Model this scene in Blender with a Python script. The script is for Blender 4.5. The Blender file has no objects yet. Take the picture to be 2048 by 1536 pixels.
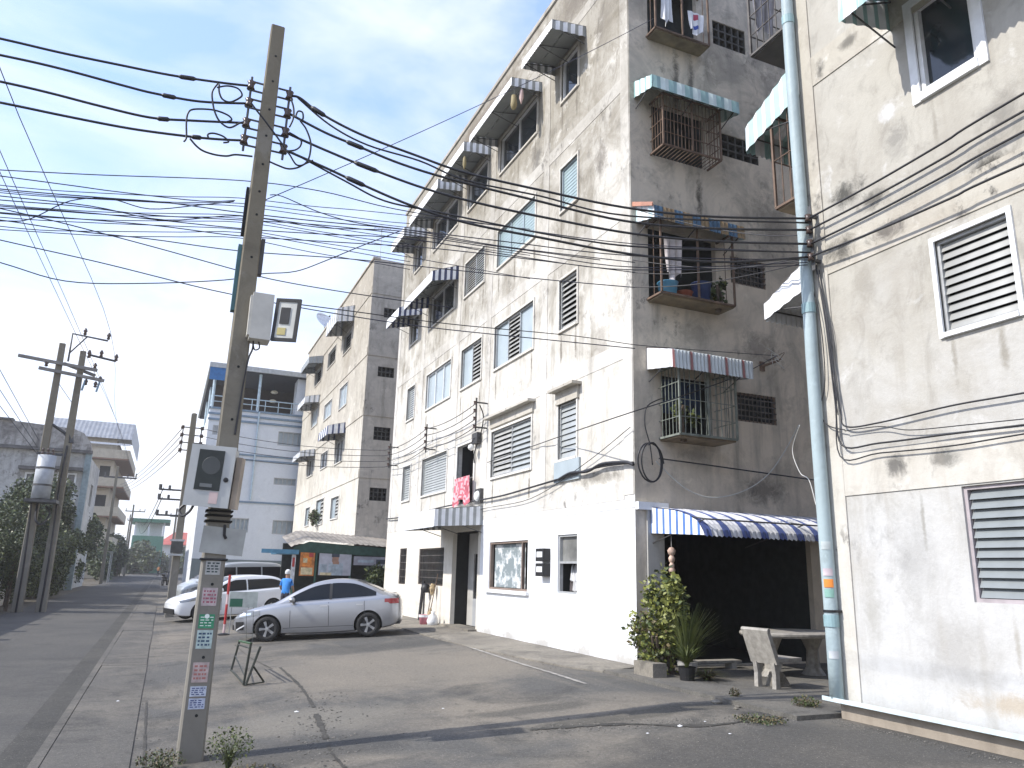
import bpy, bmesh, math, random
import numpy as np
from mathutils import Vector, Matrix
rnd = random.Random(7)
SC = bpy.context.scene
COL = SC.collection
R = math.radians

# ------------------------------------------------------------------ camera
FPX, YAW, PITCH, ROLL, CAMZ = 1529.0, 23.562, 13.865, 1.442, 1.6
def cam_axes():
    y, p, r = R(YAW), R(PITCH), R(ROLL)
    f = Vector((math.sin(y) * math.cos(p), math.cos(y) * math.cos(p), math.sin(p)))
    ri = Vector((math.cos(y), -math.sin(y), 0)); u = ri.cross(f)
    return ri * math.cos(r) + u * math.sin(r), -ri * math.sin(r) + u * math.cos(r), f
AX = cam_axes()
cam = bpy.data.cameras.new("camera"); camo = bpy.data.objects.new("camera", cam); COL.objects.link(camo)
camo.matrix_world = Matrix(((AX[0].x, AX[1].x, -AX[2].x, 0), (AX[0].y, AX[1].y, -AX[2].y, 0), (AX[0].z, AX[1].z, -AX[2].z, CAMZ), (0, 0, 0, 1)))
cam.sensor_width = 36; cam.lens = FPX / 2048 * 36; cam.clip_end = 3000; cam.clip_start = .05
SC.camera = camo

# ------------------------------------------------------------------ light
SUN_EL, SUN_AZ = 41.0, 5.0          # the sun stands over the far side of the street, a touch down the road
d = Vector((math.cos(R(SUN_EL)) * math.cos(R(SUN_AZ)), -math.cos(R(SUN_EL)) * math.sin(R(SUN_AZ)), -math.sin(R(SUN_EL))))
sl = bpy.data.lights.new("sun", 'SUN'); sl.energy = 3.8; sl.angle = R(.55); sl.color = (1, .955, .885)
so = bpy.data.objects.new("sun", sl); COL.objects.link(so); so.rotation_euler = d.to_track_quat('-Z', 'Y').to_euler(); so.location = (-20, 5, 30)
W = bpy.data.worlds.new("World"); SC.world = W; W.use_nodes = True
nt = W.node_tree; N = nt.nodes; L = nt.links
bg = N["Background"]; bg.inputs[1].default_value = .15
sky = N.new("ShaderNodeTexSky"); sky.sky_type = 'NISHITA'; sky.sun_disc = False
sky.sun_elevation = R(SUN_EL); sky.sun_rotation = R(-(90 - SUN_AZ)); sky.air_density = 1.0; sky.dust_density = .6; sky.ozone_density = 2.5
tc = N.new("ShaderNodeTexCoord")
mp = N.new("ShaderNodeMapping"); mp.inputs['Scale'].default_value = (1.2, 1.2, 3.2); mp.inputs['Location'].default_value = (.35, .1, .2)
n1 = N.new("ShaderNodeTexNoise"); n1.inputs['Scale'].default_value = 1.7; n1.inputs['Detail'].default_value = 7; n1.inputs['Roughness'].default_value = .55; n1.inputs['Distortion'].default_value = .6
sx = N.new("ShaderNodeSeparateXYZ")
L.new(tc.outputs['Generated'], mp.inputs[0]); L.new(mp.outputs[0], n1.inputs['Vector']); L.new(tc.outputs['Generated'], sx.inputs[0])
r1 = N.new("ShaderNodeMapRange"); r1.inputs[1].default_value = .42; r1.inputs[2].default_value = .66; r1.inputs[3].default_value = .0; r1.inputs[4].default_value = 1.0
r2 = N.new("ShaderNodeMapRange"); r2.inputs[1].default_value = .04; r2.inputs[2].default_value = .46; r2.inputs[3].default_value = .8; r2.inputs[4].default_value = 0.0
L.new(n1.outputs['Fac'], r1.inputs[0]); L.new(sx.outputs['Z'], r2.inputs[0])
ad = N.new("ShaderNodeMath"); ad.operation = 'MAXIMUM'
a2 = N.new("ShaderNodeMath"); a2.operation = 'ADD'; a2.use_clamp = True
ml = N.new("ShaderNodeMath"); ml.operation = 'MULTIPLY'; ml.inputs[1].default_value = .62
L.new(r1.outputs[0], ml.inputs[0]); L.new(ml.outputs[0], a2.inputs[0]); L.new(r2.outputs[0], a2.inputs[1])
mx = N.new("ShaderNodeMix"); mx.data_type = 'RGBA'; mx.inputs[7].default_value = (6.0, 6.1, 6.6, 1)
gl = N.new("ShaderNodeMix"); gl.data_type = 'RGBA'; gl.blend_type = 'ADD'; gl.inputs[0].default_value = 1; gl.inputs[7].default_value = (1.25, 1.65, 3.0, 1)   # thin veil of high cloud
L.new(a2.outputs[0], mx.inputs[0]); L.new(sky.outputs[0], gl.inputs[6]); L.new(gl.outputs[2], mx.inputs[6]); L.new(mx.outputs[2], bg.inputs[0])
SC.view_settings.view_transform = 'Standard'; SC.view_settings.look = 'None'; SC.view_settings.gamma = 1; SC.view_settings.exposure = 0.55
SC.view_settings.use_curve_mapping = False

# ------------------------------------------------------------------ pixel -> place (used only while laying things out)
C0 = Vector((0, 0, CAMZ))
def ray(x, y):
    return AX[0] * ((x - 1024) / FPX) + AX[1] * (-(y - 768) / FPX) + AX[2]
def onX(x, y, X): r = ray(x, y); return C0 + r * (X / r.x)
def onY(x, y, Y): r = ray(x, y); return C0 + r * (Y / r.y)
def onZ(x, y, Z=0): r = ray(x, y); return C0 + r * ((Z - CAMZ) / r.z)

# the yard falls from the buildings (z = 0) to the street, which lies 0.40 m lower
STREET_Z = -.40
def gz(x): return STREET_Z * max(0., min(1., (6.3 - x) / 6.2))
def onG(x, y, up=0.):
    z = -.2
    for _ in range(30): z = gz(onZ(x, y, z).x)
    return onZ(x, y, z + up)
U = 1.25                                   # street side things were drafted in units of 1.25 m
def road(p): return Vector((p[0] * U, p[1] * U, p[2] * U + STREET_Z))
def to_road(T):
    T.location = road(T.location); T.scale = (U, U, U)
    return T
# ------------------------------------------------------------------ materials
MATS = {}
def newmat(name):
    m = bpy.data.materials.new(name); m.use_nodes = True
    return m, m.node_tree.nodes, m.node_tree.links, m.node_tree.nodes["Principled BSDF"]
def mat(name, col, rough=.7, metal=0., var=.18, scale=6., bump=0., coat=0., spec=None, alpha=None, trans=0.):
    if name in MATS: return MATS[name]
    m, n, l, b = newmat(name)
    b.inputs['Roughness'].default_value = rough; b.inputs['Metallic'].default_value = metal
    if coat: b.inputs['Coat Weight'].default_value = coat; b.inputs['Coat Roughness'].default_value = .08
    if spec is not None: b.inputs['Specular IOR Level'].default_value = spec
    if trans: b.inputs['Transmission Weight'].default_value = trans
    if var > 0:
        t = n.new("ShaderNodeTexCoord"); z = n.new("ShaderNodeTexNoise"); z.inputs['Scale'].default_value = scale; z.inputs['Detail'].default_value = 6
        l.new(t.outputs['Object'], z.inputs['Vector'])
        mr = n.new("ShaderNodeMapRange"); mr.inputs[1].default_value = .3; mr.inputs[2].default_value = .7
        mr.inputs[3].default_value = 1 - var; mr.inputs[4].default_value = 1 + var
        l.new(z.outputs['Fac'], mr.inputs[0])
        v = n.new("ShaderNodeVectorMath"); v.operation = 'SCALE'; v.inputs[0].default_value = col[:3]
        l.new(mr.outputs[0], v.inputs['Scale']); l.new(v.outputs[0], b.inputs['Base Color'])
        if bump:
            bp = n.new("ShaderNodeBump"); bp.inputs['Strength'].default_value = bump; bp.inputs['Distance'].default_value = .02
            l.new(z.outputs['Fac'], bp.inputs['Height']); l.new(bp.outputs[0], b.inputs['Normal'])
    else:
        b.inputs['Base Color'].default_value = (*col[:3], 1)
    MATS[name] = m
    return m
def mixn(n, l, a, b, f, blend='MIX'):
    x = n.new("ShaderNodeMix"); x.data_type = 'RGBA'; x.blend_type = blend
    for sock, val in ((x.inputs[6], a), (x.inputs[7], b), (x.inputs[0], f)):
        if isinstance(val, (tuple, list)): sock.default_value = (*val[:3], 1)
        elif isinstance(val, (int, float)): sock.default_value = val
        else: l.new(val, sock)
    return x.outputs[2]
def noise(n, l, vec, scale, detail=5, rough=.55, sc=None, dist=0.):
    if sc or True:
        m = n.new("ShaderNodeMapping"); m.inputs['Scale'].default_value = sc or (1, 1, 1); l.new(vec, m.inputs[0]); vec = m.outputs[0]
    z = n.new("ShaderNodeTexNoise"); z.inputs['Scale'].default_value = scale; z.inputs['Detail'].default_value = detail
    z.inputs['Roughness'].default_value = rough; z.inputs['Distortion'].default_value = dist; l.new(vec, z.inputs['Vector'])
    return z.outputs['Fac']
def ramp(n, l, v, a, b, lo=0., hi=1.):
    m = n.new("ShaderNodeMapRange"); l.new(v, m.inputs[0])
    for i, x in enumerate((a, b, lo, hi)): m.inputs[i + 1].default_value = x
    return m.outputs[0]
def mul(n, l, a, b):
    m = n.new("ShaderNodeMath"); m.operation = 'MULTIPLY'
    for i, x in enumerate((a, b)):
        if isinstance(x, (int, float)): m.inputs[i].default_value = x
        else: l.new(x, m.inputs[i])
    return m.outputs[0]
def plaster(name, lo, hi, dirt, z0, z1, mold=.6, streak=.5, moldcol=(.09, .085, .08), patch=.5, rough=.88, spots=(), runs=()):
    """weathered painted render: paint lo at the foot, dirtier hi towards the roof, rain streaks, mould spots"""
    if name in MATS: return MATS[name]
    m, n, l, b = newmat(name)
    g = n.new("ShaderNodeNewGeometry").outputs['Position']
    s = n.new("ShaderNodeSeparateXYZ"); l.new(g, s.inputs[0])
    big = noise(n, l, g, .45, 6, .6)
    zz = n.new("ShaderNodeMath"); zz.operation = 'ADD'; l.new(s.outputs['Z'], zz.inputs[0]); l.new(ramp(n, l, big, .25, .75, -2.6, 2.6), zz.inputs[1])
    c = mixn(n, l, lo, hi, ramp(n, l, zz.outputs[0], z0, z1))
    top = ramp(n, l, zz.outputs[0], z0 - 1, z1, .38, 1.)
    c = mixn(n, l, c, dirt, mul(n, l, mul(n, l, ramp(n, l, noise(n, l, g, .8, 8, .68, dist=.8), .44, .64), top), patch))
    c = mixn(n, l, c, tuple(x * .6 for x in dirt), mul(n, l, mul(n, l, ramp(n, l, noise(n, l, g, 1.9, 8, .7, (1, 1.3, .8), .9), .52, .68), top), patch * .8))
    c = mixn(n, l, c, tuple(min(x * 1.12 + .05, .8) for x in lo), mul(n, l, ramp(n, l, noise(n, l, g, 1.4, 7, .7, (1, 1, 1.2), .4), .58, .66), .45))
    nsh = noise(n, l, g, 4.2, 8, .82, dist=.6) if spots else None
    for (cy, cz, ry, rz, scol, amt, axis) in spots:         # stains with a place and outline of their own
        e = n.new("ShaderNodeVectorMath"); e.operation = 'SUBTRACT'; l.new(g, e.inputs[0]); e.inputs[1].default_value = (cy, 0, cz) if axis == 'X' else (0, cy, cz)
        k = n.new("ShaderNodeVectorMath"); k.operation = 'MULTIPLY'; l.new(e.outputs[0], k.inputs[0]); k.inputs[1].default_value = (1 / ry, 0, 1 / rz) if axis == 'X' else (0, 1 / ry, 1 / rz)
        ln = n.new("ShaderNodeVectorMath"); ln.operation = 'LENGTH'; l.new(k.outputs[0], ln.inputs[0])
        nn = n.new("ShaderNodeMath"); nn.operation = 'ADD'; l.new(ramp(n, l, ln.outputs['Value'], .0, 1.5, .30, -.40), nn.inputs[0]); l.new(nsh, nn.inputs[1])
        c = mixn(n, l, c, scol, mul(n, l, ramp(n, l, nn.outputs[0], .46, .72), amt))
    st = noise(n, l, g, 2.2, 5, .6, (1.6, 1.6, .13))
    c = mixn(n, l, c, dirt, mul(n, l, mul(n, l, ramp(n, l, st, .5, .74), ramp(n, l, big, .35, .6)), streak))
    fine = noise(n, l, g, 9, 6, .7)
    c = mixn(n, l, c, (.5, .5, .5), ramp(n, l, fine, .3, .7, .12, 0.), 'MULTIPLY')
    ms = mul(n, l, ramp(n, l, noise(n, l, g, 4.5, 8, .72, (1, 1, .7)), .53, .64), ramp(n, l, noise(n, l, g, .55, 3, .5, (1, 1, 1.5), .3), .52, .66))
    c = mixn(n, l, c, moldcol, mul(n, l, ms, mold))
    l.new(c, b.inputs['Base Color']); b.inputs['Roughness'].default_value = rough; b.inputs['Specular IOR Level'].default_value = .25
    bp = n.new("ShaderNodeBump"); bp.inputs['Strength'].default_value = .25; bp.inputs['Distance'].default_value = .03
    l.new(noise(n, l, g, 14, 6, .65), bp.inputs['Height']); l.new(bp.outputs[0], b.inputs['Normal'])
    MATS[name] = m
    return m
def ground_mat(name, base, sandy, dark, sand=.6, patch=.5, sc=1., spots=()):
    if name in MATS: return MATS[name]
    m, n, l, b = newmat(name)
    g = n.new("ShaderNodeNewGeometry").outputs['Position']
    c = mixn(n, l, base, sandy, mul(n, l, ramp(n, l, noise(n, l, g, .33 * sc, 6, .6, dist=.7), .42, .66), sand))
    c = mixn(n, l, c, dark, mul(n, l, ramp(n, l, noise(n, l, g, .7 * sc, 7, .65, dist=.9), .5, .68), patch))
    c = mixn(n, l, c, sandy, mul(n, l, ramp(n, l, noise(n, l, g, 1.1 * sc, 6, .7, (2.2, .35, 1)), .52, .72), .45 * sand))
    nsh = noise(n, l, g, 1.3, 8, .7, dist=.5) if spots else None
    for (cx, cy, rx, ry, scol, amt) in spots:
        e = n.new("ShaderNodeVectorMath"); e.operation = 'SUBTRACT'; l.new(g, e.inputs[0]); e.inputs[1].default_value = (cx, cy, 0)
        k = n.new("ShaderNodeVectorMath"); k.operation = 'MULTIPLY'; l.new(e.outputs[0], k.inputs[0]); k.inputs[1].default_value = (1 / rx, 1 / ry, 0)
        ln = n.new("ShaderNodeVectorMath"); ln.operation = 'LENGTH'; l.new(k.outputs[0], ln.inputs[0])
        nn = n.new("ShaderNodeMath"); nn.operation = 'ADD'; l.new(ramp(n, l, ln.outputs['Value'], .3, 1.4, .4, -.4), nn.inputs[0]); l.new(nsh, nn.inputs[1])
        c = mixn(n, l, c, scol, mul(n, l, ramp(n, l, nn.outputs[0], .42, .72), amt))
    c = mixn(n, l, c, (.35, .35, .35), ramp(n, l, noise(n, l, g, 24, 6, .85), .36, .62, .6, 0.), 'MULTIPLY')
    c = mixn(n, l, c, (.5, .46, .4), ramp(n, l, noise(n, l, g, 55, 3, .7), .62, .70, 0., .5))
    l.new(c, b.inputs['Base Color']); b.inputs['Roughness'].default_value = .9; b.inputs['Specular IOR Level'].default_value = .25
    bp = n.new("ShaderNodeBump"); bp.inputs['Strength'].default_value = .5; bp.inputs['Distance'].default_value = .02
    l.new(noise(n, l, g, 26, 6, .75), bp.inputs['Height']); l.new(bp.outputs[0], b.inputs['Normal'])
    MATS[name] = m
    return m

# ------------------------------------------------------------------ mesh builder
class MB:
    def __init__(s): s.v = []; s.f = []; s.mi = []
    def quad(s, a, b, c, e, m=0):
        k = len(s.v); s.v += [tuple(a), tuple(b), tuple(c), tuple(e)]; s.f.append((k, k + 1, k + 2, k + 3)); s.mi.append(m)
    def poly(s, pts, m=0):
        k = len(s.v); s.v += [tuple(p) for p in pts]; s.f.append(tuple(range(k, k + len(pts)))); s.mi.append(m)
    def box(s, a, b, m=0, xf=None):
        x0, x1 = sorted((a[0], b[0])); y0, y1 = sorted((a[1], b[1])); z0, z1 = sorted((a[2], b[2]))
        P = [(x0, y0, z0), (x1, y0, z0), (x1, y1, z0), (x0, y1, z0), (x0, y0, z1), (x1, y0, z1), (x1, y1, z1), (x0, y1, z1)]
        if xf: P = [tuple(xf @ Vector(p)) for p in P]
        k = len(s.v); s.v += P
        for q in ((0, 3, 2, 1), (4, 5, 6, 7), (0, 1, 5, 4), (1, 2, 6, 5), (2, 3, 7, 6), (3, 0, 4, 7)):
            s.f.append(tuple(k + i for i in q)); s.mi.append(m)
        return s
    def frustum(s, p0, p1, h0, h1, m=0, xf=None, bev=.0):
        """square taper from p0 to p1 (vertical)"""
        k = len(s.v); P = []
        for p, h in ((p0, h0), (p1, h1)):
            c = bev
            for sx_, sy_ in (((-1 + c), -1), ((1 - c), -1), (1, -1 + c), (1, 1 - c), (1 - c, 1), (-1 + c, 1), (-1, 1 - c), (-1, -1 + c)):
                P.append((p[0] + sx_ * h[0], p[1] + sy_ * h[1], p[2]))
        if xf: P = [tuple(xf @ Vector(p)) for p in P]
        s.v += P
        for i in range(8):
            j = (i + 1) % 8; s.f.append((k + i, k + j, k + 8 + j, k + 8 + i)); s.mi.append(m)
        s.f.append(tuple(k + 7 - i for i in range(8))); s.f.append(tuple(k + 8 + i for i in range(8))); s.mi += [m, m]
        return s
    def tube(s, pts, r, n=6, m=0, cap=True):
        pts = [Vector(p) for p in pts]; rs = r if isinstance(r, (list, tuple)) else [r] * len(pts)
        k = len(s.v); prev = None
        for i, p in enumerate(pts):
            t = (pts[min(i + 1, len(pts) - 1)] - pts[max(i - 1, 0)]); t = t.normalized() if t.length > 1e-9 else Vector((0, 0, 1))
            if prev is None:
                a = t.orthogonal().normalized()
            else:
                a = (prev - t * prev.dot(t)); a = a.normalized() if a.length > 1e-6 else t.orthogonal().normalized()
            prev = a; bb = t.cross(a)
            for j in range(n):
                w = 2 * math.pi * j / n; s.v.append(tuple(p + (a * math.cos(w) + bb * math.sin(w)) * rs[i]))
        for i in range(len(pts) - 1):
            for j in range(n):
                s.f.append((k + i * n + j, k + i * n + (j + 1) % n, k + (i + 1) * n + (j + 1) % n, k + (i + 1) * n + j)); s.mi.append(m)
        if cap:
            s.f.append(tuple(k + n - 1 - j for j in range(n))); s.f.append(tuple(k + (len(pts) - 1) * n + j for j in range(n))); s.mi += [m, m]
        return s
    def cyl(s, a, b, r, n=12, m=0): return s.tube([a, b], r, n, m)
    def lathe(s, prof, n=20, m=0, o=(0, 0, 0), xf=None):
        k = len(s.v)
        for (r, z) in prof:
            for j in range(n):
                w = 2 * math.pi * j / n; p = Vector((o[0] + r * math.cos(w), o[1] + r * math.sin(w), o[2] + z)); s.v.append(tuple(xf @ p if xf else p))
        for i in range(len(prof) - 1):
            for j in range(n):
                s.f.append((k + i * n + j, k + i * n + (j + 1) % n, k + (i + 1) * n + (j + 1) % n, k + (i + 1) * n + j)); s.mi.append(m)
        return s
    def build(s, name, mats, parent=None, smooth=False, weld=False, label=None):
        me = bpy.data.meshes.new(name); me.from_pydata(s.v, [], s.f)
        for x in (mats if isinstance(mats, (list, tuple)) else [mats]): me.materials.append(x)
        me.polygons.foreach_set("material_index", s.mi)
        if weld:
            bm = bmesh.new(); bm.from_mesh(me); bmesh.ops.remove_doubles(bm, verts=bm.verts, dist=1e-4); bmesh.ops.recalc_face_normals(bm, faces=bm.faces); bm.to_mesh(me); bm.free()
        if smooth:
            me.polygons.foreach_set("use_smooth", [True] * len(me.polygons))
        me.update()
        o = bpy.data.objects.new(name, me); COL.objects.link(o)
        if parent is not None: o.parent = parent
        if label: o["label"] = label
        return o
def tag(o, label=None, cat=None, group=None, kind=None):
    if label: o["label"] = label
    if cat: o["category"] = cat
    if group: o["group"] = group
    if kind: o["kind"] = kind
    return o
def thing(name, label, cat, loc=(0, 0, 0), rz=0., group=None):
    o = bpy.data.objects.new(name, None); COL.objects.link(o); o.empty_display_size = .2
    o.location = loc; o.rotation_euler = (0, 0, rz)
    return tag(o, label, cat, group)
def local(o, p):           # world point -> the thing's own space (things used with this carry no rotation)
    return Vector(p) - Vector(o.location)
def share(o, name, parent, off):
    c = o.copy(); c.name = name; COL.objects.link(c); c.parent = parent; c.location = Vector(o.location) + Vector(off)
    return c
def smooth_path(pts, k=6):
    pts = [Vector(p) for p in pts]
    if len(pts) < 3: return pts
    out = []
    for i in range(len(pts) - 1):
        p0, p1, p2, p3 = pts[max(i - 1, 0)], pts[i], pts[i + 1], pts[min(i + 2, len(pts) - 1)]
        for j in range(k):
            t = j / k
            out.append(.5 * ((2 * p1) + (p2 - p0) * t + (2 * p0 - 5 * p1 + 4 * p2 - p3) * t * t + (3 * p1 - p0 - 3 * p2 + p3) * t ** 3))
    return out + [pts[-1]]
def sag(a, b, s, k=14):
    a, b = Vector(a), Vector(b)
    return [a.lerp(b, i / k) - Vector((0, 0, 4 * s * (i / k) * (1 - i / k))) for i in range(k + 1)]
# ------------------------------------------------------------------ shared materials
M = {}
DRIPS = [(y, z - .42, .09, .7, (.17, .15, .12), .9, 'Y') for z, c in ((7.0, (14.3, 15.0, 16.6, 18.9, 20.1, 21.7, 25.2)), (10.0, (14.3, 15.05, 16.55, 17.8, 18.9, 20.1, 21.6, 23.5)), (13.0, (14.3, 15.05, 16.6, 17.7, 18.95, 20.2, 21.7, 24.0)), (4.0, (16.6, 18.9, 22.8, 25.2))) for y in c]
M['main_wall'] = plaster("main_wall", (.65, .625, .57), (.35, .325, .275), (.225, .20, .155), 7.5, 13.5, .6, .85, patch=.95, spots=[(17.2, 5.85, .9, .35, (.16, .15, .13), .8, 'Y'), (13.2, 6.2, .5, .8, (.33, .30, .26), .7, 'Y'), (13.2, 10.5, .45, .8, (.22, .2, .17), .8, 'Y'), (14.0, 15.6, 3.5, .9, (.16, .14, .115), .85, 'Y'), (21, 15.9, 6, .7, (.17, .14, .11), .8, 'Y'), (13.0, 13.9, .6, 1.0, (.20, .18, .15), .7, 'Y'), (13.4, 3.5, 1.6, .22, (.2, .185, .16), .8, 'Y'), (16.5, 12.3, .5, .9, (.14, .13, .115), .8, 'Y')] + DRIPS)
M['main_beam'] = plaster("main_beam", (.66, .64, .595), (.42, .395, .345), (.27, .245, .205), 6.5, 14, .75, .6, patch=.75)
M['main_side'] = plaster("main_side", (.69, .61, .50), (.61, .54, .44), (.25, .235, .20), 1, 13, .8, .9, patch=.7, spots=[(8.95, 12.0, .16, 1.5, (.07, .065, .055), .85, 'X'), (9.35, 12.1, .14, 1.3, (.06, .055, .05), .85, 'X'), (9.45, 9.4, .14, .8, (.06, .055, .045), .9, 'X'), (10.9, 6.3, .8, .6, (.12, .11, .1), .6, 'X'), (10.8, 3.3, .9, .5, (.1, .095, .085), .7, 'X'), (11.4, 9.3, 1.0, 1.2, (.13, .125, .11), .6, 'X'), (9.2, 3.9, .7, .3, (.2, .19, .17), .6, 'X')])  # facade plaster again, coloured lighter and warmer to offset the bluish shade there
M['near_wall'] = plaster("near_wall", (.52, .518, .505), (.44, .42, .37), (.35, .325, .28), 2.4, 6.0, .25, .75, patch=.65, spots=[(6.75, 6.62, .42, .30, (.07, .068, .06), .95, 'Y'), (6.35, 6.35, .35, .22, (.09, .085, .075), .9, 'Y'), (4.85, 6.05, .35, .22, (.06, .057, .05), .95, 'Y'), (5.95, 7.0, .3, .45, (.22, .21, .19), .7, 'Y'), (6.0, 7.42, .22, .22, (.62, .62, .62), .9, 'Y'), (6.6, 5.3, .35, .5, (.3, .28, .24), .7, 'Y'), (4.6, 6.6, .4, .5, (.2, .19, .17), .7, 'Y'), (6.9, 1.3, .22, .8, (.38, .37, .34), .7, 'Y'), (5.3, .45, .9, .18, (.4, .33, .24), .7, 'Y'), (4.6, 1.0, .5, 1.2, (.6, .61, .61), .8, 'Y'), (6.3, 1.9, .5, .9, (.40, .395, .38), .8, 'Y'), (5.9, .9, .7, .6, (.38, .37, .35), .7, 'Y'), (4.95, 4.0, .08, .5, (.26, .24, .2), .8, 'Y'), (5.5, 4.0, .06, .5, (.28, .26, .22), .8, 'Y'), (5.4, 6.9, .06, .5, (.28, .26, .22), .8, 'Y'), (6.1, 2.3, .04, .5, (.3, .29, .26), .8, 'Y'), (5.2, 1.0, .05, .5, (.36, .34, .3), .8, 'Y')])
M['near_beam'] = plaster("near_beam", (.58, .56, .51), (.45, .42, .355), (.34, .30, .25), 2.5, 8, 1.0, .5, spots=[(6.9, 5.9, .4, .3, (.09, .085, .075), .9, 'Y'), (6.2, 5.85, .5, .2, (.11, .1, .09), .9, 'Y'), (7.0, 8.7, .12, .25, (.1, .095, .085), .9, 'Y'), (6.5, 8.8, .25, .15, (.15, .14, .12), .9, 'Y'), (6.4, 2.95, .22, .2, (.13, .125, .115), .9, 'Y'), (5.75, 2.95, .3, .18, (.15, .145, .13), .85, 'Y')])
M['far_wall'] = plaster("far_wall", (.66, .63, .56), (.40, .365, .30), (.27, .235, .19), 4, 14, .5, .7)
M['far_side'] = plaster("far_side", (.62, .56, .47), (.50, .45, .375), (.25, .225, .185), 2, 15, .9, .8)  # far block's shaded side, colour raised and warmed against the blue skylight
M['white_paint'] = plaster("white_paint", (.82, .83, .84), (.80, .81, .82), (.62, .615, .59), 20, 40, .0, .25, patch=.2, spots=[(y, .12, 1.0, .28, (.42, .40, .36), .8, 'Y') for y in (12.4, 14, 15.8, 17.5, 19)] + [(13.2, 1.6, .5, .5, (.68, .68, .67), .7, 'Y'), (15.9, .9, .8, .4, (.66, .66, .65), .7, 'Y')])
M['cream_paint'] = plaster("cream_paint", (.70, .66, .58), (.70, .66, .58), (.48, .43, .36), 20, 40, .15, .5)
M['grey_paint'] = plaster("grey_paint", (.36, .37, .38), (.36, .37, .38), (.22, .22, .22), 20, 40, .2, .5)
M['vent'] = mat('vent_concrete', (.06, .058, .052), .9, var=.3)
M['main_trim'] = plaster('main_trim', (.70, .68, .63), (.56, .53, .47), (.4, .36, .3), 5, 14, .3, .4)
M['pipe_col'] = plaster("pipe_col", (.46, .45, .42), (.46, .45, .42), (.3, .28, .26), 20, 40, .2, .5)
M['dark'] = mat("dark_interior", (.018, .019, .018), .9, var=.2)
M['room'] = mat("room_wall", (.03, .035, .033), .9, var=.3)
M['frame_white'] = mat("white_window_frame", (.72, .73, .73), .5, var=.1)
M['frame_grey'] = mat("aluminium_frame", (.42, .43, .43), .45, .3, .15)
M['frame_wood'] = mat("brown_frame", (.20, .15, .12), .7, var=.2)
M['grey_slat'] = mat('grey_louvre_glass', (.225, .245, .25), .3, var=.14, scale=2.5, spec=.5)
M['glass_slat'] = mat("louvre_glass", (.36, .38, .375), .3, var=.14, scale=2.5, spec=.6)
M['glass_slat_d'] = mat("louvre_glass_dusty", (.36, .36, .34), .35, var=.2, scale=3, spec=.5)
M['teal_slat'] = mat("teal_louvre_glass", (.34, .43, .44), .3, var=.12, scale=2, spec=.5)
M['pane_blue'] = mat("frosted_pane", (.36, .42, .45), .3, var=.1, scale=2, spec=.5)
M['pane_dark'] = mat("dark_pane", (.02, .027, .034), .08, var=.2, scale=2, spec=.7)
M['bars'] = mat("iron_bars", (.10, .09, .08), .6, .3, .3)
M['rust'] = mat("rusty_bars", (.15, .10, .07), .75, .2, .35)
M['greenbar'] = mat("green_grey_bars", (.20, .22, .19), .6, .2, .3)
M['aw_navy'] = mat("navy_stripe", (.035, .05, .13), .5, var=.2, scale=4)
M['aw_white'] = mat("white_stripe", (.72, .73, .74), .5, var=.12, scale=4)
M['aw_grey'] = mat("grey_stripe", (.27, .29, .30), .5, var=.2, scale=4)
M['aw_teal'] = mat("teal_stripe", (.30, .46, .45), .5, var=.15, scale=4)
M['aw_blue'] = mat("blue_stripe", (.07, .17, .45), .5, var=.15, scale=4)
M['aw_orange'] = mat("orange_stripe", (.42, .2, .13), .55, var=.2, scale=4)
M['aw_tan'] = mat("tan_stripe", (.23, .16, .08), .6, var=.2, scale=4)
M['aw_mid'] = mat("midblue_stripe", (.05, .11, .18), .55, var=.2, scale=4)
M['aw_red'] = mat("red_stripe", (.27, .11, .10), .55, var=.2, scale=4)
M['black'] = mat("black_rubber", (.012, .012, .013), .55, var=.2)
M['cable'] = mat("black_cable", (.014, .014, .017), .5, var=.15)
M['cable_thin'] = mat("thin_dark_cable", (.03, .03, .045), .5, var=.15)
M['wire_white'] = mat("pale_cable", (.50, .50, .47), .55, var=.1)
M['concrete'] = plaster("pole_concrete", (.23, .215, .185), (.22, .195, .145), (.15, .13, .095), 1, 6, .25, .5, patch=.5)
M['steel'] = mat("galvanised_steel", (.33, .34, .34), .5, .6, .2)
M['dsteel'] = mat("dark_steel", (.08, .08, .08), .55, .5, .25)
M['porcelain'] = mat("brown_insulator", (.07, .045, .035), .25, var=.2)
M['leaf1'] = mat("leaf_mid", (.062, .085, .024), .55, var=.35, scale=3)
M['leaf2'] = mat("leaf_light", (.105, .125, .03), .5, var=.3, scale=3)
M['leaf3'] = mat("leaf_dark", (.027, .042, .015), .6, var=.35, scale=3)
M['croton'] = mat('croton_leaf', (.20, .215, .05), .5, var=.35, scale=3)
M['leaf_red'] = mat("leaf_red", (.13, .10, .04), .5, var=.3, scale=3)
M['leaf_dry'] = mat("leaf_dry", (.12, .095, .05), .7, var=.3, scale=3)
M['bark'] = mat("bark", (.10, .075, .055), .9, var=.4, scale=9, bump=.4)
M['asphalt'] = ground_mat("old_asphalt", (.112, .109, .102), (.225, .20, .163), (.062, .061, .058), 1.0, .9, spots=[(6.0, 6.2, 3.4, 1.5, (.084, .081, .076), .8), (4.2, 14.5, 3.6, 3.2, (.23, .205, .168), .75), (2.0, 10.6, 1.6, 1.0, (.21, .195, .165), .7), (5.6, 8.6, 2.2, .35, (.085, .08, .068), .7), (4.6, 9.6, 1.0, .3, (.085, .081, .072), .7), (1.6, 9.0, 1.4, .8, (.07, .069, .066), .7), (4.5, 18.0, 3.5, 1.0, (.09, .087, .08), .7)])
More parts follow.
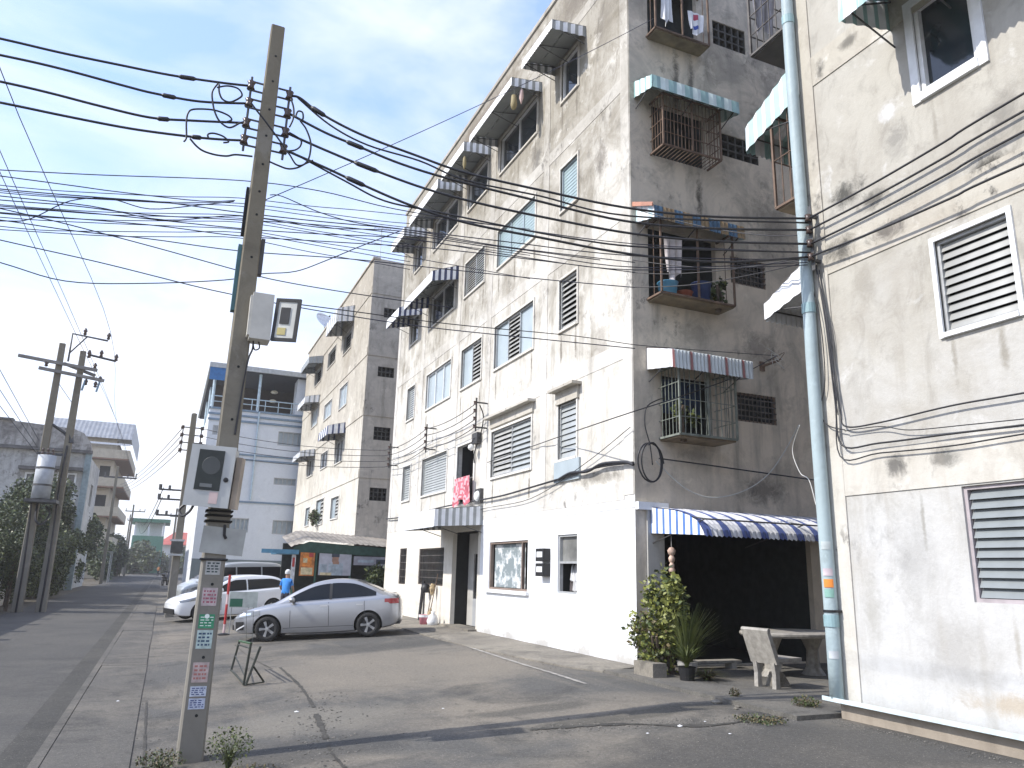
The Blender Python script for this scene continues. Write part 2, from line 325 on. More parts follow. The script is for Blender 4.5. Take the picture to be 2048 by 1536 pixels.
M['road'] = ground_mat("road_concrete", (.090, .087, .081), (.13, .122, .108), (.056, .055, .053), .6, .6, 1.2)
M['drain'] = ground_mat("drain_concrete", (.12, .114, .103), (.175, .16, .136), (.066, .064, .06), .8, .8, 1.6)
M['apron'] = ground_mat("apron_concrete", (.22, .20, .168), (.33, .30, .245), (.11, .103, .09), .9, .9, 2)
M['soil'] = ground_mat("bare_soil", (.12, .105, .08), (.18, .155, .12), (.06, .055, .045), .6, .6, 2)

# ------------------------------------------------------------------ ground
def sheet(name, x0, x1, y0, y1, z, m, label=None):
    b = MB()
    b.quad((x0, y0, z), (x1, y0, z), (x1, y1, z), (x0, y1, z))
    return tag(b.build(name, m), label, kind='structure')
sheet('ground', -900, 900, -300, 1600, STREET_Z - .12, M['soil'])
sheet('road', -5.35, -.98, -12, 700, STREET_Z, M['road'])
def yard():
    b = MB(); X = [-.075, .1] + [.1 + 6.2 * i / 10 for i in range(1, 11)] + [40]
    for i in range(len(X) - 1):
        b.quad((X[i], -12, gz(X[i]) - .004), (X[i + 1], -12, gz(X[i + 1]) - .004), (X[i + 1], 75, gz(X[i + 1]) - .004), (X[i], 75, gz(X[i]) - .004))
    tag(b.build('yard', M['asphalt'], smooth=True), kind='structure')
yard()
def gutter():
    b = MB()
    b.quad((-1.34, -12, STREET_Z + .004), (-.98, -12, STREET_Z + .004), (-.98, 160, STREET_Z + .004), (-1.34, 160, STREET_Z + .004))
    b.box((-1.0, -12, STREET_Z - .05), (-.9, 160, STREET_Z + .016), 1)
    b.quad((-.9, -12, STREET_Z - .01), (-.075, -12, STREET_Z - .01), (-.075, 160, STREET_Z - .01), (-.9, 160, STREET_Z - .01))
    g = tag(b.build('gutter', [ground_mat('gutter_dirt', (.066, .064, .058), (.10, .095, .082), (.04, .039, .036), .6, .6, 2), M['drain']]), kind='structure')
    y = -9.0; k = 0
    P = MB(); P.box((-.896, .006, -.03), (-.079, 4.493, .012))
    while y < 70:
        if k == 0: o0 = o = P.build('cover_slab', M['drain'], g)
        else: o = share(o0, 'cover_slab', g, (0, 0, 0))
        o.location = (0, y, STREET_Z + rnd.uniform(-.004, .005)); o.rotation_euler = (0, 0, rnd.uniform(-.003, .003))
        y += 4.5; k += 1
gutter()
sheet('far_pavement', -.075, 4, 75, 200, STREET_Z - .004, M['drain'])
sheet('verge', -8.5, -5.35, -12, 500, STREET_Z - .012, M['soil'])
def apron():
    b = MB(); pts = [(6.55, 29.4), (6.35, 24), (6.25, 18.5), (6.35, 15.5), (6.7, 12.6), (7.0, 11.9)]
    for i in range(len(pts) - 1):
        (xa, ya), (xb, yb) = pts[i], pts[i + 1]
        b.quad((xa, ya, .02), (xb, yb, .02), (7.745, yb, .08), (7.745, ya, .08))
        b.quad((xa, ya, -.06), (xb, yb, -.06), (xb, yb, .02), (xa, ya, .02))
    b.quad((7.0, 11.9, -.03), (7.745, 11.9, -.03), (7.745, 11.9, .08), (7.0, 11.9, .02))
    tag(b.build('apron', M['apron']), kind='structure')
    c = MB(); c.box((7.0, 7.45, -.05), (18, 11.88, .05))
    tag(c.build('court_slab', ground_mat("court_concrete", (.15, .143, .128), (.22, .20, .165), (.08, .077, .07), .6, .6, 2)), kind='structure')
apron()
def ribbon(b, line, w, m=0, up=.003, var=1.):
    P = smooth_path([onG(x, y) for x, y in line], 7)
    for i in range(len(P) - 1):
        t = (P[i + 1] - P[i]).normalized(); nn = Vector((-t.y, t.x, 0)).normalized(); w0 = w * (1 - var + var * rnd.uniform(.3, 1.3)); w1 = w * (1 - var + var * rnd.uniform(.3, 1.3))
        q = [P[i] - nn * w0, P[i] + nn * w0, P[i + 1] + nn * w1, P[i + 1] - nn * w1]
        b.quad(*[Vector((p.x, p.y, gz(p.x) + up)) for p in q], m)
def cracks():
    for line, w in (([(560, 1335), (600, 1372), (628, 1415)], .03), ([(632, 1428), (646, 1462), (652, 1478)], .04), ([(655, 1490), (668, 1512), (690, 1536)], .02), ([(470, 1290), (500, 1315), (545, 1338)], .015),
                    ([(1060, 1459), (1150, 1453), (1250, 1448), (1430, 1450), (1590, 1432)], .06), ([(293, 1405), (290, 1470), (288, 1536)], .015), ([(226, 1404), (262, 1405), (296, 1402)], .022)):  # first line here: long dark streak across the yard, drawn like the cracks
        b = MB(); ribbon(b, line, w); tag(b.build('pavement_crack_streak', mat("crack_streak_dark", (.045, .042, .036), .95, var=.4, scale=8)), kind='structure')
    b = MB(); ribbon(b, ((905, 1283), (950, 1298), (1040, 1327), (1110, 1348), (1172, 1368)), .035, up=.005, var=.4)
    tag(b.build('old_kerb_line', mat("pale_mortar", (.27, .255, .23), .9, var=.35, scale=5)), kind='structure')
cracks()
# ------------------------------------------------------------------ walls with openings, windows, awnings, cages
def street(X):                       # facade facing the street: a runs down the road, depth runs out to the street
    return lambda a, z, dd=0.: (X - dd, a, z)
def south(Y):                        # wall facing the camera: a runs away from the street
    return lambda a, z, dd=0.: (a, Y - dd, z)
def north(Y):
    return lambda a, z, dd=0.: (a, Y + dd, z)
def wall_face(b, F, a0, a1, z0, z1, holes, depth=.45, m=0, mi=1, deep=None):
    A = sorted({a0, a1, *[h[0] for h in holes], *[h[1] for h in holes]}); Z = sorted({z0, z1, *[h[2] for h in holes], *[h[3] for h in holes]})
    for i in range(len(A) - 1):
        for j in range(len(Z) - 1):
            ca, cz = (A[i] + A[i + 1]) / 2, (Z[j] + Z[j + 1]) / 2
            if any(h[0] < ca < h[1] and h[2] < cz < h[3] for h in holes): continue
            b.quad(F(A[i], Z[j]), F(A[i + 1], Z[j]), F(A[i + 1], Z[j + 1]), F(A[i], Z[j + 1]), m)
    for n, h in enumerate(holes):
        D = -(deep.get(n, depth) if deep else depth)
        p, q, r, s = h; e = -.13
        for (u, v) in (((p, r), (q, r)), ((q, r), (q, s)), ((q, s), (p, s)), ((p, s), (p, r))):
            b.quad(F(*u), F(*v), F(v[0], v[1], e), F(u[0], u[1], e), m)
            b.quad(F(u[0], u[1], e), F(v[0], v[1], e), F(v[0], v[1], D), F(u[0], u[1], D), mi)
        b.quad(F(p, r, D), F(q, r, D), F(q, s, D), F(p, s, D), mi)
def fbox(b, F, a0, a1, z0, z1, d0, d1, m=0):
    P = [F(a0, z0, d0), F(a1, z1, d1)]; b.box(P[0], P[1], m)
def slats(win, F, a0, a1, z0, z1, n, m, depth=-.07, tilt=.5, cover=1.12):
    h = (z1 - z0) / n; proto = None
    dz = h * cover / 2; dd = h * .5 * tilt
    b = MB(); t = .006
    for (s, e) in ((1, 1),):
        pts = [(a0, -dz, dd), (a1, -dz, dd), (a1, dz, -dd), (a0, dz, -dd)]
        q = [F(a, z, q_) for a, z, q_ in pts]; q2 = [F(a, z, q_ + t) for a, z, q_ in pts]
        b.poly(q); b.poly(q2)
        for i in range(4): b.quad(q[i], q[(i + 1) % 4], q2[(i + 1) % 4], q2[i])
    o0 = Vector(F(0, 0, 0)); base = Vector(F(0, z0 + h / 2, depth)) - o0
    for i in range(n):
        if i == 0:
            proto = b.build('slat', m, win); proto.location = base
        else:
            share(proto, 'slat', win, Vector(F(0, h * i, 0)) - o0)
def frame(win, F, a0, a1, z0, z1, w, m, d0=-.11, d1=-.03, mull=(), rails=()):
    b = MB()
    fbox(b, F, a0, a1, z0, z0 + w, d0, d1); fbox(b, F, a0, a1, z1 - w, z1, d0, d1)
    fbox(b, F, a0, a0 + w, z0 + w, z1 - w, d0, d1); fbox(b, F, a1 - w, a1, z0 + w, z1 - w, d0, d1)
    for x in mull: fbox(b, F, x - w / 2, x + w / 2, z0 + w, z1 - w, d0 + .004, d1 - .004)
    for z in rails: fbox(b, F, a0 + w, a1 - w, z - w / 2, z + w / 2, d0 + .006, d1 - .006)
    return b.build('frame', m, win)
def surround(win, F, a0, a1, z0, z1, w=.055, p=.03, m=None, sill=True):
    b = MB()
    fbox(b, F, a0 - w, a0, z0 - w, z1 + w, -.02, p); fbox(b, F, a1, a1 + w, z0 - w, z1 + w, -.02, p)
    fbox(b, F, a0, a1, z1, z1 + w, -.02, p - .002); fbox(b, F, a0, a1, z0 - w, z0, -.02, p + .02)
    return b.build('sill', m or M['main_trim'], win)
def pane(win, F, a0, a1, z0, z1, m, dep=-.08, name='pane'):
    b = MB(); fbox(b, F, a0, a1, z0, z1, dep - .006, dep); return b.build(name, m, win)
def win_empty(par, F, a, z, label=None):
    o = bpy.data.objects.new('window', None); COL.objects.link(o); o.parent = par; o.empty_display_size = .1
    if label: o['label'] = label
    return o
def window(par, F, a0, a1, z0, z1, style, n=9, label=None, sur=True, surm=None):
    w = win_empty(par, F, a0, z0, label)
    if sur: surround(w, F, a0, a1, z0, z1, m=surm)
    g = .035
    if style == 'louvre':
        frame(w, F, a0, a1, z0, z1, g, M['frame_grey']); slats(w, F, a0 + g, a1 - g, z0 + g, z1 - g, n, M['glass_slat'], tilt=.24, cover=.92)
    elif style == 'louvre_open':
        frame(w, F, a0, a1, z0, z1, g, M['frame_grey']); slats(w, F, a0 + g, a1 - g, z0 + g, z1 - g, n, M['glass_slat_d'], tilt=.32 if surm else .5, cover=.84)
    elif style == 'louvre2':
        mid = (a0 + a1) / 2
        frame(w, F, a0, a1, z0, z1, g, M['frame_grey'], mull=(mid,))
        slats(w, F, a0 + g, mid - g / 2, z0 + g, z1 - g, n, M['glass_slat'], tilt=.5); slats(w, F, mid + g / 2, a1 - g, z0 + g, z1 - g, n, M['glass_slat_d'], tilt=.4, cover=.85)
    elif style == 'shutter':
        frame(w, F, a0, a1, z0, z1, g, M['pane_blue'], mull=tuple(a0 + (a1 - a0) * k / 3 for k in (1, 2)) if a1 - a0 > 1.5 else ())
        k = 3 if a1 - a0 > 1.5 else 1; ww = (a1 - a0 - 2 * g) / k
        for i in range(k): slats(w, F, a0 + g + ww * i + .01, a0 + g + ww * (i + 1) - .01, z0 + g, z1 - g, n, M['teal_slat'], tilt=.14)
    elif style == 'mix':          # frosted panels either side of open louvres
        t1, t2 = a0 + (a1 - a0) * .36, a0 + (a1 - a0) * .66
        frame(w, F, a0, a1, z0, z1, g, M['frame_grey'], mull=(t1, t2))
        pane(w, F, a0 + g, t1 - g / 2, z0 + g, z1 - g, M['pane_blue']); pane(w, F, t2 + g / 2, a1 - g, z0 + g, z1 - g, M['pane_blue'])
        slats(w, F, t1 + g / 2, t2 - g / 2, z0 + g, z1 - g, n, M['glass_slat_d'], tilt=.5, cover=.85)
    elif style == 'half':
        t1 = (a0 + a1) / 2
        frame(w, F, a0, a1, z0, z1, g, M['frame_grey'], mull=(t1,))
        pane(w, F, t1 + g / 2, a1 - g, z0 + g, z1 - g, M['pane_blue'])
        slats(w, F, a0 + g, t1 - g / 2, z0 + g, z1 - g, n, M['glass_slat_d'], tilt=.5, cover=.85)
    elif style == 'panes':
        k = max(1, round((a1 - a0) / .8)); ml = [a0 + (a1 - a0) * i / k for i in range(1, k)]
        frame(w, F, a0, a1, z0, z1, .045, M['frame_white'], mull=ml)
        ed = [a0 + .045] + ml + [a1 - .045]
        for i in range(k): pane(w, F, ed[i] + .02, ed[i + 1] - .02, z0 + .045, z1 - .045, M['pane_blue'])
    elif style == 'dark':
        k = max(1, round((a1 - a0) / 1.2)); ml = [a0 + (a1 - a0) * i / k for i in range(1, k)]
        frame(w, F, a0, a1, z0, z1, .05, M['frame_white'], mull=ml)
        ed = [a0 + .05] + ml + [a1 - .05]
        for i in range(k): pane(w, F, ed[i] + .02, ed[i + 1] - .02, z0 + .05, z1 - .05, M['pane_dark'])
    elif style == 'bars':
        frame(w, F, a0, a1, z0, z1, .04, M['frame_wood'])
        pane(w, F, a0 + .04, a1 - .04, z0 + .04, z1 - .04, M['pane_dark'], -.14)
        b = MB(); k = int((a1 - a0) / .1)
        for i in range(1, k):
            a = a0 + (a1 - a0) * i / k; fbox(b, F, a - .008, a + .008, z0, z1, -.02, -.004)
        for i in range(1, 5):
            z = z0 + (z1 - z0) * i / 5; fbox(b, F, a0, a1, z - .012, z + .012, -.024, -.006)
        b.build('grille', M['bars'], w)['kind'] = 'stuff'
    elif style == 'blocks':       # pierced concrete ventilation blocks
        b = MB(); nx, nz = max(3, round((a1 - a0) / .2)), max(2, round((z1 - z0) / .2))
        for i in range(nx + 1):
            a = a0 + (a1 - a0) * i / nx; fbox(b, F, a - .022, a + .022, z0, z1, -.12, -.02)
        for i in range(nz + 1):
            z = z0 + (z1 - z0) * i / nz; fbox(b, F, a0, a1, z - .022, z + .022, -.123, -.023)
        b.build('vent_block', M['vent'], w)['kind'] = 'stuff'
    return w
def awning(par, F, a0, a1, zt, proj, drop, val, m1, m2, stripe=.2, label=None, curved=False, cheek=True, pitch=.1, soffit=None, duty=.5, lip=False, ck=None):
    """corrugated sheet awning: sloping roof, hanging valance, striped cheeks, rods"""
    if curved: prof = [(proj * math.sin(t * math.pi / 2), zt - drop * .3 - (drop * .7 + val) * (1 - math.cos(t * math.pi / 2))) for t in [i / 8 for i in range(9)]]; prof[0] = (0, zt)
    else: prof = [(0, zt), (proj * .5, zt - drop * .5), (proj, zt - drop), (proj + .015, zt - drop - val)]
    aw = bpy.data.objects.new('awning', None); COL.objects.link(aw); aw.parent = par; aw.empty_display_size = .1
    if label: aw['label'] = label
    b = MB(); n = max(2, round((a1 - a0) / (pitch / 2)))
    lv = [prof[0][1]] if False else None
    nrm = []
    for i, (dd, z) in enumerate(prof):
        p, q = prof[max(i - 1, 0)], prof[min(i + 1, len(prof) - 1)]
        tx, tz = q[0] - p[0], q[1] - p[1]; ln = math.hypot(tx, tz) or 1; nrm.append((-tz / ln, tx / ln))
    def P(i, k):
        a = a0 + (a1 - a0) * i / n; off = .014 if i % 2 else -.014
        z = prof[k][1] + nrm[k][1] * -off; dd = prof[k][0] + nrm[k][0] * off
        if k == len(prof) - 1: z -= .02 * (i % 2)
        return F(a, z, dd)
    for i in range(n):
        c = 0 if (((i + .5) * (a1 - a0) / n) / stripe) % 2 < 2 * duty else 1
        for k in range(len(prof) - 1):
            b.quad(P(i, k), P(i + 1, k), P(i + 1, k + 1), P(i, k + 1), 1 if lip and k == len(prof) - 2 else c)
    b.build('roof_sheet', [m1, m2], aw)
    if soffit:
        g = MB()
        for k in range(len(prof) - 2): g.quad(F(a0 + .02, prof[k][1] - .03, prof[k][0]), F(a1 - .02, prof[k][1] - .03, prof[k][0]), F(a1 - .02, prof[k + 1][1] - .03, prof[k + 1][0] - .02), F(a0 + .02, prof[k + 1][1] - .03, prof[k + 1][0] - .02))
        g.build('soffit', soffit, aw)
    if cheek:
        zb = zt - drop - val
        for (a, nm) in ((a0, 'cheek'), (a1, 'cheek')):
            c = MB(); k = max(3, round(proj / .1)); 
            def ztop(x):
                for i in range(len(prof) - 1):
                    if prof[i][0] <= x <= prof[i + 1][0] + 1e-6 and prof[i + 1][0] > prof[i][0]:
                        t = (x - prof[i][0]) / (prof[i + 1][0] - prof[i][0]); return prof[i][1] + t * (prof[i + 1][1] - prof[i][1])
                return prof[-1][1]
            for i in range(k):
                x0, x1 = proj * i / k, proj * (i + 1) / k
                s = .012 * (1 if i % 2 else -1); cc = int((i + .5) * proj / k / (stripe * .5)) % 2
                zb0, zb1 = zb + (zt - val - zb) * (1 - x0 / proj) * .6, zb + (zt - val - zb) * (1 - x1 / proj) * .6
                c.quad(F(a - s, zb0, x0), F(a + s, zb1, x1), F(a + s, ztop(x1), x1), F(a - s, ztop(x0), x0), cc)
            c.build('cheek', ck or [m1, m2], aw)
    r = MB(); zf = zt - drop - val * .3
    for a in (a0 + .04, a1 - .04) + (((a0 + a1) / 2,) if a1 - a0 > 1.5 else ()):
        r.tube([F(a, zt - drop - val - .1, .02), F(a, zf - .03, proj - .03)], .012, 5)
        r.tube([F(a, zt - .06, .02), F(a, zf - .03, proj - .03)], .012, 5)
    r.tube([F(a0 + .02, zf - .03, proj - .03), F(a1 - .02, zf - .03, proj - .03)], .014, 5)
    r.build('rod', M['dsteel'], aw)
    return aw
def cage(par, F, a0, a1, z0, z1, proj, m, floor=None, label=None, dense=.11, rails=3, floor_bars=False):
    cg = bpy.data.objects.new('window_cage', None); COL.objects.link(cg); cg.parent = par
    if label: cg['label'] = label
    b = MB(); w = .018
    for a in (a0, a1):
        for dd in (proj,): b.box(F(a - w, z0, dd - w), F(a + w, z1, dd + w))
    b.box(F(a0, z1 - w, proj - w), F(a1, z1 + w, proj + w)); b.box(F(a0, z0 - w, proj - w), F(a1, z0 + w, proj + w))
    b.box(F((a0 + a1) / 2 - w, z0, proj - w), F((a0 + a1) / 2 + w, z1, proj + w))
    for a in (a0, a1):
        b.box(F(a - w, z0 - w, 0), F(a + w, z0 + w, proj)); b.box(F(a - w, z1 - w, 0), F(a + w, z1 + w, proj))
    b.build('frame', m, cg)
    g = MB(); r = .006; k = max(2, int((a1 - a0) / dense))
    for i in range(1, k):
        a = a0 + (a1 - a0) * i / k; g.box(F(a - r, z0, proj - r), F(a + r, z1, proj + r))
    ks = max(2, int(proj / dense))
    for i in range(1, ks):
        dd = proj * i / ks
        for a in (a0, a1): g.box(F(a - r, z0, dd - r), F(a + r, z1, dd + r))
    for i in range(1, rails + 1):
        z = z0 + (z1 - z0) * i / (rails + 1)
        g.box(F(a0, z - r, proj - r * 1.6), F(a1, z + r, proj + r * 1.6))
        for a in (a0, a1): g.box(F(a - r * 1.5, z - r, 0), F(a + r * 1.5, z + r, proj))
    if floor_bars:
        for i in range(1, k): 
            a = a0 + (a1 - a0) * i / k; g.box(F(a - r, z0 - r, 0), F(a + r, z0 + r, proj))
    g.build('grille', m, cg)['kind'] = 'stuff'
    if not floor_bars:
        f = MB(); f.box(F(a0 + .02, z0 - .05, .0), F(a1 - .02, z0 - .018, proj - .02)); f.build('floor_board', floor or mat("floor_board", (.17, .13, .08), .85, var=.35, scale=4), cg)
    return cg

# ------------------------------------------------------------------ the block with the white ground floor
X0 = 7.75
FS = street(X0)
def main_block():
    B = thing('apartment_block', 'weathered beige five storey apartment block whose ground floor corner is painted bright white', 'apartment block', (0, 0, 0))
    Y0, Y1, H = 12.0, 29.5, 16.45
    rows = {2: (4.05, 5.3), 3: (7.05, 8.3), 4: (10.05, 11.2), 5: (13.05, 14.2)}
    cols = {1: (14.22, 15.08), 2: (16.5, 19.03), 3: (20.02, 21.72), 4: (22.7, 25.3), 5: (26.7, 27.68)}
    holes = []; spec = []
    for r, (za, zb) in rows.items():
        for c, (ya, yb) in cols.items():
            z0, z1 = za, zb
            if r == 2 and c == 3: ya, yb, z0, z1 = 20.3, 21.7, 3.55, 5.25
            holes.append((ya, yb, z0, z1)); spec.append((r, c))
    holes += [(14.2, 15.07, 1.2, 2.42), (16.6, 18.98, 1.18, 2.36), (19.8, 21.85, .08, 2.72), (22.62, 25.15, 1.16, 2.3), (26.65, 27.5, 1.12, 2.35)]
    deep = {len(rows) * 5 + 2: .55, 5 * 0 + 2: .8}
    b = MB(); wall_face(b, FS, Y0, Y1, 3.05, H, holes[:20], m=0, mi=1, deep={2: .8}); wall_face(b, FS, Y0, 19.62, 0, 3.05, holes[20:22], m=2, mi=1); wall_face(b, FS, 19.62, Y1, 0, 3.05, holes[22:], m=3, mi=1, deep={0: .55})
    FN = lambda a, z, dd=0.: (a, Y1 + dd, z)
    b.quad(FN(X0, 0), FN(20, 0), FN(20, H), FN(X0, H), 4); b.quad((20, Y0, 0), (20, Y1, 0), (20, Y1, H), (20, Y0, H), 4)
    b.quad((X0, Y0, H), (20, Y0, H), (20, Y1, H), (X0, Y1, H), 4)
    # wall facing the court
    SF = south(Y0)
    sh = [(8.36, 11.9, .06, 2.78), (8.38, 9.58, 4.17, 5.42), (8.14, 9.82, 6.92, 8.5), (8.29, 9.67, 10.13, 11.38), (8.24, 9.57, 12.97, 14.7),
          (10.21, 11.23, 4.68, 5.28), (10.2, 11.15, 7.64, 8.25), (10.1, 11.15, 10.6, 11.15), (10.01, 10.95, 13.4, 14.03)]
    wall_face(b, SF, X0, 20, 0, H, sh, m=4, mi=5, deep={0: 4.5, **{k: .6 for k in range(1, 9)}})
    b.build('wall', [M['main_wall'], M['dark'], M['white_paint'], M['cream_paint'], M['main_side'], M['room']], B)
    # raised frame of the facade: floor bands and pilasters
    for (z0, z1) in ((2.98, 3.34), (5.72, 6.06), (8.68, 9.02), (11.65, 11.98), (14.75, 15.05)):
        q = MB(); fbox(q, FS, Y0 + .34, Y1 - .02, z0, z1, -.01, .009); q.build('floor_band', M['main_beam'], B)
    for y in (12.02, 15.72, 19.35, 22.0, 25.75, 29.14):
        q = MB(); fbox(q, FS, y, y + .32, 3.06, 15.4, -.01, .013); q.build('pilaster', M['main_beam'], B)
    q = MB(); fbox(q, FS, Y0 - .03, Y1 + .03, H - .09, H + .03, -.25, .05); q.build('coping', M['main_beam'], B)
    q = MB(); fbox(q, FS, Y0 + .01, 19.6, 2.82, 2.95, 0, .012); q.build('paint_edge', M['white_paint'], B)
    # windows
    st = {(2, 1): ('louvre', 9), (2, 2): ('louvre2', 9), (2, 4): ('louvre', 14), (2, 5): ('louvre', 14), (3, 1): ('louvre_open', 9), (3, 2): ('mix', 10), (3, 3): ('half', 10), (3, 4): ('panes', 0), (3, 5): ('louvre', 14),
          (4, 1): ('shutter', 12), (4, 2): ('shutter', 12), (4, 3): ('louvre2', 14), (4, 4): ('dark', 0), (4, 5): ('dark', 0), (5, 1): ('dark', 0), (5, 2): ('dark', 0), (5, 3): ('dark', 0), (5, 4): ('dark', 0), (5, 5): ('dark', 0)}
    for h, k in zip(holes, spec):
        if k in st: window(B, FS, *h, st[k][0], st[k][1] or 9)
    # open balcony doorway on the first floor
    w = win_empty(B, FS, 20.3, 3.55, 'open dark doorway on the first floor'); surround(w, FS, 20.3, 21.7, 3.55, 5.25, .1, .04)
    q = MB()
    for i in range(7): fbox(q, FS, 20.36 + i * .21, 20.38 + i * .21, 3.57, 4.2, -.03, -.01)
    fbox(q, FS, 20.3, 21.7, 4.2, 4.24, -.04, .0); q.build('railing', M['bars'], w)
    # hoods and patched boards of the first floor windows
    q = MB(); fbox(q, FS, 14.12, 15.16, 5.3, 5.62, 0, .06); fbox(q, FS, 14.02, 15.22, 5.58, 5.64, .0, .24); q.build('window_hood', M['near_beam'], B)
    q = MB(); fbox(q, FS, 16.4, 19.12, 5.4, 5.66, 0, .05); fbox(q, FS, 16.3, 19.2, 5.64, 5.7, 0, .22); q.build('window_hood', M['near_beam'], B)
    q = MB(); fbox(q, FS, 14.05, 15.2, 3.55, 4.0, 0, .05); q.build('grey_board', M['pane_blue'], B)
    # ground floor
    w = win_empty(B, FS, 14.2, 1.2, 'narrow ground floor window with clothes and things piled behind its lower half')
    frame(w, FS, 14.2, 15.07, 1.2, 2.42, .045, M['frame_grey'], rails=(1.84,)); pane(w, FS, 14.24, 15.03, 1.86, 2.38, mat('dusty_pane', (.16, .16, .15), .4, var=.4, scale=4), -.1)
    for k, (ya, yb, za, zb, cc) in enumerate(((14.25, 14.55, 1.24, 1.5, (.4, .1, .09)), (14.5, 14.8, 1.24, 1.62, (.5, .5, .5)), (14.62, 14.95, 1.45, 1.8, (.55, .56, .58)), (14.8, 15.02, 1.24, 1.55, (.12, .1, .1)), (14.3, 14.5, 1.5, 1.78, (.2, .2, .22)))):
        q = MB(); nn = 6
        for i in range(nn):
            y0, y1 = ya + (yb - ya) * i / nn, ya + (yb - ya) * (i + 1) / nn; e0, e1 = .03 * math.sin(i * 2.1), .03 * math.sin(i * 2.1 + 2.1)
            q.quad(FS(y0, za, -.2 - .02 * k + e0), FS(y1, za + .03, -.2 - .02 * k + e1), FS(y1 - .03, zb - .05 * (i % 2), -.22 - .02 * k), FS(y0, zb, -.22 - .02 * k))
        q.build('hung_cloth', mat('window_cloth%d' % k, cc, .8, var=.25), w)
    w = win_empty(B, FS, 16.6, 1.18, 'wide ground floor window hung with a pale patterned curtain')
    frame(w, FS, 16.6, 18.98, 1.18, 2.36, .05, M['frame_wood'], mull=(17.0,))
    cu = MB()
    for i in range(40):
        y0, y1 = 17.05 + i * .047, 17.05 + (i + 1) * .047; f = .03
        cu.quad(FS(y0, 1.24, -.16 + f * (i % 2)), FS(y1, 1.24, -.16 + f * ((i + 1) % 2)), FS(y1, 2.3, -.16 + f * ((i + 1) % 2)), FS(y0, 2.3, -.16 + f * (i % 2)))
    m, n, l, bs = newmat("patterned_curtain"); tcn = n.new("ShaderNodeTexCoord").outputs['Object']
    nz = noise(n, l, tcn, 3.2, 4, .6); l.new(mixn(n, l, (.22, .26, .27), (.62, .64, .64), ramp(n, l, nz, .48, .58)), bs.inputs['Base Color']); bs.inputs['Roughness'].default_value = .8
    cu.build('curtain', m, w)
    q = MB(); fbox(q, FS, 16.5, 19.1, 1.1, 1.18, 0, .08); q.build('sill', M['white_paint'], w)
    window(B, FS, 22.62, 25.15, 1.16, 2.3, 'bars', sur=False, label='wide barred ground floor window left of the entrance'); window(B, FS, 26.65, 27.5, 1.12, 2.35, 'bars', sur=False, label='narrow barred ground floor window at the far end')
    # entrance lobby
    q = MB(); D = -.545
    fbox(q, FS, 19.85, 21.8, 2.1, 2.7, -.54, -.5, 0); fbox(q, FS, 19.85, 20.25, .1, 2.1, -.54, -.5, 0); fbox(q, FS, 21.35, 21.8, .1, 2.1, -.54, -.5, 0); fbox(q, FS, 20.25, 21.35, .1, .85, -.54, -.5, 1)
    q.build('entrance_wall', [M['pipe_col'], M['grey_paint']], B)
    q = MB(); fbox(q, FS, 19.7, 22.0, .05, .12, -.3, .25); q.build('door_step', M['apron'], B)
    q = MB(); q.lathe([(0, 0), (.11, 0), (.13, .02), (0, .025)], 8, xf=Matrix.Translation(Vector(FS(20.85, 2.42, -.49))) @ Matrix.Rotation(-math.pi / 2, 4, 'Y')); fbox(q, FS, 20.74, 20.96, 2.3, 2.36, -.5, -.48); q.build('door_sign', mat("yellow_paper", (.55, .45, .12), .7), B)
    # awnings on the street side
    N_, Wt, G, Tl = M['aw_navy'], M['aw_white'], M['aw_grey'], M['aw_teal']
    for a0, a1, zt, dr, vl, m1, m2, lab, pj in (
        (13.85, 15.5, 14.40, .12, .24, G, Wt, 'grey and white striped awning over the nearest top floor window', .92), (16.25, 19.3, 14.40, .12, .24, G, Wt, 'long grey and white striped awning over the wide top floor window', .9),
        (19.85, 21.95, 14.5, .14, .30, G, Wt, 'dull grey striped awning third along the top floor', .9), (22.35, 25.6, 14.5, .16, .34, G, Wt, 'grey and white striped awning fourth along the top floor', .9), (26.35, 28.1, 14.5, .2, .36, G, Wt, 'small grey striped awning at the far end of the top floor', .9),
        (22.4, 25.6, 11.42, .35, .34, N_, Wt, 'long navy and white striped awning on the third floor', .9), (26.4, 28.05, 11.42, .35, .34, N_, Wt, 'small navy and white striped awning on the third floor', .9),
        (19.5, 23.0, 3.34, .16, .44, G, Wt, 'grey and white striped awning over the entrance', 1.38)):
        awning(B, FS, a0, a1, zt, pj, dr, vl, m1, m2, .2, lab, soffit=mat('dull_soffit', (.22, .235, .23), .7, var=.15, scale=2), lip=True)
    # awnings, cages and small windows on the court side
    SFa = SF
    awning(B, SF, 8.05, 12.4, 2.84, 1.6, .14, .42, mat('shaded_navy_stripe', (.06, .085, .22), .5, var=.2, scale=4), mat('shaded_white_stripe', (.55, .55, .56), .5, var=.15, scale=4), .2, 'curved blue and white striped awning over the open court shopfront', curved=True, ck=[M['aw_blue'], Wt], duty=.38)  # front stripes duller than the cheeks: its shade is put into the colours
    awning(B, SF, 8.05, 9.9, 5.9, .85, .24, .34, M['aw_red'], mat("pale_grey_stripe", (.56, .60, .60), .5, var=.12, scale=4), .2, 'white awning with thin red stripes over the lowest cage', duty=.14, pitch=.08, ck=[M['aw_white'], M['aw_white']])
    awning(B, SF, 7.85, 10.05, 8.9, .68, .32, .27, M['aw_mid'], M['aw_tan'], .22, 'blue and tan striped awning with an orange edge over the second cage', ck=[mat('pale_blue_cheek', (.5, .64, .68), .5), M['aw_white']])
    awning(B, SF, 7.85, 10.05, 11.72, .7, .26, .28, Tl, mat("pale_teal_stripe", (.62, .72, .70), .5, var=.1, scale=4), .2, 'pale teal and white striped awning over the third cage', pitch=.2)
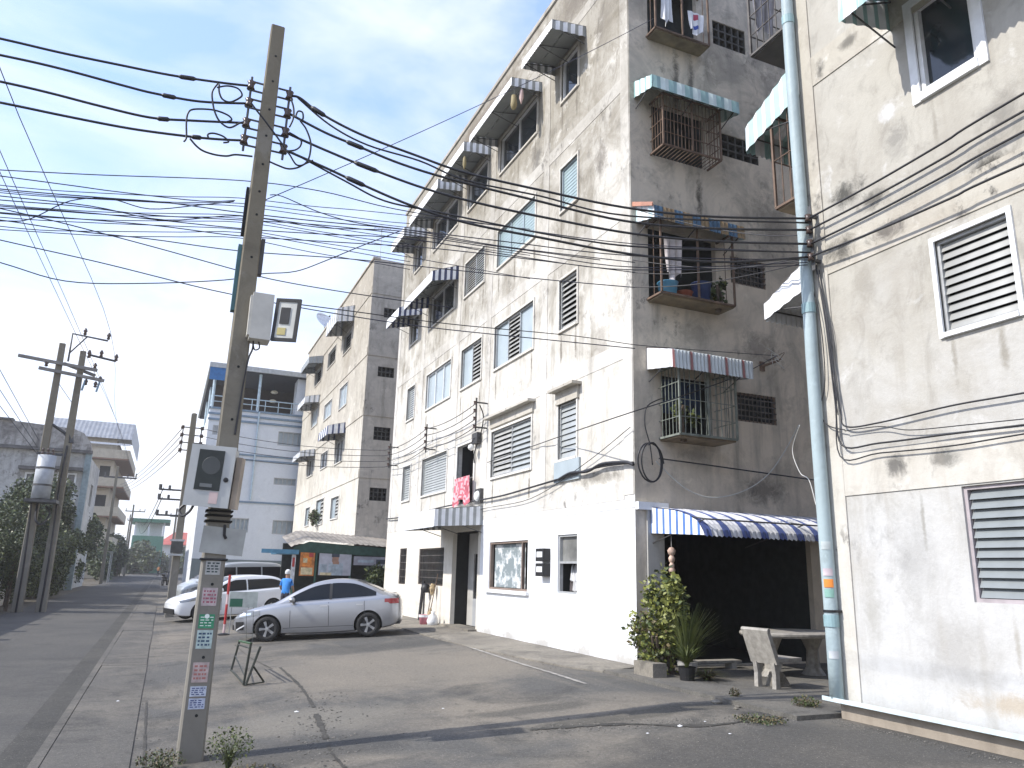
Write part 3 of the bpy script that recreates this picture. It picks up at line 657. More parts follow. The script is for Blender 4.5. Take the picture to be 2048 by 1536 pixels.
    q = MB(); q.poly([(7.8, 11.3, 8.62), (7.8, 12.0, 8.94), (7.8, 12.0, 8.84), (7.8, 11.3, 8.54)]); q.poly([(7.78, 11.3, 8.62), (7.78, 12.0, 8.94), (7.78, 12.0, 8.84), (7.78, 11.3, 8.54)]); q.build('orange_edge', M['aw_orange'], B)
    cage(B, SF, 8.32, 9.62, 4.14, 5.45, .66, M['greenbar'], label='grey green window cage on the first floor over the court'); cage(B, SF, 8.1, 9.85, 6.9, 8.45, .5, M['rust'], label='rusty window cage full of plants and tubs', rails=0, dense=.9)
    cage(B, SF, 8.25, 9.7, 10.12, 11.3, .47, M['rust'], label='rusty window cage with a barred floor', floor_bars=True, dense=.09); cage(B, SF, 8.2, 9.6, 12.95, 14.4, .36, M['rust'], label='topmost window cage with a brown board floor', rails=0, dense=.7)
    for h in sh[5:]:
        window(B, SF, *h, 'blocks' if h[2] > 10 else 'bars', 4, sur=False)
    pane(win_empty(B, SF, 8.5, 4.2, 'first floor window behind bars with a dark blue curtain'), SF, 8.55, 9.45, 4.7, 5.38, mat("dark_blue_curtain", (.025, .05, .11), .8, var=.3), -.2, 'curtain')
    q = MB(); fbox(q, SF, 7.98, 8.34, 0, 2.78, -.2, .05); q.build('column', M['pipe_col'], B)
    q = MB(); fbox(q, SF, 7.76, 8.42, 2.78, 2.92, -.1, .1); q.build('ledge', M['white_paint'], B)
    return B
MAIN = main_block()

# ------------------------------------------------------------------ the near block, right edge of the view
def near_block():
    B = thing('apartment_block', 'pale stained apartment block with a light blue drainpipe at the right edge', 'apartment block', (0, 0, 0))
    Yc, Ye, H = 7.42, -6.0, 16.45
    holes = [(4.72, 5.58, 4.34, 5.45), (4.3, 5.6, 1.42, 2.62), (4.78, 5.52, 7.38, 8.6), (1.2, 3.4, 1.4, 2.6), (1.2, 3.4, 4.3, 5.5), (1.2, 3.4, 7.3, 8.5)]
    b = MB(); wall_face(b, FS, Ye, Yc, 0, H, holes, m=0, mi=1)
    FN = north(Yc)
    nh = [(8.05, 9.2, 7.3, 8.5), (8.05, 9.2, 10.3, 11.4), (8.05, 9.2, 4.2, 5.4), (8.3, 10, .1, 2.4)]
    wall_face(b, FN, X0, 20, 0, H, nh, m=2, mi=1)
    b.quad((X0, Ye, 0), (20, Ye, 0), (20, Ye, H), (X0, Ye, H), 2); b.quad((20, Ye, 0), (20, Yc, 0), (20, Yc, H), (20, Ye, H), 2); b.quad((X0, Ye, H), (20, Ye, H), (20, Yc, H), (X0, Yc, H), 2)
    b.build('wall', [M['near_wall'], M['dark'], M['main_side']], B)
    for (z0, z1) in ((2.64, 3.15), (5.62, 6.08), (8.52, 8.99), (11.5, 12)):
        q = MB(); fbox(q, FS, Ye, Yc - .26, z0, z1, -.01, .014); q.build('floor_band', M['near_beam'], B)
    for y in (7.16, 3.62, .1):
        q = MB(); fbox(q, FS, y, y + .255, .05, 14, -.01, .018); q.build('pilaster', M['near_beam'], B)
    q = MB(); fbox(q, FS, Ye, Yc, -.02, .165, -.01, .075); q.build('plinth', plaster("plinth", (.36, .31, .25), (.36, .31, .25), (.17, .14, .11), 20, 40, .6, .6), B)
    w = window(B, FS, *holes[0], 'louvre_open', 10, 'white framed louvre window on the first floor, glass slats half open', surm=M['frame_white'])
    w = win_empty(B, FS, 4.3, 1.42, 'large ground floor louvre window with closed grey slats')
    frame(w, FS, 4.3, 5.6, 1.42, 2.62, .04, mat("mauve_frame", (.36, .32, .33), .6), mull=(4.5,)); slats(w, FS, 4.53, 5.55, 1.47, 2.58, 11, M['grey_slat'], tilt=.55, cover=1.05)
    q = MB()
    fbox(q, FS, 4.92, 4.98, 1.5, 1.56, -.02, -.012); q.build('sticker', M['aw_white'], w)
    w = win_empty(B, FS, 4.78, 7.38, 'dark casement window with a white frame at the top right')
    surround(w, FS, *holes[2], .11, .03, M['frame_white']); frame(w, FS, *holes[2], .06, M['frame_white'], -.12, -.01); pane(w, FS, 4.84, 5.46, 7.44, 8.54, M['pane_dark'])
    for h in holes[3:]: window(B, FS, *h, 'louvre', 9)
    awning(B, FS, 4.2, 5.83, 8.95, .9, .3, .34, M['aw_teal'], M['aw_white'], .2, 'teal and white striped awning over the dark casement window')
    awning(B, FN, 7.93, 10.2, 9.45, 1.4, .62, .42, M['aw_teal'], M['aw_white'], .2, 'teal and white striped awning jutting over the court behind the drainpipe')
    awning(B, FN, 7.86, 9.6, 6.15, 1.1, .5, .25, M['aw_white'], M['aw_white'], .2, 'plain white awning jutting over the court behind the drainpipe')
    cage(B, FN, 7.98, 9.6, 7.15, 8.75, .85, M['rust'], label='rusty cage under the teal awning over the court', rails=1, dense=.16)
    cage(B, FN, 7.98, 9.6, 10.1, 11.6, 1.2, M['bars'], label='topmost cage jutting over the court from the near block', dense=.14, floor=mat("dark_board", (.05, .04, .035), .9))
    # drainpipe
    p = MB(); px, py = 7.64, 7.44
    p.tube([(px + .006 * math.sin(z * 1.3), py, z) for z in [.22 + .6 * i for i in range(22)]], .084, 16)
    dp = p.build('drainpipe', plaster("light_blue_pipe", (.37, .455, .475), (.38, .46, .48), (.24, .28, .28), 1, 9, .3, .7, patch=.45, rough=.5), B, True)
    for z in (5.13, 9.72, 1.05):
        c = MB(); c.tube([(px, py, z), (px, py, z + .14)], .092, 16); c.build('pipe_collar', mat("blue_collar", (.24, .36, .38), .5), dp)
    c = MB(); c.tube([(px, py, 1.22), (px, py, 1.25)], .09, 16); c.box((px - .01, py - .1, 1.222), (7.76, py + .1, 1.248)); c.build('pipe_strap', M['black'], dp)
    for (z, h, col) in ((1.52, .1, (.75, .24, .04)), (1.40, .1, (.22, .40, .34)), (1.66, .09, (.5, .42, .45)), (1.98, .1, (.45, .5, .5)), (.68, .09, (.45, .48, .5))):
        c = MB()
        for i in range(6):
            t0, t1 = math.pi * (1.02 + i * .075), math.pi * (1.02 + (i + 1) * .075); r = .0865
            c.quad((px + r * math.cos(t0), py + r * math.sin(t0), z), (px + r * math.cos(t1), py + r * math.sin(t1), z), (px + r * math.cos(t1), py + r * math.sin(t1), z + h), (px + r * math.cos(t0), py + r * math.sin(t0), z + h))
        c.build('sticker', mat("pipe_sticker%.2f" % z, col, .6), dp)
    g = MB(); g.box((7.56, -5, .185), (7.672, 7.6, .2)); g.box((7.56, -5, .2), (7.572, 7.6, .235)); 
    g.build('gutter_channel', mat("pale_blue_gutter", (.58, .68, .70), .45, var=.1), B)
    return B
NEAR = near_block()

# ------------------------------------------------------------------ the far block of the row
def far_block():
    B = thing('apartment_block', 'brown stained apartment block farther down the row, with a satellite dish on its roof', 'apartment block', (0, 0, 0))
    Y0, Y1, H = 35.2, 54.6, 16.6
    holes = [(39.4, 41.4, 4.1, 5.2), (39.4, 41.4, 7.0, 8.2), (39.4, 41.4, 10.0, 11.2), (39.4, 41.4, 13.1, 14.2), (43.6, 45.9, 4.0, 5.4), (43.6, 45.7, 7.2, 8.1), (43.6, 45.9, 10.15, 11.1), (43.7, 46.1, 13.4, 14.4),
             (48.1, 49.6, 4.1, 5.2), (48.2, 50.4, 7.2, 8.3), (48.2, 50.4, 10.4, 11.5), (48.2, 50.4, 13.2, 14.2)]
    b = MB(); wall_face(b, FS, Y0, Y1, 0, H, holes, m=0, mi=1)
    sh = [(8.3, 9.1, 4.68, 5.28), (8.3, 9.1, 7.52, 8.15), (8.3, 9.1, 10.6, 11.1), (8.4, 9.25, 13.6, 14.1)]
    wall_face(b, south(Y0), X0, 20, 0, H, sh, m=2, mi=1)
    b.quad((X0, Y1, 0), (20, Y1, 0), (20, Y1, H), (X0, Y1, H), 2); b.quad((20, Y0, 0), (20, Y1, 0), (20, Y1, H), (20, Y0, H), 2); b.quad((X0, Y0, H), (20, Y0, H), (20, Y1, H), (X0, Y1, H), 2)
    b.build('wall', [M['far_wall'], M['dark'], M['far_side']], B)
    for (z0, z1) in ((2.7, 3.1), (5.7, 6.1), (8.65, 9.05), (11.6, 12), (14.75, 15.1)):
        q = MB(); fbox(q, FS, Y0 + .02, Y1, z0, z1, -.01, .03); q.build('floor_band', M['far_wall'], B)
        q = MB(); fbox(q, south(Y0), X0 + .01, 12, z0, z1, -.01, .03); q.build('floor_band', M['far_side'], B)
    q = MB(); fbox(q, FS, Y0 - .05, Y1, H - .06, H + .05, -.3, .07); q.build('coping', M['far_side'], B)
    for i, h in enumerate(holes): window(B, FS, *h, ('half', 'dark', 'panes', 'louvre_open')[i % 4], 6)
    for i, h in enumerate(sh): window(B, south(Y0), *h, 'blocks', sur=False)
    G, Wt = M['aw_grey'], M['aw_white']
    awning(B, FS, 39.1, 42.2, 15.35, .9, .3, .75, G, Wt, .3, 'grey striped awning on the top floor of the far block'); awning(B, FS, 47.9, 51, 14.75, .9, .2, .4, G, G, .3, 'dull grey awning at the far end of the top floor')
    awning(B, FS, 47.9, 51, 12.2, .9, .2, .4, G, Wt, .3, 'grey awning above the third floor far end window'); awning(B, FS, 39.1, 41.8, 8.95, .9, .25, .45, M['aw_navy'], Wt, .3, 'blue and white striped awning on the second floor of the far block')
    awning(B, FS, 47.9, 51, 8.75, .9, .2, .35, G, Wt, .3, 'pale flat awning on the second floor far end')
    D = thing('satellite_dish', 'white mesh satellite dish on the roof edge of the far block', 'satellite dish', (8.0, 50.2, H + .05))
    q = MB(); q.tube([(0, 0, 0), (0, 0, .9)], .04, 8); q.build('mast', M['steel'], D)
    q = MB(); xf = Matrix.Translation((0, 0, 1.15)) @ Matrix.Rotation(R(55), 4, 'X') @ Matrix.Rotation(R(25), 4, 'Y')
    q.lathe([(.02, -.17), (.3, -.14), (.55, -.06), (.72, .03)], 20, xf=xf); q.build('dish', mat("dish_white", (.6, .61, .62), .5), D, True)
    q = MB(); q.tube([xf @ Vector((.7, 0, .03)), xf @ Vector((0, 0, .5)), xf @ Vector((-.6, .3, .02))], .012, 5); q.tube([xf @ Vector((0, 0, .44)), xf @ Vector((0, 0, .56))], .05, 8); q.build('feed_arm', M['dsteel'], D)
    A = thing('roof_aerial', 'thin television aerial on the roof of the far block', 'aerial', (8.3, 36.5, H))
    q = MB(); q.tube([(0, 0, 0), (0, 0, 2.4)], .02, 5); q.build('mast', M['steel'], A)
    q = MB(); q.tube([(-.4, 0, 2.2), (.5, 0, 2.3)], .012, 4)
    for i in range(5): q.tube([(-.35 + i * .2, -.2, 2.21 + i * .02), (-.35 + i * .2, .2, 2.21 + i * .02)], .008, 4)
    q.build('antenna', M['steel'], A)
    return B
FAR = far_block()

# ------------------------------------------------------------------ the blue-white building with a roof terrace
def terrace_block():
    B = thing('terrace_building', 'pale blue white building with dark bands and an open roof terrace', 'building', (0, 0, 0))
    XL, YF, YB = 1.62, 55.5, 76
    wm = plaster("blue_white_shaded", (.68, .71, .74), (.68, .71, .74), (.57, .6, .62), 30, 50, .1, .25); st = plaster("white_sunlit_side", (.74, .75, .76), (.74, .75, .76), (.6, .6, .6), 30, 50, .1, .2)  # front coloured bluer as in shade, street side whiter as in sun
    S = south(YF); k = YF / 57
    Z = lambda z: 1.6 + (z - 1.6) * k
    holes = [(6.3, 8.0, Z(10.13), Z(11.17)), (6.3, 7.8, Z(7.3), Z(7.8)), (3.54, 4.93, Z(3.87), Z(4.83)), (6.5, 8.1, Z(3.83), Z(4.81)), (1.95, 2.5, Z(10.5), Z(11.2)), (9.3, 11, Z(10.13), Z(11.17))]
    b = MB(); wall_face(b, S, XL, 14, 2.0, Z(12.4), holes, .3, 0, 1)
    b.quad((XL, YF, -.5), (XL, YB, -.5), (XL, YB, Z(12.4)), (XL, YF, Z(12.4)), 2); b.quad((14, YF, 0), (14, YB, 0), (14, YB, Z(12.4)), (14, YF, Z(12.4)), 0)
    b.quad((XL, YF, Z(12.4)), (14, YF, Z(12.4)), (14, YB, Z(12.4)), (XL, YB, Z(12.4)), 0); b.quad((XL, YB, 0), (14, YB, 0), (14, YB, Z(12.4)), (XL, YB, Z(12.4)), 0)
    b.build('wall', [wm, M['dark'], st], B)
    q = MB(); q.box((XL, YF - .06, -.5), (14, YF + .1, 2.0)); q.build('base_wall', plaster("grey_green_base", (.20, .24, .25), (.20, .24, .25), (.13, .15, .15), 20, 40, .3, .4), B)
    dk = mat("slate_blue_band", (.17, .24, .31), .6)
    for z in (11.55, 11.95, 12.35): q = MB(); q.box((XL - .06, YF - .09, Z(z)), (14, YF + .05, Z(z + .14))); q.build('band', dk, B)
    for z in (9.2, 8.85, 5.9): q = MB(); q.box((XL - .05, YF - .07, Z(z)), (14, YF + .05, Z(z + .12))); q.build('band', dk, B)
    # terrace
    q = MB(); q.box((XL - .35, YF - .5, Z(15.25)), (14, YB, Z(15.6))); q.build('canopy', [mat("terrace_roof", (.42, .43, .42), .7)], B)
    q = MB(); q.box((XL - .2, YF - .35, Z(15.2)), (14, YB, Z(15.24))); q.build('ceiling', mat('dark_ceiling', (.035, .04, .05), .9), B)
    q = MB(); q.box((XL - .3, YF - .45, Z(14.35)), (XL + 1.7, YF - .38, Z(15.25))); q.build('canopy_fascia', mat("canopy_blue", (.02, .13, .33), .6), B)
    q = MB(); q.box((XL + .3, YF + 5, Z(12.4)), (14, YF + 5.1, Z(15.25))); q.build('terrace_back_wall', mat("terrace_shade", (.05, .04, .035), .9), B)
    q = MB(); q.box((7.3, YF, Z(12.4)), (9.2, YF + 1.5, Z(15.25))); q.build('stair_house', wm, B)
    lb = mat("pale_blue_steel", (.45, .56, .62), .5)
    for x, y in ((XL + .1, YF), (4.72, YF), (XL + .1, YF + 6), (XL + .1, YF + 12)):
        q = MB(); q.tube([(x, y, Z(12.4)), (x, y, Z(15.25))], .1, 8); q.build('post', lb, B)
    q = MB(); q.tube([(XL, YF, Z(13.3)), (14, YF, Z(13.3))], .04, 5); q.tube([(XL, YF, Z(12.9)), (14, YF, Z(12.9))], .03, 5)
    for i in range(14): q.tube([(XL + i * .9, YF, Z(12.4)), (XL + i * .9, YF, Z(13.3))], .03, 5)
    q.build('railing', lb, B)
    q = MB(); q.tube([(4.86, YF - .12, Z(12.4)), (4.86, YF - .12, Z(6.1))], .06, 6); q.build('downpipe', lb, B)
    for i, h in enumerate(holes):
        w = win_empty(B, S, h[0], h[2]); frame(w, S, *h, .06, M['frame_grey'], mull=tuple(h[0] + (h[1] - h[0]) * j / 5 for j in range(1, 5)))
        pane(w, S, h[0] + .06, h[1] - .06, h[2] + .06, h[3] - .06, M['pane_blue'], -.14)
    for x, z in ((5.95, 14.45), (5.9, 13.75)):
        T = thing('terrace_lamp', 'round pale lamp shade hanging on the roof terrace, %s' % ('the upper one' if z > 14 else 'the lower one'), 'lamp', (x, YF + 2, Z(z)), group='lamps on the roof terrace')
        q = MB(); q.lathe([(.02, .14), (.2, .08), (.27, -.02), (.18, -.1), (0, -.12)], 14); q.build('lamp_shade', mat("lamp_cream", (.7, .66, .52), .5), T, True)
        q = MB(); q.tube([(0, 0, .13), (0, 0, Z(15.2) - Z(z))], .012, 4); q.build('cord', M['black'], T)
terrace_block()
# ------------------------------------------------------------------ poles
def concrete_pole(name, label, x, y, h, w0, w1, group=None, holes=True, bolts_top=None):
    P = thing(name, label, 'utility pole', (x, y, 0), group=group)
    b = MB(); b.frustum((0, 0, -.3), (0, 0, h), (w0, w0), (w1, w1), bev=.16); b.frustum((0, 0, h), (0, 0, h + w1 * .5), (w1, w1), (w1 * .35, w1 * .35), bev=.16)
    b.build('shaft', M['concrete'], P)
    return P
PX, PY = .385, 7.42
POLE = concrete_pole('utility_pole', 'nearest square concrete pole covered in stickers and meter boxes', PX, PY, 7.12, .108, .068, 'concrete utility poles along the street')
def pole_w(z): return .108 + (.068 - .108) * (z + .3) / 7.3
def pole_parts():
    for z in (6.75, 6.45, 6.12, 5.82, 5.5, 5.2, 4.95, 4.5, 3.4, 2.9, 1.44, .84, .38):
        b = MB(); w = pole_w(z); b.tube([(.01, -w - .003, z), (.01, -w + .03, z)], .013, 8); b.build('bolt_hole', M['dark'], POLE)
    c = M['dsteel']
    for side, zs in ((-1, (6.35, 6.15, 5.92, 5.73)), (1, (6.35, 6.14, 5.92, 5.73))):
        rk = MB(); xs = side * .19
        rk.tube([(xs, -.05, zs[-1] - .12), (xs, -.05, zs[0] + .1)], .012, 6)
        for z in zs:
            for dz in (.05, -.05): rk.tube([(side * pole_w(5.8), -.05, z + dz), (xs + side * .03, -.05, z + dz)], .011, 5)
        rack = rk.build('insulator_rack', c, POLE); rack['kind'] = 'stuff'
        for z in zs:
            s = MB(); s.lathe([(.012, -.045), (.042, -.04), (.03, -.012), (.03, .012), (.042, .04), (.012, .045)], 12, o=(xs, -.05, z)); s.build('insulator', M['porcelain'], rack, True)
    # stickers, lowest to highest on the face towards the viewer
    zs = [(1.52, 1.64, (.42, .42, .40), 'faded beige paper notice on the pole'), (1.26, 1.41, (.48, .40, .40), 'pink and white paper notice on the pole'), (1.075, 1.19, (.05, .27, .14), 'green sticker with a white figure on the pole'),
          (.91, 1.06, (.45, .55, .52), 'pale mint sticker with dark lettering'), (.64, .80, (.45, .36, .34), 'washed out pink notice on the pole'), (.53, .61, (.50, .54, .62), 'upper small white and blue notice'), (.43, .515, (.46, .50, .60), 'lower small white and blue notice')]
    for i, (z0, z1, col, lab) in enumerate(zs):
        w = pole_w((z0 + z1) / 2); b = MB(); y = -w - .004; xw = w * .62
        b.box((-xw, y, z0), (xw, y + .003, z1), 0); h = z1 - z0
        ink = [(.03, .05, .05), (.35, .10, .14), (.8, .85, .8), (.04, .08, .14), (.40, .16, .14), (.05, .07, .2), (.05, .07, .2)][i]
        r2 = random.Random(i)
        for k in range(4):
            zz = z0 + h * (.16 + .2 * k); x = -xw * .8
            while x < xw * .7:
                l = r2.uniform(.01, .03)
                if i == 2 and k > 1: l = .03
                b.box((x, y - .0012, zz), (min(x + l, xw * .85), y - .0002, zz + h * (.1 if i != 2 else .06)), 1); x += l + r2.uniform(.006, .016)
        if i == 2: b.lathe([(0, 0), (.02, .0)], 10, 1, xf=Matrix.Translation((0, y - .0014, z0 + h * .86)) @ Matrix.Rotation(math.pi / 2, 4, 'X'))
        b.build('sticker', [mat("paper%d" % i, col, .7, var=.25, scale=20), mat("ink%d" % i, ink, .7, var=0)], POLE, label=lab)
    b = MB(); w = pole_w(2)
    for z in (1.98, 2.03, 2.07, 1.65): b.tube([(-w - .012, -w - .012, z), (w + .012, -w - .012, z), (w + .012, w + .012, z), (-w - .012, w + .012, z), (-w - .012, -w - .012, z)], .011, 5)
    b.build('wrapped_strap', M['black'], POLE)['kind'] = 'stuff'
    for s, z0, z1, lab in ((-1, 3.95, 4.62, 'teal cable guard strip on the street side'), (1, 4.35, 4.72, 'short dark cable guard strip on the yard side')):
        b = MB(); x0 = s * (pole_w(4.3) + .002); b.box((x0, -.06, z0), (x0 + s * .035, .03, z1)); b.build('cable_guard', mat("teal_guard" if s < 0 else "dark_guard", (.05, .13, .14) if s < 0 else (.06, .055, .05), .6), POLE, label=lab)
    b = MB(); w = pole_w(4.8); b.box((-w - .03, -.02, 4.75), (-w - .002, .06, 5.25)); b.build('cable_guard', M['dark'], POLE)
pole_parts()
to_road(POLE); POLE.rotation_euler.y = .006
def meter_box_low():
    T = thing('meter_box', 'grey meter box with a dark window strapped low on the nearest concrete pole', 'meter box', (PX - .07, PY - .13, 2.1))
    T.rotation_euler = (R(2), R(3), R(-14))
    b = MB(); b.box((-.17, -.2, 0), (.17, 0, .5)); b.build('box', mat("meter_plastic", (.40, .41, .40), .5, var=.12), T)
    b = MB(); b.box((-.185, -.225, -.01), (.185, -.2, .515)); b.build('lid', mat("meter_lid", (.44, .45, .44), .45, var=.1), T)
    b = MB(); b.box((-.115, -.232, .13), (.095, -.2255, .475)); b.build('window', mat('meter_window', (.012, .018, .017), .35, var=.3), T)
    b = MB(); b.lathe([(0, .0), (.075, 0), (.08, -.006), (.0, -.006)], 18, xf=Matrix.Translation((.0, -.235, .34)) @ Matrix.Rotation(math.pi / 2, 4, 'X')); b.build('dial', mat("dial_grey", (.05, .055, .055), .5), T)
    b = MB(); b.box((-.07, -.236, .155), (.03, -.233, .185)); b.build('counter', mat("counter_grey", (.14, .15, .15), .5), T)
    b = MB(); b.lathe([(0, .01), (.02, .008), (.022, 0)], 10, xf=Matrix.Translation((.135, -.227, .23)) @ Matrix.Rotation(math.pi / 2, 4, 'X')); b.build('latch', M['black'], T)
    b = MB(); b.box((.02, -.229, .02), (.09, -.2255, .12)); b.build('sticker', mat("pink_label", (.55, .42, .40), .7), T)
    b = MB(); b.box((.185, -.15, -.01), (.23, .02, .44)); b.build('side_flange', mat("rusty_beige", (.36, .30, .24), .7, var=.3), T)
    b = MB(); b.tube(smooth_path([(-.12, -.1, .0), (-.14, -.13, -.06), (-.19, -.13, -.1), (-.23, -.1, -.05), (-.17, -.1, .02)], 5), .012, 6); b.build('conduit', M['cable'], T)
    to_road(T)
meter_box_low()
def meter_box_high():
    T = thing('meter_box', 'cream meter box with an open framed lid high on the nearest pole', 'meter box', (PX + .085, PY - .1, 3.66))
    b = MB(); b.box((0, -.11, 0), (.19, .1, .45)); b.box((-.02, -.1, .03), (0, .1, .42)); b.build('box', mat("meter_cream", (.55, .53, .47), .5, var=.12), T)
    L_ = MB(); xf = Matrix.Translation((.19, -.11, .0)) @ Matrix.Rotation(R(-28), 4, 'Z') @ Matrix.Rotation(R(3), 4, 'Y')
    w, h, t = .24, .42, .03
    L_.box((0, 0, 0), (w, t, t), 0, xf); L_.box((0, 0, h - t), (w, t, h), 0, xf); L_.box((0, 0, t), (t, t, h - t), 0, xf); L_.box((w - t, 0, t), (w, t, h - t), 0, xf)
    lid = L_.build('lid', M['black'], T)
    g = MB(); g.box((t, .008, t), (w - t, .02, h - t), 0, xf); g.build('panel', mat("lid_inside", (.52, .52, .48), .6), lid)
    g = MB(); g.box((.06, .0, .17), (.15, .03, .33), 0, xf); g.build('meter', M['black'], lid)
    g = MB(); g.box((.05, .002, .06), (.13, .007, .13), 0, xf); g.build('label_plate', mat("ochre_label", (.4, .34, .14), .6), lid)
    b = MB(); b.tube(smooth_path([(.05, 0, 0), (.05, 0, -.08), (.02, -.02, -.2), (.0, 0, -.5), (-.02, 0, -.9)], 5), .009, 5); b.tube(smooth_path([(.1, 0, 0), (.11, 0, -.06), (.07, 0, -.08), (.05, 0, -.02)], 5), .007, 5); b.build('conduit', M['cable'], T)['kind'] = 'stuff'
    to_road(T)
meter_box_high()
def plate():
    T = thing('sign_plate', 'bare grey metal plate fixed crooked across the nearest pole', 'sign plate', (PX + .055, PY - .125, 1.81))
    T.rotation_euler = (0, R(4), R(3))
    b = MB(); b.box((-.17, -.006, -.115), (.19, .0, .115)); b.build('plate', mat("zinc_plate", (.34, .35, .34), .45, .55, .2, 5), T)
    b = MB(); b.tube([(.0, -.012, .14), (.01, -.02, .05), (.03, -.02, .02)], .012, 6); b.build('strap', M['black'], T)
    to_road(T)
plate()
P2 = concrete_pole('utility_pole', 'slim concrete pole by the front of the white hatchback', .33, 26.8, 6.4, .13, .085, 'concrete utility poles along the street')
b = MB()
for s in (-1, 1):
    b.tube([(s * .28, 0, 5.1), (s * .28, 0, 6.0)], .02, 5)
    for z in (5.2, 5.45, 5.7, 5.95): b.tube([(0, 0, z), (s * .3, 0, z)], .02, 5)
b.build('insulator_rack', M['dsteel'], P2)['kind'] = 'stuff'
for s in (-1, 1):
    for z in (5.2, 5.45, 5.7, 5.95):
        c = MB(); c.lathe([(.02, -.06), (.06, -.05), (.045, 0), (.06, .05), (.02, .06)], 8, o=(s * .3, 0, z)); c.build('insulator', M['porcelain'], P2, True)
c = MB(); c.box((-.2, -.3, 1.95), (.15, -.13, 2.35)); c.build('meter_box', M['dsteel'], P2); c = MB(); c.box((-.24, -.32, 2.3), (.18, -.12, 2.36)); c.box((-.24, -.32, 1.86), (.18, -.12, 1.92)); c.build('shelf', M['frame_grey'], P2)
for s, z in ((-1, 3.9), (-1, 3.6), (-1, 3.1)):
    c = MB(); c.tube([(0, 0, z), (s * .75, 0, z)], .03, 5); c.tube([(s * .72, 0, z), (s * .72, 0, z + .16)], .05, 6); c.tube([(s * .45, 0, z), (s * .45, 0, z + .14)], .04, 6); c.build('bracket', M['dsteel'], P2)
to_road(P2)

def twin_pole():
    P = thing('transformer_pole', 'pair of tall concrete poles carrying crossarms and a grey transformer', 'utility pole', (-4.1, 29.5, 0))
    for x, y, h in ((0, 0, 8.9), (.64, .15, 8.75)):
        b = MB(); b.frustum((x, y, -.3), (x, y, h), (.15, .15), (.09, .09), bev=.15); b.build('shaft', M['concrete'], P)
    for x0, x1, z0, z1, yy in ((-1.2, 1.2, 8.28, 8.06, -.16), (-.55, 1.46, 7.93, 7.72, -.17), (.1, 1.15, 8.28, 7.95, .3)):
        b = MB(); b.box((0, -.05, -.05), (x1 - x0, .05, .05), 0, Matrix.Translation((x0, yy, z0)) @ Matrix.Rotation(math.atan2(z0 - z1, x1 - x0), 4, 'Y')); b.build('crossarm', mat("weathered_arm", (.20, .185, .165), .8, var=.25), P)
    def ins(x, y, z, h=.26):
        c = MB(); c.lathe([(.02, 0), (.06, .03), (.04, h * .4), (.07, h * .55), (.05, h * .8), (.02, h)], 8, o=(x, y, z)); c.build('insulator', M['porcelain'], P, True)
    b = MB(); b.tube([(.25, 0, 8.3), (.25, 0, 9.3), (1.35, 0, 9.2), (1.35, 0, 9.3)], .035, 5); b.tube([(.25, 0, 8.6), (.7, 0, 9.25)], .025, 5); b.build('top_bracket', M['dsteel'], P)
    ins(.62, 0, 9.3); ins(1.36, 0, 9.24)
    b = MB(); b.tube([(.85, 0, 8.62), (1.7, 0, 8.5)], .04, 5); b.build('top_bracket', M['dsteel'], P); ins(.85, 0, 8.5, .3); ins(1.22, 0, 8.58); ins(1.7, 0, 8.5)
    for x, z in ((1.1, 8.1), (1.2, 7.45), (1.32, 7.65), (.9, 7.5), (-.35, 8.0)): ins(x, -.16, z, .22)
    for x in (.88, 1.32):
        c = MB(); c.tube([(x, -.18, 7.68), (x - .06, -.2, 7.3)], .035, 6); c.build('fuse', mat("blue_grey_fuse", (.16, .24, .28), .5), P)
    b = MB(); b.tube([(-.1, 0, 6.2), (.64, .15, 5.75)], .05, 5); b.tube([(.5, .15, 5.75), (.64, .15, 5.9), (.72, .1, 5.5)], .1, 6); b.tube([(0, 0, 7.6), (.55, .15, 6.9)], .012, 4); b.build('brace', M['dsteel'], P)['kind'] = 'stuff'
    c = MB(); c.tube([(.2, -.62, z) for z in (3.55, 4.95)], .27, 16); c.build('transformer', mat("transformer_grey", (.36, .38, .40), .5, var=.15), P, True)
    for z in (3.95, 4.5):
        q = MB(); q.tube([(.2, -.62, z), (.2, -.62, z + .06)], .285, 16); q.build('band', M['dsteel'], P)
    q = MB(); q.box((-.2, -.95, 3.42), (.7, -.1, 3.52)); q.box((-.15, -.4, 5.0), (.6, -.3, 5.08)); q.build('platform', M['dsteel'], P)['kind'] = 'stuff'
    for x in (.05, .2, .35):
        q = MB(); q.lathe([(.03, 0), (.05, .06), (.03, .12), (.045, .18), (.01, .24)], 8, o=(x, -.62, 4.96)); q.build('bushing', M['porcelain'], P)
    q = MB(); q.tube(smooth_path([(.1, -.25, 3.4), (.15, -.5, 2.9), (.35, -.5, 2.75), (.5, -.3, 3.1), (.35, -.25, 3.35)], 6), .035, 6); q.tube(smooth_path([(0, -.2, 5), (-.1, -.3, 4), (-.05, -.25, 3), (0, -.2, 1.5), (0, -.17, 0)], 5), .03, 5); q.tube(smooth_path([(.64, 0, 5.4), (.62, -.1, 4), (.66, -.05, 2), (.64, 0, 0)], 5), .035, 5); q.build('hanging_cable', M['cable'], P)['kind'] = 'stuff'
    to_road(P)
twin_pole()
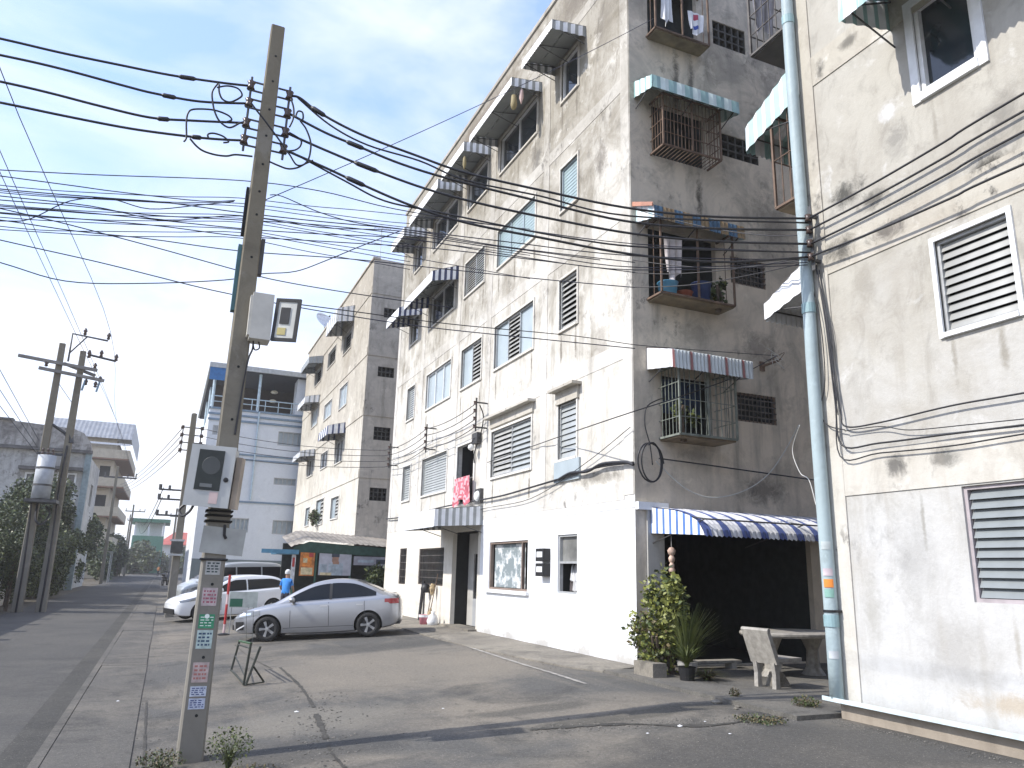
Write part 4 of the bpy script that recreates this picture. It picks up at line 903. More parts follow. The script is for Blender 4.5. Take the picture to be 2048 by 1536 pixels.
def far_pole(x, y, h, label, arm=.9):
    P = concrete_pole('utility_pole', label, x, y, h, .13, .09, 'concrete utility poles along the street')
    b = MB(); b.box((-arm, -.06, h - .9), (arm * 1.6, .06, h - .78)); b.tube([(arm * 1.55, 0, h - .8), (arm * 1.55, 0, h - .45)], .05, 5); b.tube([(arm * .9, 0, h - .8), (arm * .9, 0, h - .5)], .05, 5); b.tube([(-arm * .9, 0, h - .8), (-arm * .9, 0, h - .5)], .05, 5); b.build('crossarm', M['dsteel'], P)['kind'] = 'stuff'
    to_road(P)
far_pole(-4.25, 68, 9.0, 'far pole with a crossarm in front of the cream building on the left')
far_pole(-4.5, 112, 9.0, 'distant pole with a crossarm beside the green house'); far_pole(-5.4, 128, 8.6, 'distant bare pole left of the green house', .3); far_pole(.6, 92, 7.5, 'distant pole on the right side of the street end', .6)

# ------------------------------------------------------------------ cables
def cable(name, label, pts, r=.012, group=None, m=None, k=6, n=6, splices=()):
    P = smooth_path(pts, k) if k > 1 else [Vector(p) for p in pts]
    b = MB(); b.tube(P, r, n)
    for (i, ln) in splices:
        a, c = P[i], P[min(i + ln, len(P) - 1)]; b.tube([a, a.lerp(c, .15), a.lerp(c, .85), c], [r, r * 1.9, r * 1.9, r], n)
    o = b.build(name, m or M['cable'], None, True)
    return tag(o, label, 'cable', group)
def trace(pts, Ya, Yb=None):
    if callable(Ya): return [onY(x, y, Ya(x)) for x, y in pts]
    Yb = Ya if Yb is None else Yb; n = len(pts); x0, x1 = pts[0][0], pts[-1][0]
    return [onY(x, y, Ya + (Yb - Ya) * (x - x0) / ((x1 - x0) or 1)) for x, y in pts]
GL = 'thick power lines left of the nearest pole'
lft = [[(-260, 20), (0, 77), (120, 105), (240, 130), (340, 150), (440, 165), (502, 172)], [(-260, 58), (0, 110), (120, 137), (250, 172), (310, 187), (400, 203), (499, 207)],
       [(-260, 108), (0, 163), (100, 186), (200, 212), (300, 235), (380, 241), (491, 246)], [(-260, 155), (0, 205), (130, 232), (260, 257), (370, 272), (430, 278), (486, 281)]]
for p, w in zip(lft, ('topmost of the four thick black power lines left of the nearest pole', 'second from the top of the four thick power lines left of the nearest pole', 'third from the top of the four thick power lines left of the nearest pole', 'lowest of the four thick black power lines left of the nearest pole')):
    cable('power_line', w, trace(p, 7.75 * U, 7.37 * U), .0155, GL, splices=((25, 2),))
GR = 'thick power lines between the nearest pole and the drainpipe'
rgt = [[(580, 192), (600, 196), (640, 226), (720, 268), (830, 310), (930, 345), (1080, 380), (1250, 415), (1420, 433), (1621, 437)], [(578, 227), (650, 265), (715, 292), (800, 327), (900, 358), (1060, 398), (1250, 442), (1430, 457), (1621, 460)],
       [(571, 265), (650, 300), (740, 337), (850, 377), (960, 407), (1100, 437), (1270, 468), (1440, 483), (1622, 488)], [(568, 299), (650, 335), (715, 365), (820, 410), (930, 445), (1080, 475), (1260, 508), (1440, 524), (1623, 514)]]
for p, w in zip(rgt, ('topmost thick power line sagging from the nearest pole to the drainpipe corner', 'second highest thick power line sagging from the nearest pole to the drainpipe corner', 'third highest thick power line sagging from the nearest pole to the drainpipe corner', 'lowest thick power line sagging from the nearest pole to the drainpipe corner')):
    cable('power_line', w, trace(p, 7.37 * U, 7.3), .0165, GR, splices=((10, 3),))
cable('power_line', 'slimmer power line running just under the topmost one to the drainpipe corner', trace([(596, 196), (660, 250), (735, 290), (840, 322), (930, 360), (1080, 392), (1260, 432), (1621, 446)], 7.36 * U, 7.3), .012, GR)
cable('power_line', 'slimmer power line crossing the shuttered windows to the drainpipe corner', trace([(585, 305), (690, 362), (770, 402), (880, 425), (1010, 452), (1150, 478), (1300, 495), (1622, 505)], 7.36 * U, 7.3), .012, GR)
# rack at the corner of the near block and the lines clipped along its wall
T = thing('wall_rack', 'black rack of insulators on the wall corner beside the drainpipe', 'cable rack', (7.62, 7.27, 5.8))
b = MB(); b.box((-.015, -.03, -.1), (.0, .03, .85)); b.box((0, -.02, .02), (.13, .02, .06)); b.box((0, -.02, .68), (.13, .02, .72)); b.build('bar', M['dsteel'], T)
for z in (.08, .28, .48, .66):
    c = MB(); c.lathe([(.012, -.05), (.045, -.045), (.03, 0), (.045, .045), (.012, .05)], 10, o=(-.05, 0, z)); c.build('insulator', M['porcelain'], T, True)
for i, (za, zb) in enumerate(((6.45, 6.56), (6.28, 6.37), (6.07, 6.15), (5.89, 5.80))):
    nm = ('topmost', 'second', 'third', 'lowest')[i]
    a = Vector((7.57, 7.27, za)); e = Vector((7.58, 4.33, zb)); f = e + (e - a) * 1.8
    cable('power_line', '%s thick line clipped along the near wall, from the insulator rack' % nm, [a, a.lerp(e, .35) - Vector((0, 0, .035)), a.lerp(e, .7) - Vector((0, 0, .03)), e, f], .0145, 'lines along the near wall')
# jumper loops at the head of the pole
def crop7(p): return (330 + p[0] / 4.8, 100 + p[1] / 4.8)
for nm, lab, pts, Y in (('jumper_loop', 'big black jumper loop around the two upper lines left of the pole', [(510, 320), (455, 400), (458, 500), (480, 600), (530, 690), (620, 745), (720, 700), (760, 690)], 7.28), ('jumper_loop', 'oval jumper loop between the two upper lines left of the pole', [(520, 330), (520, 400), (550, 470), (620, 500), (700, 470), (740, 430), (700, 370), (600, 345), (500, 360)], 7.25),
                      ('jumper_loop', 'square-shouldered jumper loop with a hanging clamp left of the pole', [(180, 880), (205, 840), (205, 700), (220, 610), (270, 570), (420, 570), (520, 590), (610, 630), (640, 670), (590, 690)], 7.3), ('jumper_loop', 'jumper cable drooping under the lowest left line to the pole', [(240, 850), (300, 920), (370, 970), (480, 1005), (590, 1018), (680, 1005), (840, 1022)], 7.28),
                      ('jumper_loop', 'small flat loop on the lowest left line', [(420, 850), (412, 810), (470, 800), (560, 830), (610, 880), (560, 890)], 7.28), ('jumper_loop', 'thick black jumper running slantwise across the front of the pole head', [(820, 500), (880, 580), (960, 680), (1050, 800), (1130, 910), (1160, 960)], 7.22),
                      ('jumper_loop', 'tall jumper loop around the lower lines right of the pole', [(1250, 650), (1275, 590), (1320, 600), (1325, 660), (1300, 680), (1350, 750), (1390, 850), (1400, 930), (1380, 1040), (1330, 1100), (1260, 1100), (1200, 1010), (1170, 970)], 7.24), ('jumper_loop', 'small jumper arc beside the third insulator right of the pole', [(1190, 790), (1300, 860), (1300, 920), (1250, 960), (1170, 970)], 7.25),
                      ('jumper_loop', 'jumper drooping under the lowest insulator right of the pole', [(1000, 1070), (1090, 1110), (1180, 1140), (1270, 1130), (1350, 1090), (1420, 1060)], 7.26), ('jumper_loop', 'short black link between the two upper insulators right of the pole', [(1210, 470), (1235, 560), (1230, 660), (1195, 740)], 7.26)):
    cable(nm, lab, trace([crop7(p) for p in pts], Y * U), .0115, 'jumper loops on the pole head')
# thin telecom cables across the view
GT = 'thin cables strung across the sky'
thin = [[(-200, 330), (0, 340), (200, 350), (480, 361), (640, 382), (790, 418), (1000, 452), (1270, 488), (1615, 505)], [(-200, 325), (0, 352), (150, 372), (230, 383), (400, 402), (470, 401)], [(-200, 352), (0, 378), (200, 395), (330, 405), (480, 425), (640, 443), (790, 457), (1000, 482), (1270, 512), (1615, 520)],
        [(-200, 380), (0, 400), (150, 412), (300, 430), (480, 440), (640, 450), (820, 470), (1050, 505), (1280, 535), (1615, 525)], [(-200, 392), (0, 412), (200, 428), (480, 457), (640, 468), (820, 478), (1050, 515), (1270, 540), (1615, 530)], [(-200, 405), (0, 425), (300, 450), (480, 472), (700, 486), (900, 500), (1270, 545)],
        [(-200, 415), (0, 440), (150, 462), (300, 478), (480, 502), (700, 518), (860, 535), (1100, 560), (1270, 575)], [(-200, 440), (0, 442), (60, 438), (140, 402), (220, 398), (300, 418), (400, 410), (468, 403)], [(-200, 432), (0, 480), (200, 525), (380, 570), (460, 588), (560, 608), (700, 632), (860, 655), (1050, 675), (1270, 697)],
        [(-200, 470), (0, 525), (130, 562), (280, 567), (450, 560), (520, 548), (590, 543), (650, 522), (720, 493), (800, 462)], [(-100, 395), (100, 440), (300, 492), (480, 542), (560, 562), (700, 586), (900, 615)], [(-200, 370), (0, 392), (180, 412), (330, 440), (480, 432), (640, 455), (800, 462), (960, 488), (1200, 520)], [(540, 390), (565, 393), (640, 425), (720, 447), (830, 462), (1000, 492), (1270, 525)]]
words_ = ('highest thin cable crossing the sky just under the pole head', 'thin cable ending at a hook on the street side of the nearest pole', 'thicker bundle cable at the top of the telecom strand behind the nearest pole', 'thin cable in the middle of the telecom strand, upper one', 'thin cable in the middle of the telecom strand, lower one', 'thin cable ending in front of the wide shuttered window',
          'thin cable below the strand, ending over the facade corner', 'wavy kinked thin cable above the left street', 'long thin cable falling from the upper left past the upper meter box', 'slack thin cable that sags low at the left and climbs again right of the pole', 'thin slanting cable passing behind the pole above the upper meter box', 'thin dark cable weaving through the telecom strand', 'thin cable from the hook on the yard side of the nearest pole')
for p, w in zip(thin, words_):
    cable('telecom_cable', w, trace(p, (lambda x: 7.56 * U) if p[-1][0] < 1000 else (lambda x: 7.56 * U if x < 520 else 7.56 * U + (7.34 - 7.56 * U) * (x - 520) / 1095)), .0075 if 'bundle' in w else .0068, GT, M['cable_thin'], 5, 5)
r5 = random.Random(11)
for i in range(9):
    y0 = 345 + i * 13 + r5.uniform(-4, 4); y1 = 395 + i * 10 + r5.uniform(-5, 5); sg = r5.uniform(4, 14); far = i % 3 == 0
    pts = [(x, y0 + (y1 - y0) * (x + 200) / 680 + sg * math.sin((x + 200) / 680 * math.pi) + r5.uniform(-2, 2)) for x in (-200, -60, 80, 220, 360, 480)]
    xe = 1000 if far else 760; pts += [(x, y1 + (x - 480) * (.11 + .01 * i) + r5.uniform(-2, 2)) for x in (620, 760, xe + 60)]
    cable('telecom_cable', 'one of many thin cables crossing in the loose telecom strand behind the nearest pole', trace(pts, lambda x: 7.6 * U), .0055, 'cables of the loose telecom strand', M['cable_thin'], 4, 5)
for p, w in (([(1265, 545), (1340, 548), (1450, 540), (1620, 518)], 'upper thin cable crossing the court in front of the rusty cage'), ([(1265, 520), (1360, 532), (1480, 535), (1621, 512)], 'lower thin cable crossing the court in front of the rusty cage'), ([(1268, 575), (1380, 570), (1500, 550), (1625, 522)], 'slack thin cable drooping below the rusty cage'), ([(1255, 415), (1400, 452), (1520, 470), (1621, 470)], 'thin cable crossing the striped awning of the rusty cage')):
    cable('telecom_cable', w, trace(p, 10.5, 7.34), .008, None, None, 5, 5)
cable('service_wire', 'long straight wire rising from the nearest pole to the top cage on the court side', sag(road((.48, 7.4, 5.14)), (8.2, 11.7, 13.2), .1), .006, None, M['cable_thin'], 1, 5)
# street lines on the twin poles
for X, Z, w in ((-3.5, 9.42, 'right hand one of three high street lines at the left edge'), (-4.05, 9.5, 'middle one of three high street lines at the left edge'), (-4.2, 9.45, 'left hand one of three high street lines at the left edge')):
    cable('street_line', w, [road(p) for p in [(X + .35, -25, Z - .15), (X + .2, -5, Z - .25), (X + .05, 12, Z - .05), (X + (.8 if X > -3.8 else .3), 29.5, Z + .1), (-3.2, 45, 8.9), (-3.2, 68, 8.75)]], .011, 'high street lines on the left', M['cable_thin'])
for y, w in ((740, 'upper thin line rising at the left edge to the twin poles'), (780, 'middle thin line rising at the left edge to the twin poles'), (812, 'lower thin line rising at the left edge to the twin poles')):
    a = onX(0, y, -4.7 * U); e = road((-4.3, 29.4, 5.5 - (y - 740) * .006)); cable('street_line', w, [a + (a - e) * .8, a, e], .012, 'low street lines on the left', M['cable_thin'])
# lines from the slim pole to the facade brackets
for i, z in enumerate((5.95, 5.7, 5.45, 5.2)):
    w = ('topmost', 'second', 'third', 'lowest')[i]; zf = 6.15 - i * .22
    cable('facade_line', '%s of four lines from the slim pole to the block facade brackets' % w, sag(road((.63, 26.8, z)), (7.4, 29.3, zf), .22) + sag((7.4, 29.2, zf), (7.4, 23.95, zf), .14)[1:] + sag((7.4, 23.9, zf), (7.4, 19.4, zf), .12)[1:], .012, 'lines clipped to the block facade', None, 1, 5)
    cable('street_line', '%s of four lines leaving the slim pole up the street' % w, sag(road((.05, 26.8, z)), road((-3.9, 67.9, 7.6 - i * .2)), .45), .016, 'lines up the street', None, 1, 5)
    if i < 2: cable('street_line', '%s line running low from the slim pole to the far street end' % ('upper' if i == 0 else 'lower'), sag(road((-.3, 26.8, 3.95 - i * .3)), road((-3.6, 111.9, 7.6 - i)), 1.5), .017, 'lines up the street', None, 1, 5)
for y in (19.4, 23.9, 28.5):
    T = thing('facade_bracket', {19.4: 'four spool wall bracket above the open balcony door', 23.9: 'four spool wall bracket between the second floor windows', 28.5: 'four spool wall bracket near the far edge of the block'}[y], 'cable bracket', (7.7, y, 5.35), group='cable brackets on the facade')
    q = MB(); q.box((-.32, -.015, .0), (-.28, .015, .95)); 
    for z in (.1, .8): q.box((-.3, -.015, z), (.03, .015, z + .04))
    q.build('bar', M['dsteel'], T)
    for j in range(4):
        q = MB(); q.lathe([(.01, -.05), (.05, -.045), (.035, 0), (.05, .045), (.01, .05)], 8, o=(-.34, 0, .14 + .22 * j)); q.build('insulator', M['porcelain'], T)
cable('drop_cable', 'black cables dropping from the bracket to the balcony door lamp', [(7.5, 19.4, 6.1), (7.66, 19.5, 5.8), (7.68, 19.75, 5.3), (7.66, 20.1, 4.9), (7.7, 20.2, 4.6)], .016)
cable('facade_cable', 'thick black cable bundle slung along the facade below the first floor windows', [(7.66, 29.4, 3.5), (7.66, 26.5, 3.45), (7.66, 22.6, 3.52), (7.66, 19.6, 3.5), (7.66, 17.9, 3.5), (7.66, 16.2, 3.56), (7.66, 14.6, 3.62), (7.66, 13.2, 3.68), (7.66, 11.9, 3.62)], .022)
cable('facade_cable', 'knotted thicker length of cable near the corner of the white ground floor', [(7.66, 14.9, 3.6), (7.64, 14.3, 3.68), (7.65, 13.6, 3.64), (7.64, 13, 3.72), (7.65, 12.2, 3.66), (7.66, 11.9, 3.58)], .03)
cable('facade_cable', 'thin cable running low along the facade over the white paint edge', [(7.67, 22.5, 3.1), (7.67, 19.4, 3.25), (7.67, 16.3, 3.3), (7.67, 13.8, 3.8), (7.67, 12.0, 4.3)], .008)
co = MB(); cc = onX(1300, 925, 7.9)
cable('cable_coil', 'coil of black cable hanging on the corner above the court awning', [cc + Vector((.30 * math.cos(t) * (1 - .02 * i), -.02 * i * .2, .36 * math.sin(t))) for i, t in enumerate([k * .7 for k in range(22)])], .016, None, None, 3)
cable('wall_cable', 'dark cable stretched across the shaded court wall from the coil to the drainpipe', trace([(1318, 917), (1400, 928), (1500, 942), (1628, 960)], 11.85, 11.85), .014)
cable('wall_cable', 'pale slack cable hanging in a deep curve across the shaded court wall', trace([(1312, 922), (1345, 955), (1380, 982), (1425, 995), (1480, 985), (1530, 955), (1565, 910), (1598, 850)], 11.85, 11.8), .012, None, M['wire_white'])
cable('wall_cable', 'black cable arching up the shaded wall from the coil towards the lowest cage', trace([(1305, 930), (1300, 890), (1290, 850), (1293, 815), (1315, 800), (1330, 797)], 11.85), .012)
cable('wall_cable', 'straight cable rising across the front of the lowest cage to the broken lamp arm', [onX(975, 925, 7.68), onX(1100, 880, 7.62)] + trace([(1240, 832), (1370, 790), (1480, 750), (1552, 712)], 11.1, 11.2), .01)
cable('wall_cable', 'thin cable crossing the court wall above the lowest awning', trace([(560, 604), (700, 622), (900, 648), (1150, 672), (1275, 690), (1420, 702), (1560, 712)], 9.4, 11.9), .007)
T = thing('lamp_arm', 'broken rusty bracket with tangled wire ends on the shaded court wall', 'bracket', (10.9, 12, 5.9))
q = MB(); q.tube([(0, -.02, 0), (.1, -.4, .05)], .025, 6); q.box((-.06, -.03, -.1), (.06, 0, .1)); q.build('arm', M['rust'], T)
for s in range(5): q = MB(); q.tube(smooth_path([(.1, -.4, .05), (.1 + rnd.uniform(-.2, .25), -.4, rnd.uniform(-.05, .25)), (.1 + rnd.uniform(-.3, .35), -.35, rnd.uniform(-.1, .3))], 4), .008, 4); q.build('wire_end', M['rust'] if s % 2 else M['wire_white'], T)
# cables down the corner of the near block
GN = 'cables stapled round the near block corner'
for pts, w, r in (([(1628, 520), (1650, 620), (1663, 720), (1680, 820), (1692, 853), (1760, 845), (1900, 812), (2047, 786)], 'thicker dark cable along the near wall between the first floor window and the ground floor', .011), ([(1632, 530), (1652, 650), (1670, 800), (1684, 890), (1760, 886), (1900, 868), (2047, 850)], 'brown cable along the band above the ground floor of the near wall', .012),
                  ([(1638, 540), (1656, 650), (1672, 780), (1680, 912), (1760, 906), (1900, 892), (2047, 868)], 'lowest cable around the near corner and along the band', .009), ([(1690, 862), (1760, 853), (1820, 860), (1930, 850), (2047, 838)], 'thin wavy cable between the two thicker ones on the near wall', .006),
                  ([(1640, 520), (1648, 600), (1662, 670), (1668, 760), (1676, 830)], 'short loose cable down the near corner', .006), ([(1614, 535), (1640, 640), (1650, 760), (1640, 820), (1655, 850), (1690, 860)], 'loose cable bulging away from the drainpipe', .008)):
    P = [onX(x, y, 7.68) for x, y in pts]
    if pts[-1][0] > 2000: P.append(P[-1] + (P[-1] - P[-2]) * 3)
    cable('wall_cable', w, P, r, GN)
cable('pipe_wire', 'white string hanging from the drainpipe strap towards the court', trace([(1600, 850), (1585, 900), (1600, 945), (1618, 960), (1632, 1010)], 8.2, 7.5), .006, None, M['wire_white'])
# ------------------------------------------------------------------ vehicles
def ip(x, tab):
    xs = [t[0] for t in tab]; ys = [t[1] for t in tab]; i = 0
    if x <= xs[0]: return ys[0]
    if x >= xs[-1]: return ys[-1]
    while xs[i + 1] < x: i += 1
    t = (x - xs[i]) / (xs[i + 1] - xs[i]); p0 = ys[max(i - 1, 0)]; p1 = ys[i]; p2 = ys[i + 1]; p3 = ys[min(i + 2, len(ys) - 1)]
    h0 = xs[i] - xs[max(i - 1, 0)] or 1; h1 = xs[i + 1] - xs[i]; h2 = xs[min(i + 2, len(xs) - 1)] - xs[i + 1] or 1
    m1 = ((p2 - p1) / h1 + (p1 - p0) / h0) / 2 if i > 0 else (p2 - p1) / h1
    m2 = ((p3 - p2) / h2 + (p2 - p1) / h1) / 2 if i + 2 < len(xs) else (p2 - p1) / h1
    t2, t3 = t * t, t * t * t
    return (2 * t3 - 3 * t2 + 1) * p1 + (t3 - 2 * t2 + t) * h1 * m1 + (-2 * t3 + 3 * t2) * p2 + (t3 - t2) * h1 * m2
def car(name, label, cat, center, heading, S, paint, group=None, pitch=0., sc=(1, 1, 1)):
    L_, g0, g1 = S['L'], S['g'][0], S['g'][-1]
    root = thing(name, label, cat, (center[0], center[1], center[2] if len(center) > 2 else gz(center[0])), math.atan2(heading[1], heading[0]), group)
    X = lambda x: L_ / 2 - x
    # lower body
    N_ = 70; xs = [L_ * i / N_ for i in range(N_ + 1)]; xs[0] = .0; sec = []
    for x in xs:
        w, zl, zb, zt = ip(x, S['w']), ip(x, S['zl']), ip(x, S['zb']), ip(x, S['zt'])
        mid = zl + (zb - zl) * .5
        half = [(0, zl), (w * .8, zl), (w * .95, zl + .03), (w * .985, zl + .12), (w, mid), (w * .995, mid + (zb - mid) * .35), (w * .985, zb - .10), (w * .972, zb - .045), (w * .94, zb - .012), (w * .88, zb + (zt - zb) * .25), (w * .6, zb + (zt - zb) * .8), (w * .3, zt - .003), (0, zt)]
        sec.append([(X(x), y, z) for y, z in half] + [(X(x), -y, z) for y, z in half[-2:0:-1]])
    b = MB(); k = len(sec[0])
    for s in sec: b.v += s
    for i in range(N_):
        for j in range(k):
            b.f.append((i * k + j, i * k + (j + 1) % k, (i + 1) * k + (j + 1) % k, (i + 1) * k + j)); b.mi.append(0)
    b.f.append(tuple(range(k))); b.f.append(tuple(N_ * k + k - 1 - j for j in range(k))); b.mi += [0, 0]
    body = b.build('body', paint, root, True, True)
    cutters = MB(); W_ = max(t[1] for t in S['w'])
    for x in S['wheels']:
        for s in (1, -1):
            cutters.tube([(X(x), s * (W_ - .30), S['r'] + .0), (X(x), s * (W_ + .2), S['r'])], S['r'] + .055, 28)
    co = cutters.build('cutter', M['black']); co.parent = root
    md = body.modifiers.new('b', 'BOOLEAN'); md.operation = 'DIFFERENCE'; md.object = co; md.solver = 'EXACT'
    dg = bpy.context.evaluated_depsgraph_get(); dg.update()
    me = bpy.data.meshes.new_from_object(body.evaluated_get(dg)); body.modifiers.clear(); body.data = me
    if not me.materials: me.materials.append(paint)
    me.materials.append(M['black'])
    for p in me.polygons:
        p.use_smooth = True
        c = p.center
        for x in S['wheels']:
            rr = math.hypot(c.x - X(x), c.z - S['r'])
            if rr < S['r'] + .054 and abs(c.y) < W_ - .0 and abs(p.normal.y) < .9 and rr > .1 and abs(c.y) > W_ - .31 and c.z < S['r'] * 2 + .08 and abs(rr - S['r'] - .055) < .02: p.material_index = len(me.materials) - 1
            if abs(abs(c.y) - (W_ - .30)) < .01 and rr < S['r'] + .06: p.material_index = len(me.materials) - 1
    me.set_sharp_from_angle(angle=R(40)); bpy.data.objects.remove(co, do_unlink=True)
    # cabin
    zr = lambda x: ip(x, S['zr']); yr = lambda x: ip(x, S['yr'])
    yb = lambda x: ip(x, S['w']) * .885; zbf = lambda x: ip(x, S['zb']) - .015
    def side(x, z, off=.0):
        a, c = zbf(x), zr(x) - .055; t = (z - a) / max(c - a, .02); t = max(0, min(1, t))
        return yb(x) + (yr(x) - yb(x)) * t + .025 * math.sin(math.pi * t) + off
    n = 44; b = MB(); sec = []
    for i in range(n + 1):
        x = g0 + (g1 - g0) * i / n; a, c = zbf(x), max(zr(x) - .055, zbf(x) + .004)
        half = [(side(x, a + (c - a) * t), a + (c - a) * t) for t in (0, .2, .4, .6, .8, 1)]
        y = yr(x); zz = zr(x)
        half += [(y * .965, zz - .028), (y * .88, zz - .012), (y * .6, zz - .002), (0, zz + .004)]
        sec.append([(X(x), p, q) for p, q in half] + [(X(x), -p, q) for p, q in half[-2::-1]])
    k = len(sec[0])
    for s in sec: b.v += s
    for i in range(n):
        for j in range(k - 1): b.f.append((i * k + j, i * k + j + 1, (i + 1) * k + j + 1, (i + 1) * k + j)); b.mi.append(0)
    b.f.append(tuple(range(k))); b.f.append(tuple(n * k + k - 1 - j for j in range(k))); b.mi += [0, 0]
    cab = b.build('roof', paint, root, True)
    gm = mat("car_glass", (.008, .010, .013), .12, var=0, spec=.28)
    for (xa, xb, fr) in S['side']:
        for s in (1, -1):
            b = MB(); m_ = 16
            for i in range(m_):
                q = []
                for x in (xa + (xb - xa) * i / m_, xa + (xb - xa) * (i + 1) / m_):
                    lo = zbf(x) + .035; hi = max(min(zr(x) - .105, S.get('wtop', 9)), lo + .004)
                    hi2 = lo + (hi - lo) * fr(x) if fr else hi
                    q.append([(X(x), s * side(x, z, .006), z) for z in (lo, lo + (hi2 - lo) * .5, hi2)])
                for t in range(2): b.quad(q[0][t], q[1][t], q[1][t + 1], q[0][t + 1])
            b.build('side_window', gm, cab, True, True)
    for (xa, xb, nm) in S['glass']:
        b = MB(); m_ = 12
        for i in range(m_):
            q = []
            for x in (xa + (xb - xa) * i / m_, xa + (xb - xa) * (i + 1) / m_):
                y = yr(x); z = zr(x); q.append([(X(x), y * f, z + .010 - dz) for f, dz in ((-.9, .014), (-.6, .002), (0, -.004), (.6, .002), (.9, .014))])
            for t in range(4): b.quad(q[0][t], q[0][t + 1], q[1][t + 1], q[1][t])
        b.build(nm, gm, cab, True, True)
    # wheels
    tm = mat("tyre", (.014, .014, .014), .8, var=.25, scale=12); rm = mat("alloy", (.42, .42, .42), .35, .7, .15)
    r = S['r']
    for x in S['wheels']:
        for s in (1, -1):
            we = bpy.data.objects.new('wheel', None); COL.objects.link(we); we.parent = root; we.location = (X(x), s * (W_ - .10), r)
            we.rotation_euler = (R(90) if s < 0 else R(-90), 0, 0)
            b = MB(); b.lathe([(r * .64, .085), (r * .70, .10), (r * .93, .095), (r, .06), (r, -.07), (r * .9, -.1), (r * .64, -.1)], 32); b.build('tyre', tm, we, True)
            b = MB(); b.lathe([(r * .645, .083), (r * .63, .075), (r * .60, .03), (r * .2, .015), (0, .015)], 28, 1)
            for q in range(5):
                for dlt in (-.17, .17):
                    xf = Matrix.Rotation(2 * math.pi * q / 5 + dlt * .45, 4, 'Z'); b.box((r * .12, -.018, .03), (r * .63, .018, .072), 0, xf)
            b.lathe([(r * .17, .06), (r * .15, .08), (0, .082)], 14, 0); b.build('rim', [rm, M['black']], we)
    # lamps, mirrors, handles, grille, sills
    def lamp(nm, pts, m, parent=root):
        for s in (1, -1):
            b = MB(); P = []
            for (x, y, z) in pts: P.append((X(x), s * y, z))
            c = sum((Vector(p) for p in P), Vector()) / len(P)
            b.poly([tuple(Vector(p)) for p in P]); b.poly([tuple(c + (Vector(p) - c) * .96 + Vector((.0, -s * .03, 0))) for p in P][::-1])
            b.build(nm, m, parent)
    W2 = lambda x, f=1.0: ip(x, S['w']) * f
    def strip(nm, xa, xb, lo, hi, m, off=.008, both=True, parent=root, n_=8):
        """patch lying on the flank of the body: lo, hi are height functions"""
        for s in ((1, -1) if both else (1,)):
            b = MB()
            def flank(x, z):
                w, zl, zb = ip(x, S['w']), ip(x, S['zl']), ip(x, S['zb']); mid = zl + (zb - zl) * .5
                tab = [(zl, w * .95), (zl + .12, w * .985), (mid, w), (mid + (zb - mid) * .35, w * .995), (zb - .1, w * .985), (zb - .045, w * .972), (zb - .012, w * .94)]
                for i in range(len(tab) - 1):
                    if z <= tab[i + 1][0]:
                        t = (z - tab[i][0]) / max(tab[i + 1][0] - tab[i][0], 1e-4); return tab[i][1] + (tab[i + 1][1] - tab[i][1]) * max(t, 0)
                return tab[-1][1]
            for i in range(n_):
                q = []
                for x in (xa + (xb - xa) * i / n_, xa + (xb - xa) * (i + 1) / n_):
                    q.append([(X(x), s * (flank(x, z) + off), z) for z in [lo(x) + (hi(x) - lo(x)) * t / 3 for t in range(4)]])
                for t in range(3): b.quad(q[0][t], q[1][t], q[1][t + 1], q[0][t + 1])
            b.build(nm, m, parent, True, True)
    S['extras'](root, body, cab, strip, X, side, W2)
    root.rotation_euler.y = pitch; root.scale = sc
    return root
